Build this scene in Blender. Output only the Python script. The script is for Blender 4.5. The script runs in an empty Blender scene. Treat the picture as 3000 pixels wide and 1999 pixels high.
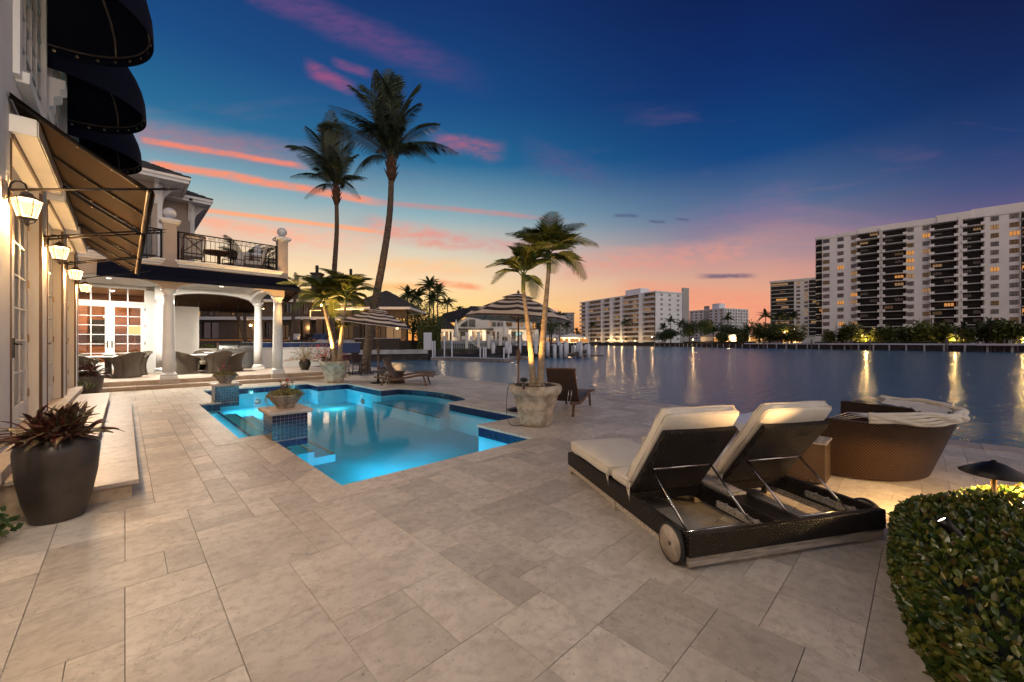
import bpy, bmesh, math, random
from math import sin, cos, pi, sqrt, radians, atan2
from mathutils import Vector, Matrix, noise
random.seed(11)
S, CC = .69690, .71718          # the terrace grid is turned 44 degrees from the view
def W(X, Y, z=0.0):             # metres right / ahead of the tripod -> world
    return Vector((CC * X + S * Y, -S * X + CC * Y, z))
scene = bpy.context.scene
col = scene.collection
# ---------------------------------------------------------------- camera
cd = bpy.data.cameras.new('camera'); cam = bpy.data.objects.new('camera', cd); col.objects.link(cam)
cd.sensor_width = 36; cd.lens = 14.004; cd.shift_y = 3.5 / 3000; cd.clip_end = 6000; cd.clip_start = .05
cam.location = (0, 0, 1.5); cam.rotation_euler = (radians(90), 0, -math.atan2(S, CC))
scene.camera = cam
scene.view_settings.view_transform = 'Standard'; scene.view_settings.look = 'None'
scene.view_settings.exposure = 0; scene.view_settings.gamma = 1
cy = scene.cycles
cy.use_denoising = True; cy.max_bounces = 7; cy.diffuse_bounces = 3; cy.glossy_bounces = 3
cy.transparent_max_bounces = 16; cy.transmission_bounces = 4; cy.caustics_reflective = False; cy.caustics_refractive = False
cy.sample_clamp_indirect = 3; cy.use_light_tree = True; cy.use_adaptive_sampling = True; cy.adaptive_threshold = .015
# ---------------------------------------------------------------- world
class NT:
    def __init__(s, tree): s.t = tree; s.n = tree.nodes; s.l = tree.links
    def node(s, typ, **kw):
        n = s.n.new(typ)
        for k, v in kw.items(): setattr(n, k, v)
        return n
    def inp(s, sock, v):
        if v is None: return
        if hasattr(v, 'is_output') or isinstance(v, bpy.types.NodeSocket): s.l.new(v, sock)
        else:
            if sock.type == 'RGBA' and not isinstance(v, (int, float)) and len(v) == 3: v = (*v, 1)
            if sock.type == 'VECTOR' and isinstance(v, (int, float)): v = (v, v, v)
            sock.default_value = v
    def m(s, op, a, b=None, c=None, clamp=False):
        n = s.node('ShaderNodeMath', operation=op, use_clamp=clamp)
        s.inp(n.inputs[0], a); s.inp(n.inputs[1], b); s.inp(n.inputs[2], c)
        return n.outputs[0]
    def vm(s, op, a, b=None, c=None):
        n = s.node('ShaderNodeVectorMath', operation=op)
        s.inp(n.inputs[0], a); s.inp(n.inputs[1], b)
        if c is not None: s.inp(n.inputs[3 if op == 'SCALE' else 2], c)
        return n.outputs['Value' if op in ('DOT_PRODUCT', 'LENGTH', 'DISTANCE') else 'Vector']
    def step(s, a, lo, hi, smooth=True):
        n = s.node('ShaderNodeMapRange', clamp=True)
        if smooth: n.interpolation_type = 'SMOOTHSTEP'
        s.inp(n.inputs[0], a); s.inp(n.inputs[1], lo); s.inp(n.inputs[2], hi)
        return n.outputs[0]
    def mix(s, f, a, b, mode='MIX'):
        n = s.node('ShaderNodeMix', data_type='RGBA', blend_type=mode)
        s.inp(n.inputs[0], f); s.inp(n.inputs[6], a); s.inp(n.inputs[7], b)
        return n.outputs[2]
    def ramp(s, f, stops, interp='LINEAR'):
        n = s.node('ShaderNodeValToRGB'); r = n.color_ramp; r.interpolation = interp
        while len(r.elements) < len(stops): r.elements.new(.5)
        for e, (p, c) in zip(r.elements, stops): e.position = p; e.color = (*c, 1) if len(c) == 3 else c
        s.inp(n.inputs[0], f); return n.outputs[0]
    def noise(s, vec, scale=1., detail=3., rough=.5, dist=0., col=False):
        n = s.node('ShaderNodeTexNoise'); s.inp(n.inputs['Vector'], vec)
        n.inputs['Scale'].default_value = scale; n.inputs['Detail'].default_value = detail
        n.inputs['Roughness'].default_value = rough; n.inputs['Distortion'].default_value = dist
        return n.outputs['Color' if col else 'Fac']
    def comb(s, x, y, z):
        n = s.node('ShaderNodeCombineXYZ'); s.inp(n.inputs[0], x); s.inp(n.inputs[1], y); s.inp(n.inputs[2], z); return n.outputs[0]
    def sep(s, v):
        n = s.node('ShaderNodeSeparateXYZ'); s.inp(n.inputs[0], v); return n.outputs
def lin(r, g, b):
    f = lambda c: (c / 255 / 12.92) if c / 255 <= .04045 else ((c / 255 + .055) / 1.055) ** 2.4
    return (f(r), f(g), f(b))
def build_world():
    w = bpy.data.worlds.new('World'); scene.world = w; w.use_nodes = True
    T = NT(w.node_tree); T.n.clear()
    out = T.node('ShaderNodeOutputWorld'); bg = T.node('ShaderNodeBackground'); bg2 = T.node('ShaderNodeBackground'); add = T.node('ShaderNodeAddShader')
    T.l.new(bg.outputs[0], add.inputs[0]); T.l.new(bg2.outputs[0], add.inputs[1]); T.l.new(add.outputs[0], out.inputs[0])
    sky = T.node('ShaderNodeTexSky', sky_type='NISHITA'); sky.sun_disc = False
    sky.sun_elevation = radians(2); sky.sun_rotation = radians(17)
    T.l.new(sky.outputs[0], bg2.inputs[0]); bg2.inputs[1].default_value = .008
    d = T.node('ShaderNodeTexCoord').outputs['Generated']
    x, y, z = T.sep(d)
    el = T.m('DIVIDE', T.m('ARCSINE', T.m('MAXIMUM', z, 0.)), pi / 2)          # 0 horizon .. 1 zenith
    F = W(0, 1); R = W(1, 0)
    sun = W(-.50, 1).normalized()
    hlen = T.m('SQRT', T.m('ADD', T.m('MULTIPLY', x, x), T.m('MULTIPLY', y, y)))
    ca = T.m('DIVIDE', T.vm('DOT_PRODUCT', d, tuple(sun)), T.m('MAXIMUM', hlen, 1e-4))
    az = T.m('MULTIPLY', T.m('ARCCOSINE', T.m('MINIMUM', ca, 1.)), 180 / pi)
    D = 90.
    # elevations in degrees -> colours, on the sunset side, to its right, further right, and opposite
    A = [(0, (250, 150, 78)), (2.2, (254, 180, 88)), (5, (255, 216, 140)), (8.6, (250, 218, 172)), (12.5, (216, 206, 184)), (17.5, (136, 172, 184)), (24, (26, 104, 148)), (31, (10, 72, 130)), (40, (8, 48, 108)), (90, (6, 24, 62))]
    B = [(0, (232, 142, 116)), (4.5, (244, 168, 128)), (8, (216, 160, 140)), (11.5, (158, 138, 150)), (16, (86, 110, 146)), (22, (8, 66, 126)), (30, (4, 42, 104)), (38, (4, 26, 82)), (90, (5, 20, 56))]
    Cc = [(0, (196, 128, 128)), (5, (170, 120, 134)), (10, (112, 94, 134)), (14, (62, 74, 122)), (18, (26, 56, 112)), (23, (10, 36, 90)), (30, (8, 20, 66)), (90, (5, 16, 48))]
    Dd = [(0, (238, 216, 204)), (6, (244, 224, 212)), (14, (242, 224, 214)), (30, (216, 206, 204)), (55, (120, 130, 156)), (90, (16, 34, 74))]
    def rp(st): return T.ramp(el, [(p / D, lin(*c)) for p, c in st], 'EASE' if False else 'LINEAR')
    sky1 = T.mix(T.step(az, 14., 58.), rp(A), rp(B))
    sky1 = T.mix(T.step(az, 56., 80.), sky1, rp(Cc))
    sky1 = T.mix(T.step(az, 84., 150.), sky1, T.vm('SCALE', rp(Dd), None, 1.32))
    # clouds in the half of the sky ahead, on straight flight lines
    fz = T.m('MAXIMUM', T.vm('DOT_PRODUCT', d, tuple(F)), .05)
    gx = T.m('DIVIDE', T.vm('DOT_PRODUCT', d, tuple(R)), fz); gy = T.m('DIVIDE', z, fz)
    ahead = T.step(T.vm('DOT_PRODUCT', d, tuple(F)), .15, .4)
    G = T.comb(gx, gy, 0.)
    n1 = T.noise(T.vm('MULTIPLY', G, (5., 16., 1.)), 1.2, 5, .6)
    n2 = T.noise(T.vm('MULTIPLY', G, (14., 40., 1.)), 1.6, 4, .6)
    n3 = T.noise(T.vm('MULTIPLY', G, (1.5, 9., 1.)), 1.3, 5, .55, .6)
    def gp(px, py): return ((px - 1500) / 1167, (1003 - py) / 1167)
    def streak(base, p, q, bend, w0, color, amt, wob=.012, ragged=.6, fin=.06, fout=.15):
        (x0, y0), (x1, y1) = gp(*p), gp(*q)
        t = T.m('DIVIDE', T.m('SUBTRACT', gx, x0), x1 - x0)
        yl = T.m('ADD', T.m('MULTIPLY_ADD', t, y1 - y0, y0), T.m('MULTIPLY', T.m('MULTIPLY', t, T.m('SUBTRACT', 1., t)), bend))
        yl = T.m('ADD', yl, T.m('MULTIPLY', T.m('SUBTRACT', n1, .5), wob))
        dd = T.m('ABSOLUTE', T.m('SUBTRACT', gy, yl))
        k = T.m('SUBTRACT', 1., T.step(dd, w0 * .15, w0))
        k = T.m('MULTIPLY', k, T.m('MULTIPLY', T.step(t, 0., fin), T.m('SUBTRACT', 1., T.step(t, 1 - fout, 1.))))
        rg = T.m('ADD', 1 - ragged, T.m('MULTIPLY', T.step(n2, .3, .62), ragged))
        return T.mix(T.m('MULTIPLY', T.m('MULTIPLY', k, rg), T.m('MULTIPLY', ahead, amt)), base, lin(*color))
    s = sky1
    # soft salmon bands low over the water
    band = T.m('MULTIPLY', T.step(n3, .48, .72), T.m('MULTIPLY', T.step(gy, .03, .1), T.m('SUBTRACT', 1., T.step(gy, .18, .40))))
    s = T.mix(T.m('MULTIPLY', T.m('MULTIPLY', band, ahead), .32), s, T.mix(T.step(gx, -.5, .5), lin(250, 172, 132), lin(240, 150, 126)))
    band2 = T.m('MULTIPLY', T.step(T.noise(T.vm('MULTIPLY', G, (1.1, 6., 1.)), 1.7, 4, .5, .8), .55, .75), T.m('MULTIPLY', T.step(gy, .12, .25), T.m('SUBTRACT', 1., T.step(gy, .45, .7))))
    s = T.mix(T.m('MULTIPLY', T.m('MULTIPLY', band2, ahead), .2), s, lin(176, 118, 140))
    s = streak(s, (380, 390), (1000, 470), .0, .05, (186, 112, 122), .45, .02, .5, .05, .5)
    s = streak(s, (400, 408), (920, 494), .006, .0115, (250, 132, 100), .85, .012, .5)
    s = streak(s, (420, 476), (1150, 602), .012, .0155, (255, 142, 100), .95, .014, .45)
    s = streak(s, (1080, 592), (1720, 655), .012, .010, (206, 132, 126), .6, .006, .4, .1, .4)
    s = streak(s, (560, 612), (1160, 686), .004, .009, (255, 164, 116), .95, .004, .2)
    s = streak(s, (560, 640), (1000, 716), .0, .02, (252, 170, 136), .8, .01, .6, .1, .4)
    s = streak(s, (540, 662), (1200, 728), .0, .05, (246, 178, 152), .6, .02, .6, .1, .4)
    s = streak(s, (1050, 655), (1420, 722), -.01, .038, (238, 146, 128), .7, .03, .7, .2, .5)
    s = streak(s, (1180, 690), (1760, 752), .0, .03, (222, 138, 134), .5, .02, .7, .2, .4)
    s = streak(s, (700, -60), (1480, 262), -.03, .062, (120, 76, 132), .48, .03, .5, .05, .5)
    s = streak(s, (880, 190), (1060, 268), .0, .03, (190, 84, 122), .5, .03, .5, .3, .4)
    s = streak(s, (960, 176), (1110, 222), .0, .018, (150, 80, 130), .5, .03, .5, .3, .4)
    s = streak(s, (1240, 400), (1500, 440), -.02, .034, (204, 98, 118), .5, .06, .7, .35, .4)
    s = streak(s, (1500, 420), (1860, 560), .0, .05, (96, 84, 136), .35, .03, .6, .3, .5)
    s = streak(s, (1250, 826), (1430, 846), .0, .013, (246, 140, 96), .8, .01, .5, .3, .3)
    s = streak(s, (1020, 770), (1500, 790), .0, .03, (255, 196, 140), .6, .02, .6, .3, .4)
    s = streak(s, (1030, 835), (1330, 850), .0, .018, (250, 170, 96), .7, .01, .6, .3, .4)
    s = streak(s, (1560, 800), (2320, 730), .02, .05, (232, 152, 134), .6, .03, .6, .2, .3)
    s = streak(s, (1780, 850), (2300, 905), .0, .05, (240, 146, 122), .65, .03, .5, .2, .1)
    s = streak(s, (1900, 700), (2420, 560), .0, .07, (140, 108, 150), .3, .04, .5, .3, .3)
    s = streak(s, (2030, 810), (2230, 812), .006, .0095, (98, 84, 116), .85, .014, .6, .25, .3)
    s = streak(s, (1790, 630), (1880, 634), .006, .007, (74, 86, 124), .8, .012, .6, .3, .3)
    s = streak(s, (1890, 648), (1960, 652), .0, .006, (80, 88, 124), .8, .01, .6, .3, .3)
    s = streak(s, (1970, 642), (2026, 645), .0, .005, (84, 88, 124), .7, .01, .6, .3, .3)
    T.l.new(s, bg.inputs[0]); bg.inputs[1].default_value = 1.0
build_world()
sl = bpy.data.lights.new('sun', 'SUN'); sl.energy = .35; sl.angle = radians(14); sl.color = (1, .62, .38)
so = bpy.data.objects.new('sun', sl); col.objects.link(so)
_d = -(W(-.50, 1).normalized() + Vector((0, 0, .06))); so.rotation_euler = _d.to_track_quat('-Z', 'Y').to_euler()
# ---------------------------------------------------------------- helpers
class MB:
    def __init__(s): s.v = []; s.f = []; s.mi = []; s.k = 0; s.sm = []; s.smooth = False
    def add(s, vs, fs, M=None):
        o = len(s.v)
        if M is not None: vs = [M @ Vector(p) for p in vs]
        s.v += [tuple(p) for p in vs]; s.f += [tuple(i + o for i in f) for f in fs]
        s.mi += [s.k] * len(fs); s.sm += [s.smooth] * len(fs); return s
    def box(s, x0, x1, y0, y1, z0, z1, M=None):
        v = [(x0, y0, z0), (x1, y0, z0), (x1, y1, z0), (x0, y1, z0), (x0, y0, z1), (x1, y0, z1), (x1, y1, z1), (x0, y1, z1)]
        return s.add(v, [(0, 3, 2, 1), (4, 5, 6, 7), (0, 1, 5, 4), (1, 2, 6, 5), (2, 3, 7, 6), (3, 0, 4, 7)], M)
    def cbox(s, x0, x1, y0, y1, z0, z1, b=.004, M=None):      # box with chamfered top edges
        v = [(x0, y0, z0), (x1, y0, z0), (x1, y1, z0), (x0, y1, z0), (x0, y0, z1 - b), (x1, y0, z1 - b), (x1, y1, z1 - b), (x0, y1, z1 - b),
             (x0 + b, y0 + b, z1), (x1 - b, y0 + b, z1), (x1 - b, y1 - b, z1), (x0 + b, y1 - b, z1)]
        return s.add(v, [(0, 3, 2, 1), (8, 9, 10, 11), (0, 1, 5, 4), (1, 2, 6, 5), (2, 3, 7, 6), (3, 0, 4, 7), (4, 5, 9, 8), (5, 6, 10, 9), (6, 7, 11, 10), (7, 4, 8, 11)], M)
    def tube(s, pts, r, n=8, cap=True, flat=1.0):
        pts = [Vector(p) for p in pts]
        rr = r if isinstance(r, (list, tuple)) else [r] * len(pts)
        vs = []; prev = None
        for i, p in enumerate(pts):
            t = (pts[min(i + 1, len(pts) - 1)] - pts[max(i - 1, 0)]).normalized()
            if prev is None:
                a = Vector((0, 0, 1)) if abs(t.z) < .9 else Vector((1, 0, 0))
                nx = t.cross(a).normalized()
            else: nx = (prev - t * prev.dot(t)).normalized()
            prev = nx; ny = t.cross(nx)
            for k in range(n):
                a = 2 * pi * k / n; vs.append(p + (nx * cos(a) + ny * sin(a) * flat) * rr[i])
        fs = [(i * n + k, i * n + (k + 1) % n, (i + 1) * n + (k + 1) % n, (i + 1) * n + k) for i in range(len(pts) - 1) for k in range(n)]
        if cap: fs += [tuple(range(n - 1, -1, -1)), tuple((len(pts) - 1) * n + k for k in range(n))]
        sm = s.smooth; s.smooth = n > 4; s.add(vs, fs); s.smooth = sm; return s
    def lathe(s, prof, n=24, c=(0, 0, 0), cap=True, a0=0, a1=2 * pi, rad=None, smooth=True):
        full = abs(a1 - a0 - 2 * pi) < 1e-6; m = n if full else n + 1; vs = []
        for j, (r, z) in enumerate(prof):
            for k in range(m):
                a = a0 + (a1 - a0) * k / n; q = r * (rad(a, j) if rad else 1)
                vs.append((c[0] + q * cos(a), c[1] + q * sin(a), c[2] + z))
        fs = [(i * m + k, i * m + (k + 1) % m, (i + 1) * m + (k + 1) % m, (i + 1) * m + k) for i in range(len(prof) - 1) for k in range(n)]
        if cap and full: fs += [tuple(range(m - 1, -1, -1)), tuple((len(prof) - 1) * m + k for k in range(m))]
        sm = s.smooth; s.smooth = smooth; s.add(vs, fs); s.smooth = sm; return s
    def prism(s, poly, z0, z1, M=None, bottom=True):
        n = len(poly); vs = [(x, y, z0) for x, y in poly] + [(x, y, z1) for x, y in poly]
        fs = [(k, (k + 1) % n, n + (k + 1) % n, n + k) for k in range(n)] + [tuple(n + k for k in range(n))]
        if bottom: fs.append(tuple(range(n - 1, -1, -1)))
        return s.add(vs, fs, M)
    def extr(s, prof, y0, y1, M=None):                      # profile in x,z swept along y
        n = len(prof); vs = [(x, y0, z) for x, z in prof] + [(x, y1, z) for x, z in prof]
        return s.add(vs, [(k, (k + 1) % n, n + (k + 1) % n, n + k) for k in range(n)] + [tuple(range(n - 1, -1, -1)), tuple(n + k for k in range(n))], M)
    def grid(s, fn, nu, nv, M=None):
        vs = [fn(i / nu, j / nv) for i in range(nu + 1) for j in range(nv + 1)]
        fs = [(i * (nv + 1) + j, (i + 1) * (nv + 1) + j, (i + 1) * (nv + 1) + j + 1, i * (nv + 1) + j + 1) for i in range(nu) for j in range(nv)]
        sm = s.smooth; s.smooth = True; s.add(vs, fs, M); s.smooth = sm; return s
    def sphere(s, c, r, n=12, m=8, sc=(1, 1, 1)):
        prof = [(r * sin(pi * j / m), -r * cos(pi * j / m)) for j in range(m + 1)]
        prof[0] = (1e-4, -r); prof[-1] = (1e-4, r)
        vs = [(c[0] + q * cos(2 * pi * k / n) * sc[0], c[1] + q * sin(2 * pi * k / n) * sc[1], c[2] + z * sc[2]) for q, z in prof for k in range(n)]
        sm = s.smooth; s.smooth = True
        s.add(vs, [(i * n + k, i * n + (k + 1) % n, (i + 1) * n + (k + 1) % n, (i + 1) * n + k) for i in range(m) for k in range(n)]); s.smooth = sm; return s
    def mesh(s, name, mats):
        me = bpy.data.meshes.new(name); me.from_pydata(s.v, [], s.f)
        for m in (mats if isinstance(mats, (list, tuple)) else [mats]): me.materials.append(m)
        me.polygons.foreach_set('material_index', s.mi); me.polygons.foreach_set('use_smooth', s.sm); me.update(); return me
    def build(s, name, mats, parent=None, loc=(0, 0, 0), rz=0, kind=None, label=None):
        return place(s.mesh(name, mats), name, parent, loc, rz, kind, label)
def place(me, name, parent=None, loc=(0, 0, 0), rz=0, kind=None, label=None, rot=None, sc=None):
    o = bpy.data.objects.new(name, me); col.objects.link(o); o.location = loc
    o.rotation_euler = rot if rot is not None else (0, 0, rz)
    if sc is not None: o.scale = sc if hasattr(sc, '__len__') else (sc, sc, sc)
    if parent: o.parent = parent
    if kind: o['kind'] = kind
    if label: o['label'] = label
    return o
def tag(o, label, cat, group=None, kind=None):
    o['label'] = label; o['category'] = cat
    if group: o['group'] = group
    if kind: o['kind'] = kind
    return o
def thing(name, label, cat, loc=(0, 0, 0), rz=0, group=None):
    o = bpy.data.objects.new(name, None); col.objects.link(o); o.empty_display_size = .2
    o.location = loc; o.rotation_euler = (0, 0, rz); return tag(o, label, cat, group)
def dup(root, loc, rz=None, label=None, sc=None):
    r = root.copy(); col.objects.link(r); r.location = loc
    if rz is not None: r.rotation_euler = (0, 0, rz)
    if label: r['label'] = label
    if sc: r.scale = (sc, sc, sc)
    for ch in list(root.children):
        c = ch.copy(); col.objects.link(c); c.parent = r
        for g in list(ch.children):
            d = g.copy(); col.objects.link(d); d.parent = c
    return r
def light(typ, name, parent, loc, power, color, size=.05, rot=None, spot=None):
    l = bpy.data.lights.new(name, typ); l.energy = power; l.color = color
    if typ in ('POINT', 'SPOT'): l.shadow_soft_size = size
    if typ == 'AREA': l.size = size
    if typ == 'SPOT': l.spot_size = spot or radians(100); l.spot_blend = .6
    o = bpy.data.objects.new(name, l); col.objects.link(o); o.location = loc
    if rot: o.rotation_euler = rot
    if parent: o.parent = parent
    return o
def bez(p0, p1, p2, n):
    p0, p1, p2 = Vector(p0), Vector(p1), Vector(p2)
    return [(1 - t) ** 2 * p0 + 2 * t * (1 - t) * p1 + t * t * p2 for t in (i / n for i in range(n + 1))]
ORD = 'rightmost,second,third,fourth,fifth,sixth,seventh,eighth,ninth,tenth,eleventh,twelfth,thirteenth,fourteenth,fifteenth,sixteenth,seventeenth,eighteenth,nineteenth,twentieth'.split(',')
def ordn(k, n):           # which one of a row, counted from the nearer end of the picture
    if k == 0: return 'rightmost'
    if k == n - 1: return 'leftmost'
    return ORD[k] + ' from the right' if k < n / 2 else ORD[n - 1 - k] + ' from the left'
WARM = (1, .68, .36); WHITE = (1, .9, .74)
# ---------------------------------------------------------------- materials
def mk(name):
    m = bpy.data.materials.new(name); m.use_nodes = True; T = NT(m.node_tree)
    b = T.n['Principled BSDF']; return m, T, b
def simple(name, c, rough=.6, metal=0, var=.12, scale=6., bump=.0, bscale=None, c2=None, spec=.5, stretch=None, coords='Object', coat=0):
    m, T, b = mk(name); tc = T.node('ShaderNodeTexCoord').outputs[coords]
    if stretch: tc = T.vm('MULTIPLY', tc, stretch)
    n = T.noise(tc, scale, 5, .6)
    c2 = c2 or tuple(min(1, q * (1 - var * 2)) for q in c); c1 = tuple(min(1, q * (1 + var)) for q in c)
    T.l.new(T.mix(T.step(n, .3, .7), c2, c1), b.inputs['Base Color'])
    b.inputs['Metallic'].default_value = metal; b.inputs['Specular IOR Level'].default_value = spec
    rn = T.m('MULTIPLY_ADD', n, .25, rough - .12, clamp=True); T.l.new(rn, b.inputs['Roughness'])
    b.inputs['Coat Weight'].default_value = coat
    if bump:
        bp = T.node('ShaderNodeBump'); bp.inputs['Strength'].default_value = bump; bp.inputs['Distance'].default_value = .02
        T.l.new(T.noise(tc, bscale or scale * 4, 4, .6), bp.inputs['Height']); T.l.new(bp.outputs[0], b.inputs['Normal'])
    return m
def stone_mat(name, ca, cb, cc, rough=.55, sc=1., jitter=.16, bump=.15):
    m, T, b = mk(name)
    geo = T.node('ShaderNodeNewGeometry'); oi = T.node('ShaderNodeObjectInfo')
    rnd = T.m('FRACT', T.m('ADD', geo.outputs['Random Per Island'], oi.outputs['Random']))
    off = T.vm('SCALE', T.comb(rnd, T.m('MULTIPLY', rnd, 3.7), 0.), None, 9.)
    p = T.vm('ADD', geo.outputs['Position'], off)
    st = T.vm('MULTIPLY', p, (1., 1.7, 1.))
    n1 = T.noise(st, 1.3 * sc, 6, .62, 1.2); n2 = T.noise(p, 14 * sc, 4, .6)
    n3 = T.noise(p, 2.1 * sc, 5, .7, 2.)
    c = T.mix(T.step(n1, .33, .68), ca, cb)
    c = T.mix(T.m('MULTIPLY', T.step(n2, .42, .72), .5), c, cc)
    c = T.mix(T.m('MULTIPLY', T.step(T.noise(p, 5. * sc, 5, .7, .8), .52, .66), .38), c, cc)
    vein = T.m('SUBTRACT', 1., T.step(T.m('ABSOLUTE', T.m('SUBTRACT', n3, .5)), .0, .012))
    vmask = T.step(T.noise(p, 1.1 * sc, 2, .5), .5, .62)
    c = T.mix(T.m('MULTIPLY', T.m('MULTIPLY', vein, vmask), .4), c, tuple(q * .45 for q in cc))
    pit = T.step(T.noise(p, 42 * sc, 2, .5), .67, .73)
    c = T.mix(T.m('MULTIPLY', pit, .55), c, tuple(q * .4 for q in cc))
    c = T.mix(1., c, T.comb(*[T.m('MULTIPLY_ADD', rnd, jitter * 2, 1 - jitter)] * 3), 'MULTIPLY')
    T.l.new(c, b.inputs['Base Color'])
    T.l.new(T.m('MULTIPLY_ADD', n2, .3, rough - .15), b.inputs['Roughness'])
    bp = T.node('ShaderNodeBump'); bp.inputs['Strength'].default_value = bump; bp.inputs['Distance'].default_value = .004
    T.l.new(T.m('SUBTRACT', T.m('MULTIPLY_ADD', n2, .6, T.m('MULTIPLY', n1, .5)), pit), bp.inputs['Height']); T.l.new(bp.outputs[0], b.inputs['Normal'])
    return m
M = {}
M['paver'] = stone_mat('travertine_paver', (.70, .615, .51), (.57, .49, .40), (.40, .32, .245), .46, jitter=.17, bump=.5)
M['coping'] = stone_mat('coping_stone', (.56, .46, .38), (.47, .38, .31), (.36, .28, .22), .42, jitter=.06)
M['riser'] = stone_mat('riser_stone', (.50, .38, .26), (.42, .31, .20), (.30, .21, .13), .6, jitter=.06)
M['grout'] = simple('grout', (.17, .13, .10), .9)
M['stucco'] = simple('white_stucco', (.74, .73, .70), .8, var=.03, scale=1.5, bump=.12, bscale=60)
M['trim'] = simple('white_trim', (.80, .79, .76), .45, var=.03, scale=2)
M['gloss_trim'] = simple('glossy_white_trim', (.80, .78, .74), .16, var=.03, scale=3)
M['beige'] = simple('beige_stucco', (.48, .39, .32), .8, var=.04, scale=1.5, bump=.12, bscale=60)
M['jamb'] = simple('jamb_panel', (.70, .64, .56), .4, var=.06, scale=2, stretch=(1, 1, .3))
M['bronze'] = simple('bronze_track', (.10, .055, .03), .4, .5)
M['iron'] = simple('black_iron', (.018, .014, .012), .42, .5, bump=.1)
M['lantern'] = simple('lantern_metal', (.16, .12, .10), .45, .6, var=.2)
M['canvas'] = simple('black_canvas', (.005, .007, .020), .85, var=.2, scale=30, bump=.2, bscale=300, spec=.15)
M['canvas_u'] = simple('brown_canvas', (.036, .0175, .006), .85, var=.12, scale=3, bump=.15, bscale=300, spec=.15)
M['grommet'] = simple('brass_grommet', (.8, .62, .38), .3, 1)
M['steel'] = simple('brushed_steel', (.26, .26, .26), .34, 1, var=.06, scale=3, stretch=(1, 1, 30))
M['chrome'] = simple('polished_tube', (.72, .66, .6), .18, 1)
M['brass'] = simple('brass_hinge', (.35, .22, .1), .35, 1)
M['cushion'] = simple('cream_cushion', (.78, .70, .58), .9, var=.03, scale=3, bump=.45, bscale=9)
M['lining'] = simple('parasol_lining', (.52, .44, .36), .9)
M['strap'] = simple('cream_strap', (.7, .6, .48), .9)
M['white_cushion'] = simple('white_cushion', (.72, .74, .78), .9, var=.03, bump=.2, bscale=4)
M['greywood'] = simple('weathered_teak', (.50, .42, .34), .8, var=.25, scale=4, stretch=(1, 14, 14), bump=.4, bscale=12)
M['greywood2'] = simple('weathered_teak_disc', (.46, .38, .30), .8, var=.22, scale=4, stretch=(2, 2, 22), bump=.4, bscale=10)
M['teak'] = simple('brown_teak', (.16, .075, .035), .55, var=.2, scale=5)
M['rubber'] = simple('black_rubber', (.015, .014, .013), .55)
M['pot_dark'] = simple('charcoal_glazed_pot', (.055, .042, .034), .42, var=.25, scale=3, bump=.08, bscale=8)
M['pot_green'] = simple('dark_glazed_pot', (.02, .018, .01), .15)
M['concrete'] = simple('cast_stone', (.50, .41, .31), .9, var=.28, scale=6, bump=.8, bscale=24, c2=(.30, .23, .165))
M['bowl'] = simple('aged_concrete_bowl', (.32, .27, .22), .9, var=.3, scale=8, bump=.6, bscale=30, c2=(.10, .085, .07))
M['pebble'] = simple('dark_pebble', (.10, .07, .05), .6, var=.4, scale=9)
M['pebble_g'] = simple('grey_pebble', (.13, .13, .14), .6, var=.4, scale=9)
M['soil'] = simple('soil', (.05, .035, .025), .95, bump=.8)
M['grass'] = simple('lawn', (.045, .08, .025), .95, bump=.8, scale=3)
M['seawall'] = simple('seawall_concrete', (.42, .41, .40), .85, var=.15, scale=.8, bump=.3)
M['seawall_dark'] = simple('wet_seawall', (.045, .035, .03), .7, var=.4, scale=1.4, bump=.5, bscale=6)
M['dockwood'] = simple('dock_timber', (.30, .24, .19), .85, var=.25, scale=3, stretch=(1, 8, 1))
M['dockgrey'] = simple('grey_painted_timber', (.40, .42, .46), .7, var=.1)
M['pile'] = simple('pile_timber', (.16, .13, .11), .9, var=.3, scale=4)
M['pile_cap'] = simple('white_pile_sleeve', (.66, .67, .7), .6, var=.08)
M['black'] = simple('matt_black', (.01, .01, .01), .6)
M['roof'] = simple('dark_roof_tile', (.055, .05, .05), .75, var=.3, scale=3)
M['housewhite'] = simple('white_render', (.72, .69, .64), .8, var=.04, scale=.6)
M['condo'] = simple('condo_white', (.86, .82, .74), .8, var=.04, scale=.15)
M['condo2'] = simple('tower_white', (.84, .86, .88), .8, var=.04, scale=.15)
M['condogrey'] = simple('tower_grey_panel', (.42, .41, .39), .8, var=.04, scale=.15)
M['recess_shade'] = simple('balcony_shade', (.030, .024, .02), .7, var=.35, scale=.35)  # near black: the shade inside the balcony bays is put into the colour
M['rail_dark'] = simple('dark_rail', (.012, .010, .009), .7, spec=.2)
M['rail_white'] = simple('white_rail', (.62, .63, .64), .6)
M['blue'] = simple('navy_panel', (.006, .03, .12), .4, var=.1)
M['bark'] = simple('palm_bark', (.13, .09, .06), .9, var=.35, scale=5, stretch=(1, 1, 6), bump=.7, bscale=9)
M['bark2'] = simple('slim_palm_bark', (.34, .25, .16), .8, var=.2, scale=4, stretch=(1, 1, 5), bump=.3, bscale=9)
M['boot'] = simple('palm_boot', (.09, .04, .018), .9, var=.4, scale=8)
M['leafdark'] = simple('coconut_leaf', (.035, .055, .022), .5, var=.4, scale=1.5)
M['frond'] = simple('areca_leaf', (.12, .12, .02), .45, var=.35, scale=3, c2=(.045, .075, .015))
M['leaf'] = simple('shrub_leaf', (.05, .085, .02), .45, var=.4, scale=2)
M['leaf2'] = simple('tree_leaf', (.045, .075, .024), .6, var=.4, scale=1)
M['hedge'] = simple('hedge_leaf', (.085, .10, .015), .3, var=.45, scale=9, c2=(.02, .038, .008))
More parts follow.
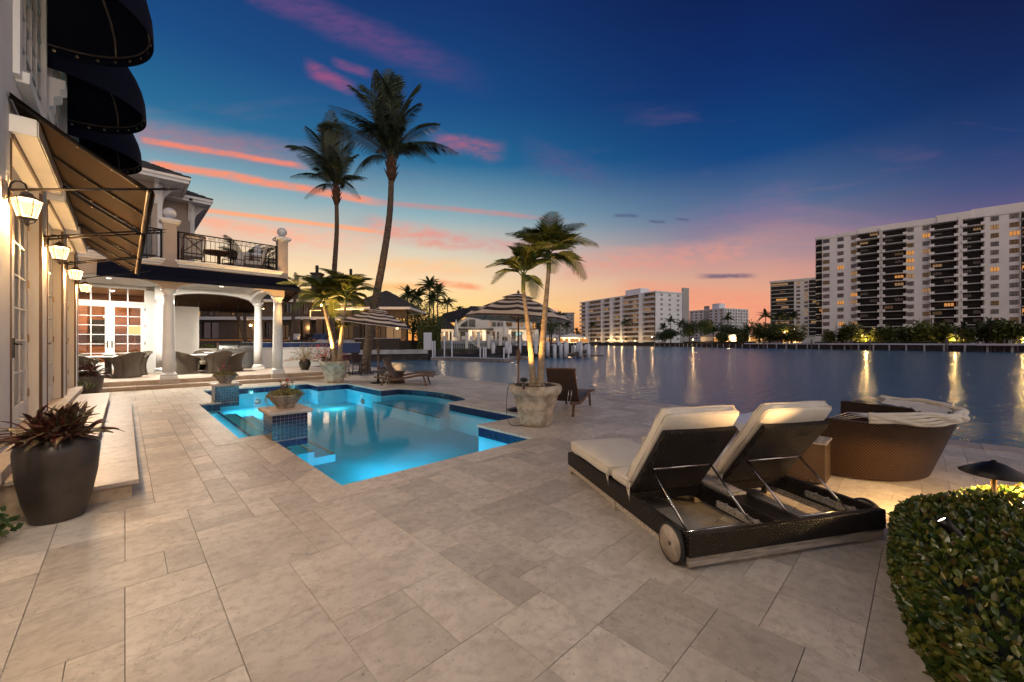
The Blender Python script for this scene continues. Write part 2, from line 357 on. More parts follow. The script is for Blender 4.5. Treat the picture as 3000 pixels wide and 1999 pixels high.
M['hedge_in'] = simple('hedge_shade', (.012, .016, .006), .9)
M['brom'] = simple('bromeliad_leaf', (.085, .02, .014), .35, var=.5, scale=7, c2=(.018, .018, .010))
M['brom2'] = simple('bromeliad_leaf_green', (.09, .08, .035), .35, var=.5, scale=9, c2=(.05, .012, .01))
M['sedum'] = simple('sedum_leaf', (.24, .20, .055), .7, var=.4, scale=12, c2=(.08, .09, .03))
M['flower'] = simple('pink_flower', (.85, .05, .09), .6, var=.2)
M['stem'] = simple('woody_stem', (.22, .14, .08), .8)
M['copper_sh'] = simple('red_shrub', (.10, .018, .012), .6, var=.4)
M['linen'] = simple('curtain', (.74, .64, .50), .9, var=.05, scale=2, stretch=(20, 20, .4))
M['wood_in'] = simple('cherry_cabinet', (.34, .12, .035), .4, var=.2, scale=2, stretch=(1, 1, 6))
M['plaster'] = simple('pool_plaster', (.12, .58, .76), .7, var=.05, scale=2)
M['table'] = simple('white_table_top', (.75, .74, .70), .4, var=.03)
M['mat_awn'] = M['canvas']
def emis(name, c, s):
    m, T, b = mk(name); T.n.remove(b); e = T.node('ShaderNodeEmission'); e.inputs[0].default_value = (*c, 1); e.inputs[1].default_value = s
    T.l.new(e.outputs[0], T.n['Material Output'].inputs[0]); return m
M['bulb'] = emis('lamp_glow', (1, .66, .30), 14); M['bulb_soft'] = emis('frosted_glass_glow', (1, .72, .38), 3.2)
def emisglass(name, c, s, f):
    m, T, b = mk(name); T.n.remove(b); e = T.node('ShaderNodeEmission'); e.inputs[0].default_value = (*c, 1); e.inputs[1].default_value = s
    t = T.node('ShaderNodeBsdfTransparent'); mx = T.node('ShaderNodeMixShader'); mx.inputs[0].default_value = f
    T.l.new(t.outputs[0], mx.inputs[1]); T.l.new(e.outputs[0], mx.inputs[2]); T.l.new(mx.outputs[0], T.n['Material Output'].inputs[0]); return m
M['bulb_soft'] = emisglass('frosted_lantern_glass', (1, .62, .24), 4.2, .35)
M['led'] = emis('downlight_glow', (1, .93, .78), 12); M['shade'] = emis('lamp_shade_glow', (1, .58, .2), 1.6)
M['bulb_far'] = emis('far_lamp_glow', (1, .62, .25), 16); M['bulb_red'] = emis('beacon_glow', (1, .05, .05), 8)
M['strip'] = emis('rope_light_glow', (1, .55, .18), 5); M['tv'] = emis('screen_glow', (.35, .8, .75), 1.1)
M['lit1'] = emis('lit_window_warm', (1, .42, .12), .62); M['lit2'] = emis('lit_window_soft', (.9, .50, .24), .32); M['lit3'] = emis('lit_window_dim', (.55, .30, .16), .16)
def wicker(name, ca, cb, s=70., gl=.5, rnd=0):
    m, T, b = mk(name); tc = T.node('ShaderNodeTexCoord').outputs['Object']
    x, y, z = T.sep(tc); h = T.m('MULTIPLY', T.m('ARCTAN2', T.m('SUBTRACT', y, .1), x), rnd) if rnd else T.m('ADD', x, y)
    a = T.m('SINE', T.m('MULTIPLY', h, s * 2)); row = T.m('FLOOR', T.m('DIVIDE', T.m('MULTIPLY', z, s * 2), pi))
    sgn = T.m('SUBTRACT', T.m('MULTIPLY', T.m('MODULO', T.m('ABSOLUTE', row), 2.), 2.), 1.)
    bz = T.m('ABSOLUTE', T.m('SINE', T.m('MULTIPLY', z, s * 2)))
    hgt = T.m('MULTIPLY', T.m('ADD', T.m('MULTIPLY', T.m('MULTIPLY', a, sgn), .5), .5), T.m('POWER', bz, .5))
    T.l.new(T.mix(T.step(hgt, .2, .9), ca, cb), b.inputs['Base Color']); b.inputs['Roughness'].default_value = .38
    b.inputs['Specular IOR Level'].default_value = gl
    bp = T.node('ShaderNodeBump'); bp.inputs['Strength'].default_value = 1.; bp.inputs['Distance'].default_value = .012
    T.l.new(hgt, bp.inputs['Height']); T.l.new(bp.outputs[0], b.inputs['Normal']); return m
M['wicker'] = wicker('dark_wicker', (.005, .0035, .003), (.045, .028, .018), 120, gl=.25)
M['wicker_top'] = None
M['wicker_b'] = wicker('brown_wicker', (.03, .016, .008), (.17, .09, .045), 130)
M['wicker_b'] = wicker('brown_wicker', (.03, .016, .008), (.17, .09, .045), 130)
M['wicker_round'] = wicker('brown_round_wicker', (.012, .006, .003), (.115, .055, .024), 100, rnd=.95, gl=.3)
M['wicker_g'] = wicker('taupe_wicker', (.04, .03, .02), (.14, .105, .068), 60, rnd=.3)
M['wicker_r'] = wicker('red_brown_wicker', (.03, .013, .007), (.13, .06, .03), 110)
def glossmix(name, tint, rough, fac_scale=1., base=(1, 1, 1), bump=None, minf=0., ior=1.45):
    m, T, b = mk(name); T.n.remove(b)
    tr = T.node('ShaderNodeBsdfTransparent'); tr.inputs[0].default_value = (*tint, 1)
    gl = T.node('ShaderNodeBsdfGlossy'); gl.inputs['Roughness'].default_value = rough; gl.inputs[0].default_value = (*base, 1)
    fr = T.node('ShaderNodeFresnel'); fr.inputs[0].default_value = ior; mx = T.node('ShaderNodeMixShader')
    if bump:
        bp = T.node('ShaderNodeBump'); bp.inputs['Strength'].default_value = bump[1]; bp.inputs['Distance'].default_value = bump[2]
        T.l.new(T.noise(T.node('ShaderNodeNewGeometry').outputs['Position'], bump[0], 3, .5), bp.inputs['Height'])
        T.l.new(bp.outputs[0], gl.inputs['Normal'])
    T.l.new(T.m('MULTIPLY_ADD', fr.outputs[0], fac_scale, minf, clamp=True), mx.inputs[0])
    T.l.new(tr.outputs[0], mx.inputs[1]); T.l.new(gl.outputs[0], mx.inputs[2]); T.l.new(mx.outputs[0], T.n['Material Output'].inputs[0]); return m
M['glass'] = glossmix('window_glass', (.92, .94, .94), .02, 1.2)
M['lampglass'] = glossmix('lantern_glass', (1, .95, .85), .1, .6)
M['poolwater'] = glossmix('pool_water', (.56, .90, .96), .07, .36, bump=(1.1, .10, .02), ior=1.33)
M['darkglass'] = simple('dark_glass', (.02, .022, .026), .08, var=.1, spec=.8)
m, T, b = mk('canal_water'); b.inputs['Base Color'].default_value = (.04, .16, .27, 1); b.inputs['IOR'].default_value = 1.33
geo = T.node('ShaderNodeNewGeometry').outputs['Position']
T.l.new(T.m('MULTIPLY_ADD', T.noise(T.vm('MULTIPLY', geo, (.05, .05, 1)), 1., 3), .10, .12), b.inputs['Roughness'])
bp = T.node('ShaderNodeBump'); bp.inputs['Strength'].default_value = 1.; bp.inputs['Distance'].default_value = .15
T.l.new(T.noise(geo, 1.9, 4, .6), bp.inputs['Height']); T.l.new(bp.outputs[0], b.inputs['Normal']); M['water'] = m
# glazed navy tile
M['tile'] = simple('navy_glazed_tile', (.012, .018, .085), .14, var=.4, scale=9, spec=.7)
M['mosaic'] = simple('navy_mosaic_tile', (.010, .012, .055), .2, var=.5, scale=12, spec=.7)
M['mosaic_grout'] = simple('pale_grout', (.40, .30, .28), .85)
def leafy(name, cols, rough=.4, spec=.4):
    m, T, b = mk(name); g = T.node('ShaderNodeNewGeometry'); oi = T.node('ShaderNodeObjectInfo')
    r_ = T.m('FRACT', T.m('ADD', T.m('MULTIPLY', g.outputs['Random Per Island'], 7.31), oi.outputs['Random']))
    n = len(cols); c = T.ramp(r_, [(i / (n - 1) if i < n - 1 else .995, c_) for i, c_ in enumerate(cols)])
    k = T.m('MULTIPLY_ADD', T.noise(g.outputs['Position'], 30., 3), .5, .75); c = T.mix(1., c, T.comb(k, k, k), 'MULTIPLY')
    T.l.new(c, b.inputs['Base Color']); b.inputs['Roughness'].default_value = rough; b.inputs['Specular IOR Level'].default_value = spec; return m
M['hedge'] = leafy('hedge_leaf', [(.012, .028, .006), (.03, .055, .010), (.055, .085, .014), (.10, .115, .018), (.14, .14, .022), (.11, .06, .02)], .3, .5)
M['leaf2'] = leafy('tree_leaf', [(.015, .035, .012), (.035, .065, .02), (.06, .09, .025), (.09, .10, .03)], .6)
M['leaf'] = leafy('shrub_leaf', [(.02, .045, .012), (.05, .085, .02), (.08, .11, .025), (.12, .12, .03)], .45)
# striped canopy: rings of brown and cream
m, T, b = mk('striped_canvas'); x, y, z = T.sep(T.node('ShaderNodeTexCoord').outputs['Object'])
an = T.m('ARCTAN2', y, x); seg = T.m('SUBTRACT', T.m('FRACT', T.m('ADD', T.m('DIVIDE', an, pi / 4), .5)), .5)
rr = T.m('MULTIPLY', T.m('SQRT', T.m('ADD', T.m('MULTIPLY', x, x), T.m('MULTIPLY', y, y))), T.m('COSINE', T.m('MULTIPLY', T.m('SUBTRACT', T.m('FRACT', T.m('DIVIDE', an, pi / 4)), .5), pi / 4)))
st = T.step(T.m('SINE', T.m('MULTIPLY', rr, 2 * pi / .235)), -.08, .08)
T.l.new(T.mix(st, (.065, .044, .034), (.84, .69, .53)), b.inputs['Base Color']); b.inputs['Roughness'].default_value = .9; M['stripe'] = m
# stacked ledge stone
m, T, b = mk('ledge_stone'); tc = T.node('ShaderNodeTexCoord').outputs['Object']
x, y, z = T.sep(tc); bk = T.node('ShaderNodeTexBrick'); T.l.new(T.comb(T.m('ADD', x, y), z, 0.), bk.inputs[0])
bk.inputs['Scale'].default_value = 1.; bk.inputs['Brick Width'].default_value = .42; bk.inputs['Row Height'].default_value = .13; bk.inputs['Mortar Size'].default_value = .012
bk.inputs['Color1'].default_value = (.105, .08, .062, 1); bk.inputs['Color2'].default_value = (.045, .037, .032, 1); bk.inputs['Mortar'].default_value = (.015, .012, .01, 1)
T.l.new(T.mix(T.noise(tc, 4., 4), bk.outputs[0], (.075, .052, .037)), b.inputs['Base Color']); b.inputs['Roughness'].default_value = .9
bp = T.node('ShaderNodeBump'); bp.inputs['Distance'].default_value = .05; T.l.new(T.m('SUBTRACT', 1., bk.outputs[1]), bp.inputs['Height']); T.l.new(bp.outputs[0], b.inputs['Normal']); M['ledge'] = m
# ---------------------------------------------------------------- terrace, pool, water, land
def edge_u(v): return 9.1 + .07 * v
_arc = []
for i in range(25):
    a0 = atan2(-1.85, 3.2); a1 = atan2(1.85, 3.2); a = a0 + (a1 - a0) * i / 24
    _arc.append((3.2 + 3.69 * cos(a), 10.05 + 3.69 * sin(a)))
POOL = [(1.6, 4.2), (4.6, 4.2), (4.6, 5.6), (5.8, 5.6), (5.8, 8.2)] + _arc + [(5.8, 11.9), (5.8, 14.6), (4.8, 14.6), (4.8, 15.6), (1.7, 15.6), (1.7, 12.2), (1.25, 12.2), (1.25, 7.4), (1.6, 7.4)]
def inpoly(x, y, P):
    c = False; n = len(P)
    for i in range(n):
        (x1, y1), (x2, y2) = P[i], P[(i + 1) % n]
        if (y1 > y) != (y2 > y) and x < (x2 - x1) * (y - y1) / (y2 - y1) + x1: c = not c
    return c
def segdist(x, y, a, b):
    dx, dy = b[0] - a[0], b[1] - a[1]; t = max(0, min(1, ((x - a[0]) * dx + (y - a[1]) * dy) / (dx * dx + dy * dy)))
    return sqrt((x - a[0] - t * dx) ** 2 + (y - a[1] - t * dy) ** 2)
def pooldist(x, y): return min(segdist(x, y, POOL[i], POOL[(i + 1) % len(POOL)]) for i in range(len(POOL)))
def vis(u, v, m=0.12):
    X = CC * u - S * v; Y = S * u + CC * v
    return Y > .3 and abs(X) < Y * (1500 / 1167 + m) + .5
c_ = .2
U0, V0 = -4.0, -4.0; NU, NV = 78, 156
base = MB(); mask = {}
for i in range(NU):
    for j in range(NV):
        u, v = U0 + (i + .5) * c_, V0 + (j + .5) * c_
        e = edge_u(v)
        if u - .1 > e: continue
        if 1.0 < u < 7.2 and 3.9 < v < 15.9:
            if inpoly(u, v, POOL):
                continue
            elif pooldist(u, v) < .26:
                mask[i, j] = 2
                if pooldist(u, v) < .145: continue
        base.add([(u - .1, v - .1, -.012), (min(u + .1, e), v - .1, -.012), (min(u + .1, e), v + .1, -.012), (u - .1, v + .1, -.012)], [(0, 1, 2, 3)])
        if inpoly(u, v, POOL): continue
        if mask.get((i, j)) == 2: continue
        if u < -.8 or v > 25.4 or (v > 17.0 and u < 6.9): continue
        if u + .1 > e - .3: continue
        mask[i, j] = 1
deck = base.build('terrace', M['grout'], kind='structure')
side = MB(); side.add([(edge_u(-4), -4, -.035), (edge_u(27.2), 27.2, -.035), (edge_u(27.2), 27.2, -1.6), (edge_u(-4), -4, -1.6)], [(0, 1, 2, 3)])
side.build('seawall_face', M['seawall'], deck)
# random ashlar of sawn stone, each stone a piece
free = {k for k, q in mask.items() if q == 1}
sizes = [((3, 2), 4), ((2, 3), 3), ((2, 2), 4), ((3, 3), .2), ((1, 2), 1.6), ((2, 1), 2.4)]
tiles = []; rt = random.Random(5)
for key in sorted(free, key=lambda k: (k[1], k[0])):
    if key not in free: continue
    i, j = key; opts = []
    for (a, b), w in sizes:
        if all((i + p, j + q) in free for p in range(a) for q in range(b)): opts.append(((a, b), w))
    if not opts: a, b = 1, 1
    else: (a, b) = rt.choices([o[0] for o in opts], [o[1] for o in opts])[0]
    for p in range(a):
        for q in range(b): free.discard((i + p, j + q))
    tiles.append((U0 + i * c_, V0 + j * c_, a * c_, b * c_))
def tileD(t): return (t[0] + t[2] / 2) ** 2 + (t[1] + t[3] / 2) ** 2
vt = sorted([t for t in tiles if vis(t[0] + t[2] / 2, t[1] + t[3] / 2)], key=tileD)
near, far = vt[:270], vt[270:]
far += [t for t in tiles if not vis(t[0] + t[2] / 2, t[1] + t[3] / 2)]
cache = {}
for (u, v, a, b) in near:
    k = (round(a, 2), round(b, 2))
    if k not in cache: cache[k] = MB().cbox(.0016, a - .0016, .0016, b - .0016, -.02, 0, .0008).mesh('paver', M['paver'])
    place(cache[k], 'paver', deck, (u, v, rt.uniform(-.0012, .0012)))
mb = MB()
for (u, v, a, b) in far:
    z = rt.uniform(-.001, .001); mb.cbox(u + .0016, u + a - .0016, v + .0016, v + b - .0016, -.02, z, .0008)
mb.build('far_pavers', M['paver'], deck, kind='stuff')
# canal edge stones
mb = MB(); v = -4.
while v < 27:
    L = rt.choice([.6, .8, .6]); e0, e1 = edge_u(v), edge_u(v + L)
    mb.add([(e0 - .42, v + .003, .004), (e0 + .04, v + .003, .004), (e1 + .04, v + L - .003, .004), (e1 - .42, v + L - .003, .004),
            (e0 - .42, v + .003, -.06), (e0 + .04, v + .003, -.06), (e1 + .04, v + L - .003, -.06), (e1 - .42, v + L - .003, -.06)],
           [(0, 1, 2, 3), (1, 5, 6, 2), (4, 5, 1, 0), (2, 6, 7, 3), (3, 7, 4, 0)])
    if v < 12: mb.build('edge_stone', M['coping'], deck); mb = MB()
    v += L
mb.build('far_edge_stones', M['coping'], deck, kind='stuff')
# ---------------- pool
pool = thing('swimming_pool', 'glowing turquoise swimming pool with navy tiled waterline set in the stone terrace', 'swimming pool', (3.6, 9.9, 0))
OX, OY = 3.6, 9.9
def pl(p): return (p[0] - OX, p[1] - OY)
PZ = -.66; WZ = -.125
sh = MB(); n = len(POOL)
for i in range(n):
    a, b = pl(POOL[i]), pl(POOL[(i + 1) % n])
    sh.add([(*a, -.03), (*b, -.03), (*b, PZ), (*a, PZ)], [(0, 1, 2, 3)])
sh.add([(*pl(p), PZ) for p in POOL], [tuple(range(n))])
sh.build('shell', M['plaster'], pool)
def pstep(name, poly, z, mat='plaster'): return MB().prism([pl(p) for p in poly], PZ + .001, z).build(name, M[mat], pool)
for k, (x1, z) in enumerate([(1.66, -.22), (2.02, -.32), (2.38, -.42), (2.74, -.53)]):
    x0 = 1.25 if k == 0 else [1.66, 2.02, 2.38][k - 1]
    pstep('pool_step', [(x0 + .002, 7.42), (x1, 7.42), (x1, 12.18), (x0 + .002, 12.18)], z)
    MB().box(x1 - OX - .05, x1 - OX + .004, 7.44 - OY, 12.16 - OY, z + .001, z + .008).build('nosing_tile', M['tile'], pool)
pstep('bench', [(1.62, 4.22), (1.98, 4.22), (1.98, 6.8), (1.62, 6.8)], -.34)
MB().box(1.91 - OX, 1.985 - OX, 4.24 - OY, 6.79 - OY, -.339, -.331).build('nosing_tile', M['tile'], pool)
pstep('shelf', [(5.5, 8.22)] + [(p[0] - .01, p[1]) for p in _arc] + [(5.5, 11.88)], -.36)
MB().box(5.5 - OX, 5.56 - OX, 8.24 - OY, 11.86 - OY, -.359, -.351).build('nosing_tile', M['tile'], pool)
pstep('bench', [(4.05, 4.22), (4.58, 4.22), (4.58, 5.2), (4.05, 5.2)], -.4)
# waterline band: every glazed tile, coping stones
ncount = 0; tmesh = {}
for i in range(n):
    a, b = Vector(POOL[i]), Vector(POOL[(i + 1) % n]); L = (b - a).length
    if L < .05: continue
    d = (b - a) / L; nn = Vector((-d.y, d.x)); q = max(1, round(L / .155)); w = L / q; ang = atan2(d.y, d.x)
    for k in range(q):
        p = a + d * w * k; key = round(w, 3)
        if key not in tmesh: tmesh[key] = MB().box(.002, w - .002, 0, .008, -.20, -.032).mesh('waterline_tile', M['tile'])
        if ncount < 290: place(tmesh[key], 'waterline_tile', pool, (p.x - OX, p.y - OY, 0), ang)
        ncount += 1
def offs(P, dd):
    out = []; n = len(P)
    for i in range(n):
        a, b, c = Vector(P[i - 1]), Vector(P[i]), Vector(P[(i + 1) % n])
        d1, d2 = (b - a).normalized(), (c - b).normalized(); n1, n2 = Vector((d1.y, -d1.x)), Vector((d2.y, -d2.x))
        m = (n1 + n2); m = m / max(.3, m.length_squared / 2) if m.length > 1e-3 else n1
        out.append(b + m * dd)
    return out
inn, outp = offs(POOL, -.025), offs(POOL, .31)
for i in range(n):
    a, b, c, d = inn[i], inn[(i + 1) % n], outp[(i + 1) % n], outp[i]
    L = (b - a).length; isarc = 5 <= i < 29
    if isarc and (i - 5) % 2: continue
    if isarc: b, c = inn[min(i + 2, 29)], outp[min(i + 2, 29)]
    q = 1 if isarc else max(1, round(L / .8))
    for k in range(q):
        g = .002 / max(L, .1); t0, t1 = k / q + g, (k + 1) / q - g
        pts = [a.lerp(b, t0), a.lerp(b, t1), d.lerp(c, t1), d.lerp(c, t0)]
        mb = MB(); mb.prism([pl(p) for p in reversed(pts)], -.034, .005); mb.build('coping_stone', M['paver'], pool)
w = MB().add([(*pl(p), WZ) for p in POOL], [tuple(range(n))]).build('water_surface', M['poolwater'], pool)
# linear underwater lights along the near walls, round lamps on the far ones
for (x, y, L, a) in [(3.1, 4.23, 2.7, 0), (1.29, 9.8, 4.2, -90), (1.73, 14.0, 2.6, -90), (1.63, 5.7, 2.0, -90)]:
    a = radians(a); z = -.19
    MB().box(-L / 2, L / 2, -.012, 0, -.03, .03).build('pool_lamp', M['steel'], pool, (x - OX, y - OY, z), a)
    o = light('AREA', 'pool_light', pool, (x - OX - sin(a) * .03, y - OY + cos(a) * .03, z), (4 if x < 1.5 else 19) * L / 2, (.24, .80, 1), L, rot=(radians(70), 0, a)); o.data.spread = radians(64); o.data.shape = 'RECTANGLE'; o.data.size_y = .08
for (x, y, a) in [(5.78, 13.2, 90), (3.2, 15.58, 180)]:
    MB().lathe([(.001, 0), (.09, 0), (.09, .03), (.001, .03)], 20).build('pool_lamp', M['steel'], pool, (x - OX, y - OY, -.5)).rotation_euler = (radians(-90), 0, radians(a))
    light('POINT', 'pool_light', pool, (x - OX - sin(radians(a)) * .9, y - OY + cos(radians(a)) * .9, -.3), 12, (.34, .9, .9), .03)
# tiled piers with stone caps
mos = {}
def pier(x, y, label):
    r = thing('tiled_pier', label, 'pier', (x, y, -.12), 0, 'mosaic tiled piers at the pool edge')
    MB().box(.006, .494, .006, .544, 0, .50).build('core', M['mosaic_grout'], r)
    t = MB().cbox(-.0245, .0245, 0, .006, -.0245, .0245, .001).mesh('mosaic_tile', M['mosaic'])
    for j in range(7):
        z = .47 - j * .0548
        for k in range(9): place(t, 'mosaic_tile', r, (.5 * (k + .5) / 9, 0, z))
        for k in range(10): place(t, 'mosaic_tile', r, (.0, .55 * (k + .5) / 10, z), radians(-90))
        for k in range(10):
            if y > 9 or k > 6: place(t, 'mosaic_tile', r, (.5, .55 * (k + .5) / 10, z), radians(90))
    for k in range(3):
        MB().box(.001, .1645, -.002, .004, .0, .10).build('base_tile', M['tile'], r, (k * .167, 0, 0))
    cap = MB(); pr = [(.0, .0), (.028, .01), (.036, .035), (.028, .062), (.0, .07)]
    ring = []
    for o, z in [(0, .5), (.03, .508), (.042, .535), (.034, .562), (.01, .574)]:
        ring.append([(-.02 - o, -.02 - o, z), (.52 + o, -.02 - o, z), (.52 + o, .57 + o, z), (-.02 - o, .57 + o, z)])
    vs = [p for rr_ in ring for p in rr_]; fs = [(i * 4 + k, i * 4 + (k + 1) % 4, i * 4 + 4 + (k + 1) % 4, i * 4 + 4 + k) for i in range(4) for k in range(4)] + [(16, 17, 18, 19), (3, 2, 1, 0)]
    cap.add(vs, fs).build('cap_stone', M['coping'], r); return r
pier(1.6, 6.85, 'navy mosaic tiled pier at the near pool steps carrying the larger flower bowl')
pier(1.6, 12.2, 'navy mosaic tiled pier at the far end of the pool steps by the porch')
# ---------------- canal
MB().add([tuple(W(-900, -30, -1.2)), tuple(W(900, -30, -1.2)), tuple(W(1500, 1800, -1.2)), tuple(W(-1500, 1800, -1.2))], [(0, 1, 2, 3)]).build('canal_water', M['water'], kind='structure')
def land(name, pts, ztop, mat, wallmat=None, zb=-3.):
    P = [tuple(W(x, y)[:2]) for x, y in pts]; mb = MB(); n = len(P)
    mb.add([(*p, ztop) for p in P], [tuple(range(n))]); mb.k = 1
    for i in range(n):
        a, b = P[i], P[(i + 1) % n]; mb.add([(*a, ztop), (*b, ztop), (*b, zb), (*a, zb)], [(0, 1, 2, 3)])
    return mb.build(name, [mat, wallmat or M['seawall_dark']], kind='structure')
SHORE = [(175, 88), (135, 105), (119.6, 157), (111, 190), (103, 250), (62, 352), (20, 400), (-60, 420)]
land('far_shore', [(900, 40)] + SHORE + [(-60, 1600), (1500, 1600)], 1.0, M['grass'])
land('near_shore', [(-120, 36), (-46, 46), (-24, 56), (-13, 61), (-12, 65), (7, 75), (10, 110), (-30, 330), (-400, 330), (-400, 36)], .28, M['grass'])
# our own plot behind the house
MB().box(-60, -4.0, -10, 40, -2.5, -.04).build('garden_ground', M['soil'], kind='structure')
MB().add([(-4.0, 27.2, -.04), (edge_u(27.2), 27.2, -.04), (edge_u(27.2), 27.2, -2.5), (-4, 27.2, -2.5)], [(0, 1, 2, 3)]).build('back_wall', M['seawall'], kind='structure')
# ---------------------------------------------------------------- main house facade (plane u = UW)
UW, UD = -.85, -.97
PIER = [(-4.8 + 2.7 * k, -4.25 + 2.7 * k) for k in range(8)]           # wall piers between the openings
house = thing('villa_facade', 'white two storey villa front with french doors and lantern lit piers', 'house', (UW, 0, 0))
def H(mb, name, mat, **k): return mb.build(name, M[mat], house, **k)
ZS = .44                                                            # sill height
ZT = 3.62
for (a, b) in PIER:
    m = MB().box(-.5, 0, a, b, -.05, 4.05); H(m, 'wall_pier', 'stucco')
    for (e, s_) in ((a, -1), (b, 1)):
        if e > 14.5: continue
    if a > 0:
        H(MB().box(-.018, .012, a - .035, a - .004, ZS, 3.6), 'shutter_track', 'bronze')
        H(MB().box(-.018, .012, b + .004, b + .022, ZS, 3.6), 'shutter_track', 'bronze')
H(MB().box(-.5, 0, -4, 14.6, 4.051, 8.6), 'upper_wall', 'stucco')
H(MB().box(-.5, -.002, 14.601, 15.0, -.05, 8.6), 'corner_wall', 'stucco')
H(MB().box(-.5, .13, 5.2, 14.05, .345, ZS), 'door_sill', 'coping')
H(MB().box(-.5, .02, -4, 5.19, -.05, ZS), 'base_wall', 'stucco')
def leaf(v0, w, hinge_far, z0, z1, rows, name='french_door'):
    """a glazed door leaf in the plane x=xd, from v0 to v0+w"""
    xd = UD - UW; st = .105; bt = .26; t = .045
    fr = MB()
    fr.box(xd - t, xd, v0 + .002, v0 + st, z0, z1); fr.box(xd - t, xd, v0 + w - st, v0 + w - .002, z0, z1)
    fr.box(xd - t, xd - .001, v0 + st, v0 + w - st, z0, z0 + bt); fr.box(xd - t, xd - .001, v0 + st, v0 + w - st, z1 - st, z1)
    f = fr.build(name, M['trim'], house)
    gz0, gz1, g0, g1 = z0 + bt, z1 - st, v0 + st, v0 + w - st
    mu = MB(); mu.box(xd - .035, xd - .004, (g0 + g1) / 2 - .012, (g0 + g1) / 2 + .012, gz0, gz1)
    for k in range(1, rows): zz = gz0 + (gz1 - gz0) * k / rows; mu.box(xd - .034, xd - .005, g0, g1, zz - .011, zz + .011)
    mu.build('muntin', M['trim'], f)
    for k in range(rows):
        for q in range(2):
            a = g0 + (g1 - g0) * q / 2 + .012; b = g0 + (g1 - g0) * (q + 1) / 2 - .012
            MB().box(xd - .024, xd - .018, a, b, gz0 + (gz1 - gz0) * k / rows + .011, gz0 + (gz1 - gz0) * (k + 1) / rows - .011).build('pane', M['glass'], f)
    hv = v0 + w if hinge_far else v0
    for zz in (z0 + .3, z0 + 1.05, z0 + 1.8, z0 + 2.6):
        if zz < z1 - .1: MB().box(xd - .01, xd + .014, hv - .028, hv + .02, zz, zz + .11).build('hinge', M['brass'], f)
    kv = v0 + .05 if hinge_far else v0 + w - .05
    hb = MB(); hb.box(xd, xd + .012, kv - .02, kv + .02, z0 + .86, z0 + 1.1)
    hb.tube([(xd + .012, kv, z0 + 1.03), (xd + .05, kv, z0 + 1.03), (xd + .055, kv + (.1 if hinge_far else -.1), z0 + 1.02)], .009, 6)
    hb.build('door_handle', M['iron'], f)
    return f
for k in range(len(PIER) - 1):
    a, b = PIER[k][1], PIER[k + 1][0]
    if b < 6.5: H(MB().box(-.13, -.1, a, b, 0, ZT), 'door_infill', 'trim'); H(MB().box(-.5, 0, a + .001, b - .001, ZT + .003, 4.05), 'lintel', 'stucco'); continue
    xd = UD - UW; mid = (a + b) / 2
    H(MB().box(-.5, 0, a + .001, b - .001, ZT + .003, 4.05), 'lintel', 'stucco')
    H(MB().box(xd - .06, -.001, b - .022, b - .002, ZS, ZT), 'jamb_panel', 'jamb')
    H(MB().box(xd - .06, -.001, a + .002, a + .022, ZS, ZT), 'jamb_panel', 'jamb')
    leaf(a + .024, mid - a - .026, False, ZS + .01, 3.26, 6); leaf(mid + .001, b - mid - .026, True, ZS + .01, 3.26, 6)
    H(MB().box(xd - .06, xd, a + .024, b - .024, 3.265, ZT), 'transom_panel', 'gloss_trim')
    cu = MB(); cu.grid(lambda s_, t_: (xd - .17 + .018 * sin(s_ * 70), a + (b - a) * s_, ZS + .03 + t_ * 2.8), 60, 1)
    H(cu, 'curtain', 'linen')
    H(MB().box(-.499, -.497, a, b, ZS, 3.5), 'room_backing', 'linen')
    # storm shutter housing over the opening
    bx = MB().cbox(.002, .185, a - .06, b + .05, 3.66, 3.84, .006); bx.box(.19, .197, a - .05, b + .04, 3.675, 3.83)
    H(bx, 'shutter_housing', 'gloss_trim')
    H(MB().box(.01, .03, a, b, 3.60, 3.655), 'housing_track', 'bronze')
    # upper window with casing
    wa, wb = mid - .80, mid + .80; z0, z1 = 4.45, 6.35
    cs = MB(); cs.box(.001, .05, wa - .14, wa, z0 - .1, z1 + .16); cs.box(.001, .05, wb, wb + .14, z0 - .1, z1 + .16); cs.box(.001, .06, wa, wb, z1, z1 + .16); cs.box(.001, .1, wa, wb, z0 - .12, z0)
    cs.box(.0505, .07, wb + .02, wb + .10, z0 - .1, z1 + .15)
    fo = cs.build('upper_window', M['trim'], house)
    mu = MB()
    for q in range(5): vv = wa + (wb - wa) * q / 4; mu.box(.003, .03, vv - .014, vv + .014, z0, z1)
    for q in range(6): zz = z0 + (z1 - z0) * q / 5; mu.box(.004, .028, wa, wb, zz - .012, zz + .012)
    mu.build('muntin', M['trim'], fo)
    MB().box(.006, .012, wa, wb, z0, z1).build('pane', M['glass'], fo); MB().box(.0005, .002, wa, wb, z0, z1).build('blind', M['linen'], fo)
    # moulded bracket on the pier beyond
    pc = (PIER[k + 1][0] + PIER[k + 1][1]) / 2
    pr = [(0, 4.78), (.07, 4.80), (.07, 4.92), (.13, 4.95), (.13, 5.08), (.21, 5.12), (.21, 5.22), (.27, 5.25), (.27, 5.36), (0, 5.36)]
    H(MB().extr([(x_ * .8, z_) for x_, z_ in pr], pc - .15, pc + .15), 'moulded_bracket', 'trim')
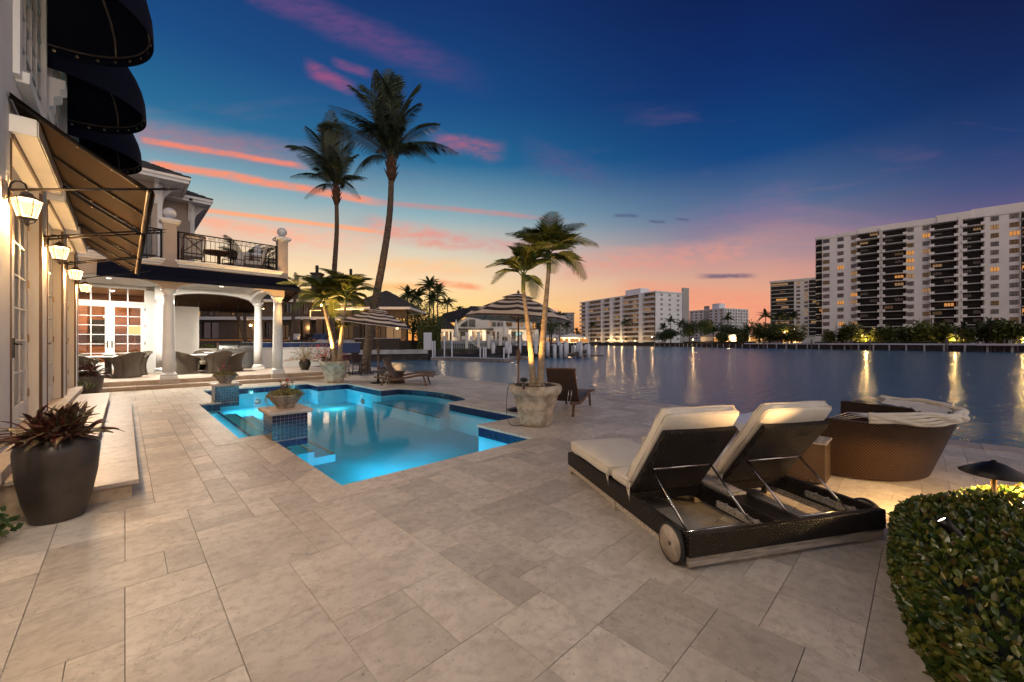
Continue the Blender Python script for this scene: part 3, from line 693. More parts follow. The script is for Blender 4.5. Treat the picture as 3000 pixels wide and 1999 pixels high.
# stone steps to the doors
steps = thing('door_steps', 'two long travertine steps running below the french doors of the villa', 'steps', (-.8, 5.2, 0))
def stepslab(x0, x1, y0, y1, z, parts):
    L = (y1 - y0) / parts
    for k in range(parts):
        MB().cbox(x0, x1, y0 + L * k + .002, y0 + L * (k + 1) - .002, z - .035, z, .004).build('tread', M['coping'], steps)
    MB().box(x0, x1 - .05, y0 + .05, y1 - .03, 0 if x0 > .4 else 0, z - .036).build('riser', M['riser'], steps)
stepslab(.44, .90, .1, 8.2, .17, 9); stepslab(-.05, .56, .12, 7.95, .335, 10)
# ---------------------------------------------------------------- wall lanterns
def lantern(label, v):
    r = thing('wall_lantern', label, 'lantern', (UW, v, 2.82), 0, 'wall lanterns on the villa piers'); r.scale = (.74, .74, .74)
    b = MB(); b.box(0, .03, -.055, .055, .10, .34); b.box(.03, .045, -.035, .035, .14, .30)
    b.build('wall_plate', M['lantern'], r)
    a = MB(); pts = [(.045, 0, -.02), (.045, 0, .2)] + [(.045 + .07 - .07 * cos(t), 0, .2 + .16 * sin(t)) for t in (pi * .25, pi * .5)] + [(.16, 0, .38), (.2, 0, .345), (.205, 0, .27)]
    pts = [(.07, 0, .02), (.055, 0, .06), (.055, 0, .24), (.07, 0, .31), (.105, 0, .355), (.15, 0, .36), (.19, 0, .335), (.205, 0, .28)]
    a.tube(pts, .011, 8); a.tube([(.03, 0, .18), (.055, 0, .18)], .009, 6); a.tube([(.03, 0, .12), (.055, 0, .12)], .009, 6)
    a.build('arm', M['iron'], r)
    c = .205
    rf = MB(); rad = lambda an, j: 1 / max(.8, cos(((an + pi / 6) % (pi / 3)) - pi / 6))
    rf.lathe([(.001, .265), (.018, .26), (.014, .235), (.05, .215), (.06, .19), (.115, .15), (.152, .138), (.152, .122), (.14, .118), (.001, .118)], 6, (c, 0, 0), smooth=False)
    rf.build('roof', M['lantern'], r)
    g = MB().lathe([(.138, .117), (.082, -.105)], 6, (c, 0, 0), cap=False, smooth=False); g.build('glass', M['bulb_soft'], r)
    bars = MB()
    for k in range(6):
        t = 2 * pi * k / 6; bars.tube([(c + .142 * cos(t), .142 * sin(t), .12), (c + .086 * cos(t), .086 * sin(t), -.108)], .007, 4)
    bars.lathe([(.001, -.125), (.096, -.125), (.1, -.112), (.092, -.105), (.001, -.105)], 6, (c, 0, 0), smooth=False); bars.build('frame', M['lantern'], r)
    f = MB()
    for k in range(4):
        t = pi / 2 * k + .4; f.tube([(c + .085 * cos(t), .085 * sin(t), -.125), (c + .06 * cos(t), .06 * sin(t), -.165), (c + .02 * cos(t), .02 * sin(t), -.19)], .007, 5)
    f.lathe([(.001, -.125), (.012, -.13), (.01, -.19), (.028, -.2), (.012, -.215), (.001, -.23)], 8, (c, 0, 0)); f.build('finial', M['lantern'], r)
    light('POINT', 'lantern_bulb', r, (c + .02, 0, .0), 175 if v > 5 else 250, (1, .57, .22) if v > 5 else (1, .83, .64), .10)
    return r
for lb, v in [('wall lantern outside the picture beside the first french door', 3.55), ('wall lantern outside the picture, behind the tripod', .85), ('largest and nearest glowing wall lantern under the spear rod', 6.2), ('second glowing wall lantern from the camera on the villa pier', 8.95),
              ('third glowing wall lantern, small, beside the far awning rods', 11.65), ('farthest wall lantern at the villa corner before the white porch doors', 14.35)]:
    lantern(lb, v)
# ---------------------------------------------------------------- lean-to awnings on spear rods
UF, ZF = 1.07, 3.31
def awning(v0, v1, label):
    r = thing('spear_awning', label, 'awning', (UW, v0, 0), 0, 'sloping awnings over the french doors'); L = v1 - v0; zt = 4.02; n = 9
    def P(s_, t_, dz=0): return (.01 + (UF - .01) * s_, L * t_, zt + (ZF - zt) * s_ - .03 * sin(pi * s_) + dz)
    top = MB(); top.grid(lambda s_, t_: P(s_, t_, .012), 6, 8); top.build('canopy_top', M['canvas'], r)
    un = MB(); un.grid(lambda s_, t_: P(s_, 1 - t_, -.004), 6, 8); un.build('canopy_lining', M['canvas_u'], r)
    for t_ in (.012, .5, .988):
        rb = MB(); w = .035 if t_ == .5 else .03
        pts = [P(i / 6, t_, -.028) for i in range(7)]
        for i in range(6):
            a, b = pts[i], pts[i + 1]; rb.add([(a[0], a[1] - w, a[2] + .012), (a[0], a[1] + w, a[2] + .012), (b[0], b[1] + w, b[2] + .012), (b[0], b[1] - w, b[2] + .012)], [(0, 1, 2, 3)])
        rb.tube(pts, .012, 6); rb.build('rafter', M['iron'], r)
        for i in (1.2, 2.7, 4.2, 5.4):
            p = P(i / 6, t_, -.022); MB().lathe([(.008, 0), (.019, 0), (.019, .006), (.008, .006)], 10, cap=False).build('grommet', M['grommet'], r, (p[0], p[1] + (.022 if t_ < .9 else -.022), p[2] - .006))
    fb = MB().tube([(UF, .0, ZF - .01), (UF, L, ZF - .01)], .021, 8); fb.build('front_bar', M['iron'], r)
    lc = MB()
    q = int(L / .06)
    for i in range(q):
        a = L * i / q; lc.tube([(UF - .03, a, ZF + .0), (UF - .025, a + .03, ZF - .035), (UF - .005, a + .055, ZF - .03)], .006, 4)
    lc.build('lacing', M['strap'], r)
    va = MB(); va.grid(lambda s_, t_: (UF + .012 + .03 * sin(s_ * 3.1), L * t_, ZF + .02 - .13 * s_), 4, 8); va.build('valance', M['canvas_u'], r)
    for yy in (-.02, L + .02):
        rod = MB(); A, B = Vector((.0, yy, 3.03)), Vector((1.10, yy, 3.33)); d = (B - A).normalized()
        rod.tube([A, B + d * .08], .013, 8); rod.lathe([(.03, 0), (.03, .015)], 8, (0.01, yy, 3.02))
        e = B + d * .08; rod.tube([e, e + d * .02, e + d * .03, e + d * .05], [.013, .024, .013, .013], 8)
        rod.tube([e + d * .05, e + d * .075, e + d * .2], [.012, .030, .001], 6, flat=.5)
        rod.build('spear_rod', M['iron'], r)
    return r
awning(6.42, 8.86, 'nearest black canvas awning on spear rods, brown lit lining, over the first french doors')
awning(9.12, 11.56, 'second black canvas awning on spear rods in the row')
awning(11.82, 14.26, 'third black canvas awning on spear rods, closest to the porch')
# ---------------------------------------------------------------- quarter-dome awnings of the upper windows
def dome(vc, label):
    r = thing('dome_awning', label, 'awning', (UW, vc, 5.76), 0, 'black dome awnings over the upper windows'); R_ = 1.14; Hh = 1.25
    def P(a, b, q=1.): return (R_ * q * cos(b) * sin(a) + .005, -R_ * q * cos(b) * cos(a), Hh * q * sin(b))
    o = MB(); o.grid(lambda s_, t_: P(pi * s_, pi / 2 * t_, 1.), 28, 10); o.build('canopy', M['canvas'], r)
    i_ = MB(); i_.grid(lambda s_, t_: P(pi * (1 - s_), pi / 2 * t_, .985), 28, 10); i_.build('lining', M['canvas'], r)
    va = MB(); va.grid(lambda s_, t_: (R_ * sin(pi * s_) + .005, -R_ * cos(pi * s_), -.12 * t_), 28, 1); va.grid(lambda s_, t_: (R_ * .99 * sin(pi * (1 - s_)) + .005, -R_ * .99 * cos(pi * (1 - s_)), -.12 * t_), 28, 1)
    va.build('valance', M['canvas'], r)
    MB().tube([(R_ * .965 * sin(pi * t / 28) + .01, -R_ * .965 * cos(pi * t / 28), .0) for t in range(29)], .013, 6).build('rim_tube', M['lantern'], r)
    for a in (.28, .52, .76):
        MB().tube([P(pi * a, pi / 2 * t / 8, .965) for t in range(9)], .015, 6).build('rib', M['lantern'], r)
    g = MB().lathe([(.009, 0), (.02, 0), (.02, .008), (.009, .008)], 8, cap=False).mesh('grommet', M['grommet'])
    for k in range(15):
        a = pi * (k + .5) / 15; place(g, 'grommet', r, (R_ * .982 * sin(a), -R_ * .982 * cos(a), -.06), rot=(radians(90), 0, a + pi))
    return r
dome(7.6, 'topmost black dome awning, cut by the top of the frame, brass eyelets on its rim')
dome(10.3, 'middle black dome awning of the three on the upper wall')
dome(13.0, 'lowest looking, farthest black dome awning beside the roof eave')
# ---------------------------------------------------------------- the porch wing across the end of the terrace
porch = thing('porch_wing', 'white arcaded porch with tuscan columns, balcony above and lit french doors behind', 'building', (0, 17.4, 0))
def Q(mb, name, mat, **k): return mb.build(name, M[mat], porch, **k)
DZ = .27
def py(v): return v - 17.4
# floor, steps
fl = MB(); rf2 = random.Random(3)
MB().box(-5, 6.9, 0.36, 9.9, -.03, DZ - .031).build('porch_base', M['grout'], porch)
k = 0; vv = .02
while vv < 8:
    uu = -1.8 + (.3 if k % 2 else 0)
    while uu < 6.85:
        w = rf2.choice([.6, .6, .4]); x1 = min(uu + w, 6.88)
        if uu < 5 and vv < 3.0 and uu > -1.2: MB().cbox(uu + .003, x1 - .003, vv + .003, vv + .397, DZ - .03, DZ, .003).build('floor_tile', M['coping'], porch)
        else: fl.cbox(uu + .003, x1 - .003, vv + .003, vv + .397, DZ - .03, DZ, .003)
        uu += w
    vv += .4; k += 1
fl.build('far_floor_tiles', M['coping'], porch, kind='stuff')
for (x0, x1) in ((-1.6, 6.6),):
    u = x0
    while u < x1 - .01:
        L = min(.62, x1 - u)
        MB().cbox(u + .002, u + L - .002, -.42, .02, .098, .125, .004).build('step_tread', M['coping'], porch)
        MB().box(u + .002, u + L - .002, -.40, -.37, 0, .097).build('step_riser', M['riser'], porch)
        MB().box(u + .002, u + L - .002, .0, .03, .126, DZ - .031).build('step_riser', M['riser'], porch)
        u += L
MB().box(-1.6, 6.58, -.369, .0, 0, .0975).build('step_core', M['grout'], porch)
# columns
COLS = [(1.05, 17.52), (4.28, 17.55), (1.05, 21.3), (4.42, 21.4)]
def column(u, v, label, ped):
    r = thing('tuscan_column', label, 'column', (u, v, DZ if not ped else 0), 0, 'white tuscan columns of the porch')
    z0 = DZ if ped else 0
    if ped: MB().box(-.27, .27, -.30, .24, 0, DZ + .012).build('pedestal', M['coping'], r)
    z0 += .012 if ped else 0
    MB().box(-.215, .215, -.215, .215, z0, z0 + .10).build('plinth', M['trim'], r)
    b = z0 + .1; t = (3.27 if ped else 3.0)
    MB().lathe([(.205, b), (.215, b + .03), (.205, b + .065), (.185, b + .075), (.18, b + .1), (.172, b + .11)], 32).build('base_moulding', M['trim'], r)
    MB().lathe([(.172, b + .108), (.172, b + .8), (.165, b + 1.4), (.148, b + 2.3), (.143, t - .22)], 32).build('shaft', M['trim'], r)
    MB().lathe([(.143, t - .222), (.158, t - .20), (.143, t - .185), (.143, t - .14), (.165, t - .12), (.165, t - .1), (.2, t - .07), (.215, t - .055), (.215, t - .001)], 32).build('capital', M['trim'], r)
    return r
column(*COLS[0], 'white column at the middle of the porch steps, left of the grill', True)
column(*COLS[1], 'rightmost white porch column standing on the step corner', True)
column(*COLS[2], 'white column behind the middle one, against the porch wall', False)
column(*COLS[3], 'white column at the rear right corner of the porch beside the grill', False)
# arched beams
def arch_beam(x0, x1, y0, y1, zs, zc, zt, name, mat, axis='x', n=22):
    mb = MB(); pts = [(x0, zs)] + [(x0 + (x1 - x0) * i / n, zs + (zc - zs) * sqrt(max(0, 1 - (2 * i / n - 1) ** 2)) ** 1.15) for i in range(n + 1)] + [(x1, zs)]
    for i in range(n):
        a, b = pts[i + 1], pts[i + 2]
        q = [(a[0], y0, a[1]), (b[0], y0, b[1]), (b[0], y1, b[1]), (a[0], y1, a[1]), (a[0], y0, zt), (b[0], y0, zt), (b[0], y1, zt), (a[0], y1, zt)]
        fs = [(0, 1, 5, 4), (2, 3, 7, 6), (0, 3, 2, 1)]
        if axis == 'y': q = [(p[1], p[0], p[2]) for p in q]; fs = [tuple(reversed(f)) for f in fs]
        mb.add(q, fs)
    return Q(mb, name, mat)
ZB = 3.27
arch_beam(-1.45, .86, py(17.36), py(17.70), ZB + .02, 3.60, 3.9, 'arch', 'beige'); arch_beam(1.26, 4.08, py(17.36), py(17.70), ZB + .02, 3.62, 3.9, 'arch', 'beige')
Q(MB().box(.86, 1.26, py(17.36), py(17.70), ZB, 3.9), 'arch_springer', 'beige'); Q(MB().box(4.08, 4.47, py(17.36), py(17.70), ZB, 3.9), 'arch_springer', 'beige')
arch_beam(py(17.75), py(21.2), 4.10, 4.46, ZB + .02, 3.6, 3.9, 'side_arch', 'trim', 'y')
arch_beam(1.26, 4.2, py(21.22), py(21.56), ZB + .02, 3.58, 3.9, 'rear_arch', 'trim')
Q(MB().box(4.2, 4.6, py(21.22), py(21.56), ZB, 3.9), 'arch_springer', 'trim'); Q(MB().box(.85, 1.26, py(21.22), py(21.56), ZB, 3.9), 'arch_springer', 'trim')
Q(MB().box(-1.45, 4.09, py(17.705), py(21.6), 3.72, 3.9), 'ceiling', 'trim')
# balcony floor, moulding, piers
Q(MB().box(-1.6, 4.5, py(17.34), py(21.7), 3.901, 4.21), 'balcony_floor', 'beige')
pr = [(0, 4.03), (-.03, 4.03), (-.03, 4.07), (-.08, 4.10), (-.08, 4.15), (-.13, 4.18), (-.13, 4.24), (0, 4.24)]
for (a, b) in ((1.32, 4.26), (-1.6, .82)):
    mb = MB(); n = len(pr); vs = [(a + (0.0 if False else p[0]), py(17.34) + p[0], p[1]) for p in pr] + [(b - p[0], py(17.34) + p[0], p[1]) for p in pr]
    mb.add(vs, [(k, k + n, (k + 1) % n + n, (k + 1) % n) for k in range(n)] + [tuple(range(n)), tuple(range(2 * n - 1, n - 1, -1))]); Q(mb, 'balcony_moulding', 'trim')
def bpier(u, v):
    Q(MB().box(u - .17, u + .17, py(v) - .17, py(v) + .17, 3.905, 5.43), 'balcony_pier', 'beige')
    c = MB()
    for (o, z0, z1) in ((.19, 5.431, 5.46), (.23, 5.461, 5.49), (.27, 5.491, 5.56), (.2, 5.561, 5.60)): c.box(u - o, u + o, py(v) - o, py(v) + o, z0, z1)
    Q(c, 'pier_cap', 'trim')
    Q(MB().lathe([(.09, 0), (.06, .03), (.06, .05)], 16, (u, py(v), 5.60)).sphere((u, py(v), 5.81), .175, 20, 14), 'ball_finial', 'trim')
for u, v in ((1.07, 17.5), (4.42, 17.5), (4.42, 21.5)): bpier(u, v)
def railing(p, q, posts, z0=4.32, z1=5.22):
    (x0, y0), (x1, y1) = p, q; L = sqrt((x1 - x0) ** 2 + (y1 - y0) ** 2); d = ((x1 - x0) / L, (y1 - y0) / L)
    def at(t, z): return (x0 + d[0] * t, y0 + d[1] * t, z)
    rl = MB(); rl.tube([at(0, z1), at(L, z1)], .022, 6); rl.tube([at(0, z1 - .16), at(L, z1 - .16)], .012, 4); rl.tube([at(0, z0), at(L, z0)], .014, 4); Q(rl, 'rail', 'iron')
    for t in posts: Q(MB().tube([at(t * L, 4.21), at(t * L, z1)], .028, 4), 'rail_post', 'iron')
    n = int(L / .125)
    bm = MB().tube([(0, 0, z0), (0, 0, z1 - .16)], .008, 4)
    me = bm.mesh('baluster', M['iron'])
    for i in range(1, n): a = at(L * i / n, 0); place(me, 'baluster', porch, a)
    sc_ = MB(); m = int(L / .27)
    for i in range(m):
        c0 = L * (i + .5) / m; s_ = 1 if i % 2 else -1
        for e in (-1, 1):
            pts = []
            for k in range(12):
                a = k / 11 * 2.6 * pi; r_ = .058 * (1 - k / 14)
                pts.append(at(c0 + e * (.062 + 0) + e * r_ * cos(a + pi) , z1 - .08 + s_ * e * r_ * sin(a) ))
            sc_.tube(pts, .0065, 4)
    Q(sc_, 'scrollwork', 'iron')
railing((1.26, py(17.48)), (4.24, py(17.48)), (.01, .5, .99)); railing((-1.5, py(17.48)), (.88, py(17.48)), (.5, .99)); railing((4.42, py(17.7)), (4.42, py(21.3)), (.5,))
# black canvas skirt round the porch
def skirt(P0, P1, out, z0=4.0, z1=3.60, proj=.42):
    mb = MB(); (x0, y0), (x1, y1) = P0, P1
    mb.add([(x0, y0, z0), (x1, y1, z0), (x1 + out[0][0], y1 + out[0][1], z1), (x0 + out[1][0], y0 + out[1][1], z1), (x1 + out[0][0], y1 + out[0][1], z1 - .14), (x0 + out[1][0], y0 + out[1][1], z1 - .14)], [(3, 2, 1, 0), (3, 5, 4, 2)])
    return mb
tr = thing('porch_awning', 'black canvas skirt awning wrapping the porch below the balcony', 'awning', (0, 17.4, 0))
skirt((-.6, py(17.335)), (4.505, py(17.335)), ((.42, -.42), (0, -.42))).build('front_skirt', M['canvas'], tr)
skirt((4.505, py(17.335)), (4.505, py(22.6)), ((1.5, .6), (.42, -.42)), z1=3.60).build('side_skirt', M['canvas_u'], tr)
mb = MB()
for k in range(7):
    t = (k + .5) / 7; y = py(17.5) + 4.8 * t; mb.tube([(4.5, y, 3.97), (4.95 + 1.0 * t, y - .1 + .7 * t, 3.58)], .014, 5)
mb.tube([(4.5, py(17.4), 3.3), (5.2, py(18.2), 3.56)], .014, 5); mb.tube([(4.92, py(17.0), 3.47), (6.0, py(23.2), 3.47)], .014, 5); mb.build('awning_frame', M['iron'], tr)
# rear skirt seen through the arches
mb = MB().add([(.6, py(21.7), 3.62), (4.6, py(21.7), 3.62), (5.2, py(24.6), 3.05), (.6, py(24.6), 3.05)], [(0, 1, 2, 3)]); mb.build('rear_canopy', M['canvas_u'], tr)
mb = MB()
for k in range(6): u = .9 + .72 * k; mb.tube([(u, py(21.7), 3.6), (u + .1 * k, py(24.6), 3.03)], .013, 5)
mb.tube([(.6, py(24.6), 3.02), (5.2, py(24.6), 3.02)], .02, 6); mb.build('rear_frame', M['iron'], tr)
# rear walls
VW = 21.8
Q(MB().box(.62, .98, py(VW), py(22.1), DZ, 3.72), 'rear_wall', 'stucco'); Q(MB().box(-4, .62, py(VW), py(22.1), 3.70, 3.9), 'rear_wall', 'stucco'); Q(MB().box(-4, -1.5, py(VW), py(22.1), DZ, 3.69), 'rear_wall', 'stucco')
Q(MB().box(.9, 2.5, py(24.0), py(24.3), DZ, 3.6), 'side_wall', 'stucco'); Q(MB().box(2.47, 2.53, py(23.97), py(24.33), DZ, 3.6), 'corner_board', 'trim')
Q(MB().box(2.54, 3.6, py(24.1), py(24.4), DZ, 1.2), 'low_wall', 'stucco')
Q(MB().box(-1.42, .60, py(VW) - .01, py(22.1), DZ, .43), 'door_threshold', 'coping')
def pdoor(x0, w, hs):
    z0, z1, st = .44, 3.0, .13; y = py(VW) + .03
    f = MB(); f.box(x0 + .003, x0 + st, y, y + .05, z0, z1); f.box(x0 + w - st, x0 + w - .003, y, y + .05, z0, z1); f.box(x0 + st, x0 + w - st, y + .001, y + .05, z0, z0 + .28); f.box(x0 + st, x0 + w - st, y + .001, y + .05, z1 - .13, z1)
    f = Q(f, 'french_door', 'trim'); g0, g1, a, b = z0 + .28, z1 - .13, x0 + st, x0 + w - st; mu = MB()
    mu.box((a + b) / 2 - .014, (a + b) / 2 + .014, y + .005, y + .04, g0, g1)
    for k in range(1, 6): z = g0 + (g1 - g0) * k / 6; mu.box(a, b, y + .006, y + .039, z - .013, z + .013)
    mu.build('muntin', M['trim'], f)
    for k in range(6):
        for q in range(2): MB().box(a + (b - a) * q / 2 + .014, a + (b - a) * (q + 1) / 2 - .014, y + .02, y + .026, g0 + (g1 - g0) * k / 6 + .013, g0 + (g1 - g0) * (k + 1) / 6 - .013).build('pane', M['glass'], f)
    hx = x0 + (w - .06 if hs > 0 else .06)
    h = MB(); h.box(hx - .022, hx + .022, y - .014, y, 1.28, 1.56); h.tube([(hx, y - .014, 1.45), (hx, y - .05, 1.45), (hx - hs * .1, y - .055, 1.44)], .01, 6); h.build('door_handle', M['lantern'], f)
    ex = x0 + (.0 if hs > 0 else w)
    for z in (.7, 1.4, 2.1, 2.75): MB().box(ex - .02, ex + .02, y - .012, y, z, z + .12).build('hinge', M['steel'], f)
pdoor(-1.42, 1.0, 1); pdoor(-.418, 1.0, -1)
ts = MB(); y = py(VW) + .03
ts.box(-1.42, .58, y, y + .05, 3.01, 3.10); ts.box(-1.42, .58, y, y + .05, 3.60, 3.69)
for k in range(5): x = -1.42 + .5 * k; ts.box(x - .02, x + .02, y + .001, y + .049, 3.10, 3.60)
Q(ts, 'transom_window', 'trim'); Q(MB().box(-1.4, .56, y + .02, y + .026, 3.10, 3.60), 'transom_glass', 'glass')
Q(MB().box(.582, .619, y - .01, y + .06, .44, 3.69), 'door_casing', 'trim')
# ceiling downlights
for (u, v) in ((-.4, 19.6), (2.75, 19.4), (2.75, 18.3)):
    r = MB().lathe([(.09, 0), (.10, -.012), (.07, -.012), (.07, -.004)], 20, cap=False); Q(r, 'downlight_trim', 'trim', loc=(u, py(v), 3.72))
    Q(MB().lathe([(.001, 0), (.075, -.001)], 20, cap=False), 'downlight_lens', 'led', loc=(u, py(v), 3.713))
    if v != 18.3: light('AREA', 'downlight', porch, (u, py(v), 3.69), 290, (1, .92, .78), .16)
# warm kitchen seen through the doors
rm = MB(); Q(MB().box(-3.9, 2.2, py(26.0), py(26.05), DZ, 3.7), 'kitchen_wall', 'wood_in'); Q(MB().box(-3.9, 2.2, py(22.1), py(26.0), .2, .43), 'kitchen_floor', 'riser'); Q(MB().box(-3.9, 2.2, py(22.11), py(26), 3.71, 3.8), 'kitchen_ceiling', 'linen')
for k in range(9):
    x = -3.8 + .66 * k
    c = MB().cbox(x + .01, x + .64, py(25.35), py(25.99), .44, 1.3); c = Q(c, 'base_cabinet', 'wood_in')
    MB().box(x + .08, x + .57, py(25.33), py(25.349), .55, 1.2).build('cabinet_panel', M['wood_in'], c)
    if k % 3 != 1:
        c = Q(MB().box(x + .01, x + .64, py(25.6), py(25.99), 1.9, 3.3), 'wall_cabinet', 'wood_in'); MB().box(x + .08, x + .57, py(25.58), py(25.599), 2.0, 3.2).build('cabinet_panel', M['wood_in'], c)
    else:
        c = Q(MB().box(x + .03, x + .62, py(25.5), py(25.98), 1.5, 2.5), 'wall_oven', 'black'); MB().box(x + .08, x + .57, py(25.49), py(25.499), 1.6, 1.95).build('oven_glass', M['darkglass'], c)
light('AREA', 'kitchen_light', porch, (-1.0, py(24.2), 3.6), 130, (1, .62, .30), 1.2)
lp = thing('table_lamp', 'cream shaded table lamp seen through the right porch door', 'lamp', (.30, 23.1, 1.2))
MB().lathe([(.05, 0), (.06, .03), (.02, .08), (.05, .25), (.015, .45), (.015, .62)], 14).build('lamp_base', M['wood_in'], lp); MB().lathe([(.22, .6), (.2, .98)], 24, cap=False).build('lamp_shade', M['shade'], lp)
Q(MB().cbox(-.5, .95, py(22.9), py(23.4), .44, 1.2), 'kitchen_island', 'wood_in')
# upper storey behind the balcony
up = thing('upper_storey', 'grey shadowed upper storey with tiled hip roof behind the balcony', 'building', (0, 20.2, 4.2))
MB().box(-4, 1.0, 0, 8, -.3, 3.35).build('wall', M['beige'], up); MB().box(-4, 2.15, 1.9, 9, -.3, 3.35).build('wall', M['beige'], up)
for (x, y0) in ((1.0, 0), (2.15, 1.9)): MB().box(x - .12, x + .025, y0 - .025, y0 + .12, -.2, 3.3).build('corner_pilaster', M['trim'], up)
def brk(x, y, ax):
    pr = [(0, 2.55), (.04, 2.55), (.10, 2.9), (.32, 3.2), (.55, 3.28), (.55, 3.38), (0, 3.38)]
    m = MB(); m.extr(pr, -.06, .06); o = m.build('eave_bracket', M['trim'], up, (x, y, 0), ax); return o
brk(.85, 0, -pi / 2); brk(1.0, .3, 0); brk(2.15, 2.2, 0); brk(2.0, 1.9, -pi / 2); brk(-.5, 0, -pi / 2)
def roofpart(x1, y0, ov, zt, rise):
    run = 3.4
    MB().box(-4, x1 + ov - .08, y0 - ov + .08, y0 + 9, zt - .02, zt + .03).build('soffit', M['trim'], up)
    f = MB(); f.box(-4, x1 + ov, y0 - ov, y0 - ov + .07, zt - .04, zt + .17); f.box(x1 + ov - .07, x1 + ov, y0 - ov + .071, y0 + 9, zt - .04, zt + .17); f.box(-4, x1 + ov + .05, y0 - ov - .05, y0 - ov - .001, zt + .08, zt + .18); f.box(x1 + ov + .001, x1 + ov + .05, y0 - ov, y0 + 9, zt + .08, zt + .18); f.build('fascia', M['trim'], up)
    c = MB(); z = zt + .18; rows = 12
    for k in range(rows):
        a, b = k / rows, (k + 1) / rows + .03
        xa, ya, za = x1 + ov + .06 - run * a, y0 - ov - .06 + run * a, z + rise * a
        xb, yb, zb = x1 + ov + .06 - run * b, y0 - ov - .06 + run * b, z + rise * b
        t = .05
        c.add([(-4, ya, za + t), (xa, ya, za + t), (xb, yb, zb), (-4, yb, zb), (-4, ya, za), (xa, ya, za)], [(0, 1, 2, 3), (4, 5, 1, 0)])
        c.add([(xa, ya, za + t), (xa, y0 + 9, za + t), (xb, y0 + 9, zb), (xb, yb, zb), (xa, ya, za), (xa, y0 + 9, za)], [(0, 1, 2, 3), (4, 5, 1, 0)])
    for k in range(14):
        a = k / 14; c.box(x1 + ov - run * a - .12, x1 + ov - run * a + .06, y0 - ov + run * a - .06, y0 - ov + run * a + .12, z + rise * a + .0, z + rise * a + .05)
    c.build('roof', M['roof'], up)
roofpart(1.0, 0, .75, 3.36, 1.7); roofpart(2.15, 1.9, .55, 3.30, 1.7)
MB().box(.2, .7, -.03, -.002, .2, 2.2).build('window', M['darkglass'], up)
# outdoor kitchen counter
ct = thing('outdoor_counter', 'long white outdoor kitchen counter with navy splash panel beside the grill', 'counter', (5.6, 21.9, DZ))
MB().box(-1.0, 2.2, 0, .7, 0, .93).build('body', M['stucco'], ct); MB().cbox(-1.03, 2.25, -.03, .73, .931, .97).build('worktop', M['trim'], ct)
MB().box(-1.6, 4.2, .85, .95, .6, 1.19).build('splash_panel', M['blue'], ct); MB().cbox(-1.62, 4.25, .80, 1.0, 1.191, 1.23).build('panel_ledge', M['dockgrey'], ct)
# grill
gr = thing('gas_grill', 'large stainless steel gas grill with rolled hood, drawers and two control knobs', 'grill', (3.05, 22.1, DZ))
MB().box(0, 1.45, 0, .7, .05, .78).build('cabinet', M['steel'], gr)
MB().box(.03, 1.42, -.015, .0, .60, .77).build('control_panel', M['steel'], gr)
hd = MB(); pr = [(.02, .80)] + [(.36 - .34 * cos(t), .80 + .42 * sin(t)) for t in (0.3, .7, 1.1, 1.5)] + [(.68, 1.2), (.68, .8)]
n = len(pr); hd.add([(0.0, y, z) for y, z in pr] + [(1.45, y, z) for y, z in pr], [((k + 1) % n, k, n + k, n + (k + 1) % n) for k in range(n)] + [tuple(range(n)), tuple(range(2 * n - 1, n - 1, -1))]); hd.build('hood', M['steel'], gr)
MB().tube([(.08, -.05, .93), (1.37, -.05, .93)], .018, 8).tube([(.1, -.05, .93), (.1, .05, .95)], .012, 6).tube([(1.35, -.05, .93), (1.35, .05, .95)], .012, 6).build('hood_handle', M['chrome'], gr)
MB().lathe([(.001, 0), (.045, 0), (.045, .012), (.001, .012)], 16).build('thermometer', M['chrome'], gr, (.72, .02, 1.05)).rotation_euler = (radians(90), 0, 0)
for x in (.62, 1.02, 1.12): MB().lathe([(.001, 0), (.028, 0), (.024, .035), (.001, .035)], 14).build('knob', M['chrome'], gr, (x, -.015, .69)).rotation_euler = (radians(90), 0, 0)
for (x0, x1, z0, z1) in ((.05, .38, .08, .56), (.41, 1.4, .33, .56), (.41, 1.4, .08, .31)):
    d = MB().cbox(x0, x1, -.022, -.001, z0, z1, .001).build('drawer', M['steel'], gr)
    MB().tube([((x0 + x1) / 2 - .09, -.045, z1 - .06), ((x0 + x1) / 2 + .09, -.045, z1 - .06)], .008, 6).build('pull', M['chrome'], d)
MB().box(1.62, 1.9, .0, .65, 0, .9).build('side_cabinet', M['steel'], gr)
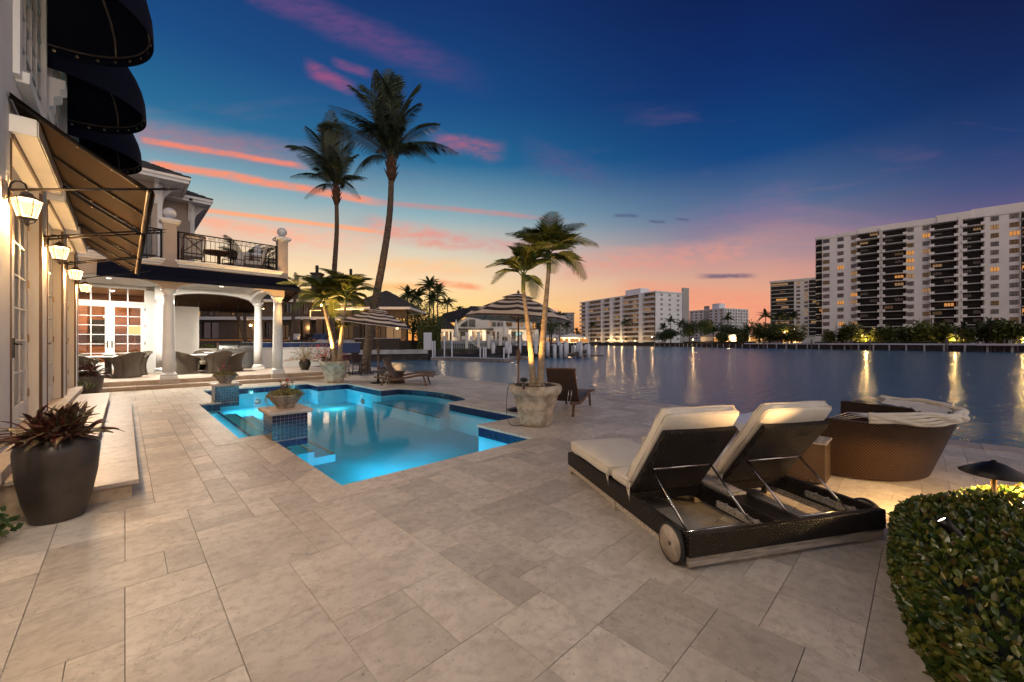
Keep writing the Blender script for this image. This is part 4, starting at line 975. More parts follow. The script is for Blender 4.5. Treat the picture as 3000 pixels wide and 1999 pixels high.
# ---------------------------------------------------------------- dining sets
def club_chair(label, loc, rz):
    r = thing('wicker_chair', label, 'chair', loc, rz, 'barrel wicker dining chairs on the porch')
    def rimz(a): return .57 + .31 * (max(0, cos(a * .60)) ** 2.2)       # a=0 at the back
    def sh(s_, t_):
        a = (s_ * 2 - 1) * 2.35; z = .04 + t_ * (rimz(a) - .04); w = .26 + .10 * (1 - t_) ** 2.2 + .15 * t_ ** 2.4
        fl_ = .12 * (t_ ** 3) * max(0, cos(a))
        return (sin(a) * w * 1.05, cos(a) * (w + fl_) * 1.0, z)
    MB().grid(sh, 22, 9).build('shell', M['wicker_g'], r)
    MB().grid(lambda s_, t_: tuple(c * k for c, k in zip(sh(1 - s_, t_), (.93, .93, 1))), 22, 9).build('inner_shell', M['wicker_g'], r)
    MB().tube([tuple(c * 1.0 for c in sh(i / 22, 1.0)) for i in range(23)], .026, 7).build('rim', M['wicker_g'], r)
    for a in (.3, .7): MB().tube([tuple(c * k for c, k in zip(sh(a, t / 8), (1.03, 1.03, 1))) for t in range(9)], .016, 6).build('rib', M['wicker_g'], r)
    MB().tube([tuple(c * 1.0 for c in sh(i / 22, 0.0)) for i in range(23)], .02, 6).build('foot_ring', M['wicker_g'], r)
    MB().lathe([(.25, .30), (.29, .33), (.29, .40), (.25, .44), (.001, .45)], 20).build('seat_cushion', M['cushion'], r); return r
def dining(u, v, lab, chairs):
    r = thing('dining_table', 'round white topped pedestal dining table ' + lab, 'table', (u, v, DZ), 0, 'round porch dining tables')
    MB().lathe([(.001, .70), (.60, .70), (.62, .715), (.62, .735), (.60, .745), (.001, .745)], 40).build('tabletop', M['table'], r)
    MB().lathe([(.36, 0), (.34, .05), (.10, .1), (.09, .3), (.09, .6), (.22, .69)], 20).build('pedestal', M['wicker_g'], r)
    b = MB().lathe([(.10, 0), (.16, .03), (.18, .085), (.17, .085), (.15, .04), (.001, .03)], 28).build('serving_bowl', M['trim'], None, (u + .02, v - .1, DZ + .746)); tag(b, 'shallow white bowl on the dining table ' + lab, 'bowl')
    for ang, lb in chairs:
        a = radians(ang); club_chair(lb, (u + .82 * cos(a), v + .82 * sin(a), DZ), a - pi / 2)
dining(-.42, 19.95, 'in front of the porch doors', [(-55, 'taupe wicker chair turned sideways in front of the porch door, nearest that table'), (35, 'taupe wicker chair behind the left table against the door'), (-140, 'taupe wicker chair half hidden behind the far bromeliad pot'), (140, 'taupe wicker chair at the far left of the left table')])
dining(2.45, 20.3, 'left of the gas grill', [(-75, 'taupe wicker chair with its round back to the camera at the right table'), (-15, 'taupe wicker chair between the right table and the steel grill'), (-150, 'taupe wicker chair peeking out behind the middle column'), (90, 'taupe wicker chair on the far side of the right table')])
# balcony furniture
def xchair(label, loc, rz):
    r = thing('balcony_chair', label, 'chair', loc, rz, 'brown x backed chairs on the balcony'); f = MB()
    for sx in (-.29, .29):
        f.tube([(sx, -.3, 0), (sx, -.3, .62), (sx, .3, .62)], .022, 5); f.tube([(sx, .26, 0), (sx, .34, .45), (sx, .5, 1.02)], .022, 5)
    f.tube([(-.29, .5, 1.02), (.29, .5, 1.02)], .024, 5); f.tube([(-.29, .33, .42), (.29, .33, .42)], .02, 5); f.tube([(-.29, .34, .45), (.29, .5, 1.0)], .014, 5); f.tube([(.29, .34, .45), (-.29, .5, 1.0)], .014, 5); f.tube([(-.29, -.3, .34), (.29, -.3, .34)], .02, 5)
    f.build('frame', M['teak'], r); MB().cbox(-.27, .27, -.3, .32, .34, .47, .03).build('seat_cushion', M['cushion'], r)
    Mx = Matrix.Translation((0, .33, .45)) @ Matrix.Rotation(radians(-15), 4, 'X'); MB().cbox(-.26, .26, -.12, -.01, 0, .58, .03, Mx).build('back_cushion', M['cushion'], r)
xchair('brown x backed chair with cream cushion at the left end of the balcony', (1.75, 18.25, 4.21), radians(180)); xchair('reclined brown chair with cream cushions in the middle of the balcony', (3.2, 19.4, 4.21), radians(-60)); xchair('brown x backed chair near the right end of the balcony', (3.65, 18.5, 4.21), radians(-100))
bt = thing('balcony_table', 'round dark table between the balcony chairs', 'table', (2.6, 18.9, 4.21)); MB().lathe([(.001, .70), (.6, .70), (.6, .74), (.001, .74)], 28).build('tabletop', M['teak'], bt); MB().lathe([(.3, 0), (.06, .1), (.06, .6), (.3, .7)], 12).build('pedestal', M['teak'], bt)
# ---------------------------------------------------------------- double chaise
ch = thing('double_chaise', 'dark wicker double chaise longue with two raised backs, teak rail and wooden wheels', 'lounger', (2.62, 1.05, 0), radians(-30))
def CB(mb, n, mat, **k): return mb.build(n, M[mat], ch, **k)
WX, LY, ZC = 1.72, 2.06, .24
z0 = .10
CB(MB().cbox(0, WX, 0, .05, z0, ZC, .006), 'end_panel', 'wicker'); CB(MB().cbox(0, WX, LY - .05, LY, z0, ZC, .006), 'foot_panel', 'wicker')
for x in (0, WX - .05): CB(MB().cbox(x, x + .05, .051, LY - .051, z0, ZC, .006), 'side_panel', 'wicker')
for (x0, x1) in ((.05, .745), (.975, WX - .05)): CB(MB().cbox(x0, x1, .80, LY - .051, .15, .225, .004), 'seat_deck', 'wicker')
CB(MB().cbox(.745, .80, .051, LY - .051, z0, ZC, .004), 'inner_rail', 'wicker'); CB(MB().cbox(.92, .975, .051, LY - .051, z0, ZC, .004), 'inner_rail', 'wicker')
CB(MB().cbox(.801, .919, .051, .50, .2, ZC - .002, .004), 'tray_infill', 'wicker')
for k in range(2): CB(MB().cbox(.775 + .088 * k, .855 + .09 * k, .505, 1.5, ZC, ZC + .022, .003), 'tray_board', 'greywood')
CB(MB().cbox(.79, .90, .53, .60, ZC + .0225, ZC + .03, .002), 'tray_inlay', 'strap')
CB(MB().cbox(.012, WX - .012, .008, .05, .035, .098, .004), 'teak_rail', 'greywood'); CB(MB().cbox(.012, .05, .051, LY, .045, .098, .004), 'teak_rail', 'greywood'); CB(MB().cbox(WX - .05, WX - .012, .051, LY, .045, .098, .004), 'teak_rail', 'greywood')
for (x, y) in ((.004, LY - .07), (.004, .98), (WX - .064, LY - .07), (WX - .064, .98), (.83, .98), (.83, LY - .07)): CB(MB().cbox(x, x + .06, y, y + .06, 0, .12, .003), 'leg', 'greywood')
for (x, s_) in ((-.006, -1), (WX + .006, 1)):
    w = MB().lathe([(.001, 0), (.118, 0), (.118, .03), (.001, .03)], 36); o = CB(w, 'wheel', 'greywood2'); o.location = (x, .15, .131); o.rotation_euler = (0, radians(90 * s_), 0)
    MB().lathe([(.118, -.004), (.131, .002), (.131, .028), (.118, .034)], 36, cap=False).build('tyre', M['rubber'], o)
    MB().lathe([(.001, .031), (.014, .031), (.014, .036), (.001, .036)], 16).build('hub', M['lantern'], o)
def pillow(mb, x0, x1, y0, y1, z0, z1, Mx=None, r=.045, puff=.02):
    """rounded box cushion"""
    nx = ny = 12; cx_, cy_, cz_ = (x0 + x1) / 2, (y0 + y1) / 2, (z0 + z1) / 2; hx, hy, hz = (x1 - x0) / 2, (y1 - y0) / 2, (z1 - z0) / 2
    bm = bmesh.new(); bmesh.ops.create_cube(bm, size=2)
    bmesh.ops.subdivide_edges(bm, edges=bm.edges[:], cuts=7, use_grid_fill=True)
    vs = []
    for v in bm.verts:
        p = Vector((v.co.x * hx, v.co.y * hy, v.co.z * hz)); q = Vector([max(-(h - r), min(h - r, c)) for c, h in zip(p, (hx, hy, hz))])
        d = p - q; p = q + (d.normalized() * r if d.length > 1e-6 else d)
        u, w = v.co.x, v.co.y
        p.z += puff * (1 - u * u) * (1 - w * w) * (1 if v.co.z > 0 else -.3) * (abs(v.co.z))
        p += Vector((noise.noise(p * 7 + Vector((x0 * 9, 1, 2))), noise.noise(p * 6 + Vector((5, y0, 2))), noise.noise(p * 6))) * .007
        vs.append((p.x + cx_, p.y + cy_, p.z + cz_))
    fs = [tuple(v.index for v in f.verts) for f in bm.faces]; bm.free()
    sm = mb.smooth; mb.smooth = True; mb.add(vs, fs, Mx); mb.smooth = sm; return mb
def piping(x0, x1, y0, y1, z, Mx=None, r=.04):
    pts = []
    for cx, cy, a0 in ((x1 - r, y1 - r, 0), (x0 + r, y1 - r, 90), (x0 + r, y0 + r, 180), (x1 - r, y0 + r, 270)):
        for k in range(5): a = radians(a0 + 22.5 * k); pts.append(Vector((cx + r * cos(a), cy + r * sin(a), z)))
    pts.append(pts[0]); return MB().tube([Mx @ p if Mx else p for p in pts], .0045, 5, cap=False)
for (x0, x1) in ((.055, .735), (.965, 1.66)):
    CB(pillow(MB(), x0 - .03, x1, 1.13, 2.08, .238, .375), 'foot_cushion', 'cushion'); CB(piping(x0 - .028, x1 - .002, 1.132, 2.078, .338), 'piping', 'strap')
    CB(pillow(MB(), x0 - .02, x1 - .01, .83, 1.122, .238, .355), 'seat_cushion', 'cushion'); CB(piping(x0 - .018, x1 - .012, .832, 1.12, .318), 'piping', 'strap')
    Mx = Matrix.Translation((0, .80, .25)) @ Matrix.Rotation(radians(180 - 53), 4, 'X')      # local y runs up the back, z to the rear... front is -z
    B = MB().cbox(x0 + .01, x1 - .02, .0, .73, -.02, .02, .005, Mx); bk = CB(B, 'back_panel', 'wicker')
    xm = (x0 + x1) / 2 + .12
    MB().box(xm - .055, xm + .055, .60, .635, .0205, .0235, Mx).build('hand_grip', M['black'], bk)
    MB().tube([Mx @ Vector((x0 + .06, .33, .035)), Mx @ Vector((x1 - .08, .33, .035))], .009, 8).build('prop_bar', M['chrome'], bk)
    a = Mx @ Vector((x0 + .06, .33, .035)); b = Mx @ Vector((x1 - .08, .33, .035))
    MB().tube([a, (x0 + .07, .18, .175)], .0085, 8).tube([b, (x1 - .07, .18, .175)], .0085, 8).tube([(x0 + .07, .18, .175), (x1 - .02, .18, .175)], .0085, 8).build('prop_frame', M['chrome'], bk)
    CB(pillow(MB(), x0 + .0, x1 - .01, .0, .86, -.155, -.022, Mx, r=.05, puff=.012), 'back_cushion', 'cushion'); CB(piping(x0 + .002, x1 - .012, .002, .858, -.06, Mx), 'piping', 'strap'); CB(piping(x0 + .002, x1 - .012, .002, .858, -.118, Mx), 'piping', 'strap')
    rk = MB().box(x1 - .035, x1 - .012, .12, .56, .14, .19)
    for k in range(4): rk.box(x1 - .05, x1 - .012, .16 + k * .1, .175 + k * .1, .155, .20)
    CB(rk, 'prop_rack', 'greywood')
    for yy in (1.125, .76):
        MB().tube([(x0 - .03, yy, .33), (x0 - .052, yy + .015, .28), (x0 - .05, yy - .01, .23), (x0 - .045, yy + .02, .20)], .006, 5).tube([(x0 - .03, yy, .33), (x0 - .056, yy - .02, .26), (x0 - .05, yy - .03, .19)], .006, 5).build('tie', M['strap'], ch)
# ---------------------------------------------------------------- round daybed
db = thing('round_daybed', 'round brown wicker daybed shell with its cream canopy folded down on the rim', 'daybed', (6.56, .66, 0))
def dshell(s_, t_, inset=0., zt=.655):
    # plan: straight arms towards +y, half circle towards -y
    L = .16; arc = pi * .94; tot = 2 * L + arc; q = s_ * tot
    flare = .80 + .15 * t_; r = .94 - inset
    if q < L: x, y = -r, L - q; nx, ny, fl = -1, 0, 1
    elif q < L + arc: a = (q - L) / .94; x, y = -r * cos(a), -r * sin(a)
    else: x, y = r, q - L - arc
    curve = max(0, min(1, (.25 - y) / .9)); k = 1 - (1 - t_) * .22 * curve
    bulge = 1 + .03 * sin(pi * s_ * 2) * 0
    z = .02 + t_ * (zt - .02) - .02 * curve * t_
    return (x * (1 - (1 - t_) * .06 - 0) * bulge, y * (k if y < 0 else 1), z)
MB().grid(lambda s_, t_: dshell(s_, t_), 60, 10).build('shell', M['wicker_round'], db)
MB().grid(lambda s_, t_: dshell(1 - s_, t_, .07), 60, 10).build('inner_shell', M['wicker_round'], db)
tp = MB(); tp.grid(lambda s_, t_: tuple(dshell(1 - s_, 1, .07 * t_)), 60, 1)
for s_ in (0., 1.): 
    a, b, c, d = dshell(s_, 0), dshell(s_, 1), dshell(s_, 1, .07), dshell(s_, 0, .07); tp.add([a, b, c, d], [(0, 1, 2, 3)])
tp.build('rim', M['wicker_b'], db)
fo = MB()
for k, (off, zz) in enumerate([(.0, .66), (.012, .685), (.02, .71), (.016, .735), (.0, .755)]):
    pts = [];
    for i in range(61):
        s_ = .13 + .74 * i / 60; p = Vector(dshell(s_, 1, -off)); c = Vector((0, .1, 0)); d = Vector((p.x, p.y, 0)).normalized(); p += d * (.03 + .012 * sin(i * .9 + k * 2)); p.z = zz + .012 * sin(i * .35 + k) ; pts.append(p)
    fo.tube(pts, [.028 + .005 * sin(i * .7 + k) for i in range(61)], 7, flat=.7)
fo.grid(lambda s_, t_: tuple(Vector(dshell(.16 + .68 * s_, 1, .05 + .22 * t_ * (1 - abs(2 * s_ - 1.15) ** 2 * .5))) + Vector((0, 0, .105 + .03 * noise.noise(Vector((s_ * 14, t_ * 4, 1))) - .06 * t_))), 60, 8)
fo.build('folded_canopy', M['cushion'], db)
for sd in (0, 1):
    for k in range(4):
        s0 = .035 + .012 * k; P = lambda s_: Vector(dshell(s_ if not sd else 1 - s_, 1, .03))
        a, b, c = P(s0 + .0), P(s0 + .045), P(.17 + .01 * k); a.z = .655; b.z = .70 + .012 * (3 - k); c.z = .70 + .012 * (3 - k); MB().tube([a, b, c], .0075, 6).build('canopy_hoop', M['chrome'], db)
MB().lathe([(.001, .2), (.64, .2), (.67, .3), (.64, .36), (.001, .37)], 36).build('mattress', M['white_cushion'], db, (0, .10, 0))
MB().cbox(-.98, -.60, .30, .34, .0, .035, .003).build('foot_rail', M['greywood'], db)
ot = thing('daybed_ottoman', 'wicker ottoman with white cushion in front of the round daybed', 'ottoman', (6.6, 1.45, 0))
MB().prism([(.85 * cos(t), .55 * sin(t) - .1) for t in [i * 2 * pi / 28 for i in range(28)]], .03, .30).build('base', M['wicker_b'], ot)
MB().prism([(.86 * cos(t), .56 * sin(t) - .1) for t in [i * 2 * pi / 28 for i in range(28)]], .301, .41).build('cushion', M['white_cushion'], ot)
# side table with slatted top
st_ = thing('wicker_side_table', 'square brown wicker side table with a grey slatted top between chaise and daybed', 'table', (5.20, .70, 0))
MB().cbox(0, .36, 0, .50, .02, .43, .004).build('base', M['wicker_b'], st_)
for k in range(6): MB().cbox(-.012 + .065 * k, .048 + .065 * k, -.012, .512, .431, .452, .003).build('slat', M['greywood'], st_)
# ---------------------------------------------------------------- wave loungers of slats
def wave(s_):                                     # seat profile along x (0 foot .. 2 head side), z
    return .32 + .055 * sin(s_ * 3.4 + .3) - .03 * s_
def lounger(label, loc, rz, back=58, mat='teak', slat='wicker_r'):
    r = thing('curved_lounger', label, 'lounger', loc, rz, 'low curved loungers on the terrace'); W2 = .32
    for sy in (-W2, W2):
        m = MB(); pts = [(1.05 - 2.05 * i / 20, sy, wave(2.05 * i / 20) ) for i in range(21)]
        vs = []
        for i in range(20):
            a, b = pts[i], pts[i + 1]; m.add([(a[0], sy - .02, a[2] - .03), (a[0], sy + .02, a[2] - .03), (b[0], sy + .02, b[2] - .03), (b[0], sy - .02, b[2] - .03), (a[0], sy - .02, a[2] + .03), (a[0], sy + .02, a[2] + .03), (b[0], sy + .02, b[2] + .03), (b[0], sy - .02, b[2] + .03)], [(0, 1, 5, 4), (1, 2, 6, 5), (2, 3, 7, 6), (3, 0, 4, 7), (4, 5, 6, 7), (3, 2, 1, 0)])
        m.build('side_rail', M[mat], r)
    for (x, lean) in ((.70, .10), (-.66, -.10)):
        for sy in (-W2 + .03, W2 - .03):
            MB().tube([(x, sy, .29), (x + lean, sy, .0)], [.032, .024], 6).build('leg', M[mat], r)
    MB().grid(lambda s_, t_: (1.03 - 1.35 * s_, -W2 + .02 + (2 * W2 - .04) * t_, wave(1.35 * s_) + .02), 16, 2).build('seat', M[slat], r)
    MB().grid(lambda s_, t_: (1.03 - 1.35 * s_, W2 - .02 - (2 * W2 - .04) * t_, wave(1.35 * s_) + .012), 16, 2).build('seat_underside', M[slat], r)
    hx, hz = -.28, wave(1.33) + .02; a = radians(back); d = Vector((-cos(a), 0, sin(a))); n_ = Vector((sin(a), 0, cos(a)))
    bp_ = MB()
    for i in range(10):
        f = lambda q: Vector((hx, 0, hz)) + d * (.80 * q) + n_ * (-.05 * sin(q * 3.1))
        p, q = f(i / 10), f((i + 1) / 10)
        bp_.add([(p.x, -W2 + .03, p.z), (p.x, W2 - .03, p.z), (q.x, W2 - .03, q.z), (q.x, -W2 + .03, q.z)], [(0, 1, 2, 3)]); o2 = n_ * -.02
        bp_.add([(p.x + o2.x, -W2 + .03, p.z + o2.z), (p.x + o2.x, W2 - .03, p.z + o2.z), (q.x + o2.x, W2 - .03, q.z + o2.z), (q.x + o2.x, -W2 + .03, q.z + o2.z)], [(3, 2, 1, 0)])
    bkp = bp_.build('backrest', M[slat], r)
    for sy in (-W2 + .02, W2 - .02):
        MB().tube([tuple(f(i / 10) + Vector((0, sy, 0))) for i in range(11)], .019, 5).build('back_rail', M[mat], bkp)
    MB().tube([tuple(f(1) + Vector((0, -W2, 0))), tuple(f(1) + Vector((0, W2, 0)))], .022, 6).build('top_rail', M[mat], bkp)
    p = f(.55)
    for sy in (-.16, .16, -.22): MB().tube([(p.x, sy, p.z), (p.x - .16, sy, .31)], .008, 5).build('stay', M['chrome'], bkp)
    return r
_v = W(1, 0); rzx = atan2(_v.y, _v.x)
lounger('curved wicker lounger with raised back on the near side of the striped parasol', W(-3.72, 13.95), rzx - .02)
lounger('curved lounger behind the drum table, its back hidden, near the water edge', W(-4.05, 15.35), rzx - .05, 20)
lounger('brown wicker lounger seen from behind at the right of the big palm planter', (7.06, 5.45, 0), radians(22), 62, 'teak')
dr = thing('drum_table', 'waisted round wicker drum table between the two curved loungers', 'table', W(-4.25, 14.7)); MB().lathe([(.001, 0), (.30, 0), (.24, .16), (.21, .27), (.25, .36), (.32, .42), (.32, .45), (.001, .45)], 28).build('drum', M['wicker_b'], dr)
# ---------------------------------------------------------------- parasols
def parasol(label, loc, apex, rim, R_, tilt, tdir, pole_r=.022):
    r = thing('striped_parasol', label, 'parasol', loc, 0, 'striped garden parasols')
    MB().lathe([(.001, 0), (.27, 0), (.28, .02), (.16, .055), (.05, .07), (.04, .32), (.001, .32)], 28).build('base', M['iron'], r)
    MB().tube([(0, 0, .05), (0, 0, 1.25)], pole_r, 10).tube([(0, 0, 1.25), (0, 0, 1.30)], pole_r * 1.5, 10).tube([(0, 0, 1.3), (0, 0, apex)], pole_r * .9, 10).build('pole', M['teak'], r)
    MB().lathe([(pole_r * 1.2, 1.08), (pole_r * 2, 1.12), (pole_r * 2, 1.28), (pole_r * 1.2, 1.34)], 10).tube([(0, 0, 1.2), (.09, 0, 1.2), (.09, 0, 1.12)], .008, 5).build('crank', M['teak'], r)
    Rm = Matrix.Translation((0, 0, apex)) @ Matrix.Rotation(tilt, 4, Vector((cos(tdir), sin(tdir), 0))); H_ = apex - rim
    def P(a, q, dz=0):
        k = (a / (pi / 4)) % 1; fl = cos(pi / 8) / cos((k - .5) * pi / 4)          # straight edges between ribs
        sag = .07 * q * (1 - (2 * k - 1) ** 2); rr_ = R_ * q * (fl * .5 + .5 * fl)
        edge = -.05 * max(0, q - .85) / .15 * (2 * k - 1) ** 2
        return Rm @ Vector((rr_ * cos(a), rr_ * sin(a), -H_ * (q ** 1.35) - sag * .5 + edge + dz))
    def canopy(q0, q1, dz, name):
        m = MB(); m.grid(lambda s_, t_: P(2 * pi * s_, q0 + (q1 - q0) * t_, dz), 64, 14); me = m.mesh(name, M['stripe'])
        o = place(me, name, r); return o
    # keep the stripes in the canopy's own axes
    inv = Rm.inverted()
    def canopy2(q0, q1, dz, name, flip=False):
        m = MB(); m.grid(lambda s_, t_: inv @ P(2 * pi * (1 - s_ if flip else s_), q0 + (q1 - q0) * t_, dz), 64, 14); o = place(m.mesh(name, M['stripe']), name, r); o.matrix_local = Rm; return o
    canopy2(.0, 1., 0, 'canopy'); li = MB(); li.grid(lambda s_, t_: inv @ P(2 * pi * (1 - s_), .04 + .955 * t_, -.012), 64, 12); li = place(li.mesh('lining', M['lining']), 'lining', r); li.matrix_local = Rm; canopy2(.02, .30, .055, 'vent_flap')
    ca = o = MB()
    for k in range(8):
        a = k * pi / 4; pts = [P(a, q, -.018) for q in (0, .25, .5, .75, .99)]
        rb = MB().tube(pts, .009, 5).build('rib', M['teak'], r)
        hub = Rm @ Vector((0, 0, -.55)); MB().tube([hub, P(a, .52, -.02)], .007, 5).build('strut', M['teak'], rb)
    MB().lathe([(.001, .04), (.03, .04), (.035, .07), (.015, .12), (.001, .13)], 12, tuple(Rm @ Vector((0, 0, 0)))).build('finial', M['teak'], r)
    return r
parasol('smaller striped parasol over the two curved loungers, left of centre', (6.65, 13.88, 0), 2.68, 2.16, 1.30, radians(7), atan2(S, CC) , .024)
parasol('larger looking striped parasol behind the palms of the big planter', (6.22, 6.20, 0), 2.52, 2.05, 1.20, radians(3), atan2(S, CC), .022)
# ---------------------------------------------------------------- path light, spotlight
pt = thing('path_light', 'low bronze path light with a wide hat standing in the hedge', 'path light', (4.73, -.38, .02))
MB().tube([(0, 0, 0), (0, 0, .50)], .016, 10).build('stem', M['brass'], pt)
MB().lathe([(.012, .585), (.02, .575), (.06, .56), (.185, .485), (.18, .478), (.05, .545), (.001, .55)], 28, cap=False).build('hat', M['iron'], pt)
light('POINT', 'path_bulb', pt, (.03, 0, .49), 110, (1, .60, .22), .015)
MB().sphere((0, 0, .505), .016, 8, 6).build('bulb', M['bulb_soft'], pt)
sp = thing('spotlight', 'small tilted copper spotlight glowing in the top of the hedge', 'spotlight', (3.50, -.10, .42)); 
sp.rotation_euler = (radians(-40), radians(6), radians(14))
MB().lathe([(.024, -.10), (.026, -.02), (.034, .035), (.031, .035), (.022, -.01)], 20, cap=False).lathe([(.001, -.10), (.024, -.10)], 20, cap=False).build('barrel', M['iron'], sp)
MB().lathe([(.001, .022), (.029, .022)], 20, cap=False).build('lens', M['led'], sp)
light('SPOT', 'spot_bulb', sp, (0, 0, .04), 150, (1, .6, .25), .02, rot=(pi, 0, 0), spot=radians(70))

# tall woven stool and chair by the bar end of the counter
def barchair(label, loc, rz, h=.68):
    r = thing('bar_chair', label, 'chair', loc, rz); f = MB()
    for x in (-.24, .24):
        f.tube([(x, -.22, 0), (x, -.22, h + .2), (x, .2, h + .2)], .02, 5); f.tube([(x, .24, 0), (x, .22, h), (x, .30, h + .52)], .02, 5)
    f.tube([(-.24, -.22, .25), (.24, -.22, .25)], .014, 5); f.tube([(-.24, .24, .25), (.24, .24, .25)], .014, 5); f.build('frame', M['iron'], r)
    MB().cbox(-.24, .24, -.22, .24, h - .05, h, .01).build('seat', M['wicker_r'], r)
    MB().grid(lambda s_, t_: (-.24 + .48 * s_, .225 + .08 * t_, h + .05 + .47 * t_), 4, 4).build('backrest', M['wicker_r'], r); return r
barchair('dark woven bar chair standing just behind the twin palm planter', W(-7.55, 17.6, 0), rzx + 2.6); barchair('dark metal bar chair near the foot of the leaning palm', W(-7.0, 18.4, 0), rzx + 1.3, .5)
# ---------------------------------------------------------------- planters and plants
def planter(label, x, y, R_, h):
    r = thing('stone_planter', label, 'planter', (x, y, 0), 0, 'big cast stone palm planters')
    MB().lathe([(R_ * .56, 0), (R_ * .60, h * .08), (R_ * .72, h * .42), (R_ * .745, h * .44), (R_ * .74, h * .46), (R_ * .86, h * .74), (R_ * .90, h * .76), (R_ * .96, h * .80), (R_, h * .88), (R_ * .99, h * .96), (R_ * .93, h), (R_ * .84, h * .99), (R_ * .82, h * .93)], 48, rad=lambda a, j: 1 + .006 * noise.noise(Vector((cos(a) * 3, sin(a) * 3, j)))).build('body', M['concrete'], r)
    MB().lathe([(.001, h * .93), (R_ * .83, h * .93)], 30, cap=False).build('soil', M['soil'], r)
    pb = [MB().sphere((0, 0, 0), .03, 7, 5, (1, .8, .6)).mesh('pebble', M['pebble']), MB().sphere((0, 0, 0), .024, 7, 5, (1, .7, .7)).mesh('pebble', M['pebble'])]
    q = random.Random(int(x * 10))
    for k in range(150 if y < 10 else 40):
        a = q.uniform(0, 2 * pi); d = R_ * .78 * sqrt(q.uniform(0, 1)); place(q.choice(pb), 'pebble', r, (d * cos(a), d * sin(a), h * .95 + q.uniform(0, .02)), rot=(q.uniform(-.5, .5), q.uniform(-.5, .5), q.uniform(0, 6)), sc=q.uniform(.7, 1.3) * (1 if y < 10 else 1.7))
    return r
planter('big cast stone planter with twin palms in front of the wicker lounger', 5.36, 4.90, .475, .735)
planter('cast stone planter with twin palms beside the far end of the pool', 5.62, 15.30, .53, .80)
def cord(owner, pts, r_=.006):
    sm = []; P = [Vector(p) for p in pts]
    for i in range(len(P) - 1):
        p0, p1, p2, p3 = P[max(i - 1, 0)], P[i], P[i + 1], P[min(i + 2, len(P) - 1)]
        for k in range(5):
            t = k / 5; sm.append(.5 * ((2 * p1) + (-p0 + p2) * t + (2 * p0 - 5 * p1 + 4 * p2 - p3) * t * t + (-p0 + 3 * p1 - 3 * p2 + p3) * t ** 3))
    b_ = owner.location; MB().tube([p - b_ for p in sm + [P[-1]]], r_, 6).build('power_cord', M['rubber'], owner)
def uplight(label, loc, rz, power):
    r = thing('palm_uplight', label, 'spotlight', loc, rz)
    MB().tube([(0, 0, -.02), (0, 0, .10)], .022, 8).build('stake', M['lantern'], r)
    MB().sphere((0, 0, .14), .075, 14, 8, (1.1, .75, .5)).build('head', M['iron'], r)
    light('SPOT', 'uplight_bulb', r, (0, 0, .22), power, (1, .54, .16), .03, rot=(pi - .15, 0, 0), spot=radians(120)); return r
# fronds
def frond_mesh(name, mat, L=1., n=34, leaf=.30, droop=.9, w=.018, hang=.5, seed=0, stem=.012, spread=1.0, arch=1.0):
    """feather leaf along +x rising first, then bending down; the tip hangs"""
    q = random.Random(seed); m = MB(); pts = []
    for i in range(15):
        t = i / 14; pts.append(Vector((L * t * (1 - .12 * droop * t), 0, L * (arch * .62 * t - droop * .95 * t * t))))
    m.tube(pts, [stem * (1.15 - t / 14) for t in range(15)], 4, cap=False)
    for i in range(n):
        t = .16 + .84 * i / (n - 1); f = t * 14; a = int(min(13, f)); p = pts[a].lerp(pts[a + 1], f - a); d = (pts[a + 1] - pts[a]).normalized()
        ll = leaf * (sin(pi * min(1, t * .93 + .06)) ** .55) * q.uniform(.88, 1.08)
        for s_ in (-1, 1):
            up = Vector((-d.z, 0, d.x)); out = Vector((0, s_, 0))
            e = (out * .85 * spread + d * (.55 + .35 * t) + up * (.25 - hang * .9)).normalized(); mid = p + e * ll * .5 + up * .03 * ll
            e2 = (e * .8 + Vector((0, 0, -hang * .9))).normalized(); tip = mid + e2 * ll * .5 + Vector((0, q.uniform(-.02, .02), q.uniform(-.03, .01)))
            ww = d * w * (1 - .3 * t); m.add([p - ww * .5, p + ww * .5, mid + ww * .55, tip, mid - ww * .55], [(0, 1, 2, 3, 4)])
    return m.mesh(name, mat)
FR = [frond_mesh('frond', M['frond'], 1., 44, .42, d, .024, .35, k, .014, arch=a) for k, (d, a) in enumerate([(.55, 1.0), (.85, 1.05), (1.15, 1.1), (1.45, 1.1)])]
COC = [frond_mesh('frond', M['leafdark'], 1., 70, .24, d, .0092, h, 10 + k, .010, arch=a) for k, (d, a, h) in enumerate([(.35, 1.0, .35), (.6, 1.0, .55), (.9, 1.0, .7), (1.15, .95, .9)])]
FAR = [frond_mesh('frond', M['leaf2'], 1., 14, .26, d, .07, .6, 20 + k, .02, arch=a) for k, (d, a) in enumerate([(.6, .9), (1.0, 1.0), (1.5, 1.1)])]
def crownof(root, meshes, c, specs, L):
    for (az, el, k, s_) in specs:
        place(meshes[k], 'frond', root, c, rot=(0, -radians(el), radians(az)), sc=L * s_)
def trunk_mesh(pts, r0, r1, mat, rings=True, n=12):
    P = [Vector(p) for p in pts]; m = MB(); out = []; rr_ = []
    N = 40
    for i in range(N + 1):
        t = i / N * (len(P) - 1); a = int(min(len(P) - 2, t)); p0, p1, p2, p3 = P[max(a - 1, 0)], P[a], P[a + 1], P[min(a + 2, len(P) - 1)]; t -= a
        out.append(.5 * ((2 * p1) + (-p0 + p2) * t + (2 * p0 - 5 * p1 + 4 * p2 - p3) * t * t + (-p0 + 3 * p1 - 3 * p2 + p3) * t ** 3))
        k = i / N; rr_.append((r0 + (r1 - r0) * min(1, k * 1.15)) * (1 + (.05 if i % 2 and rings else 0)) + r0 * .55 * max(0, 1 - k * 9) ** 2)
    return m.tube(out, rr_, n)
def V(X, Y, z): return W(X, Y, z)
rp = random.Random(4)
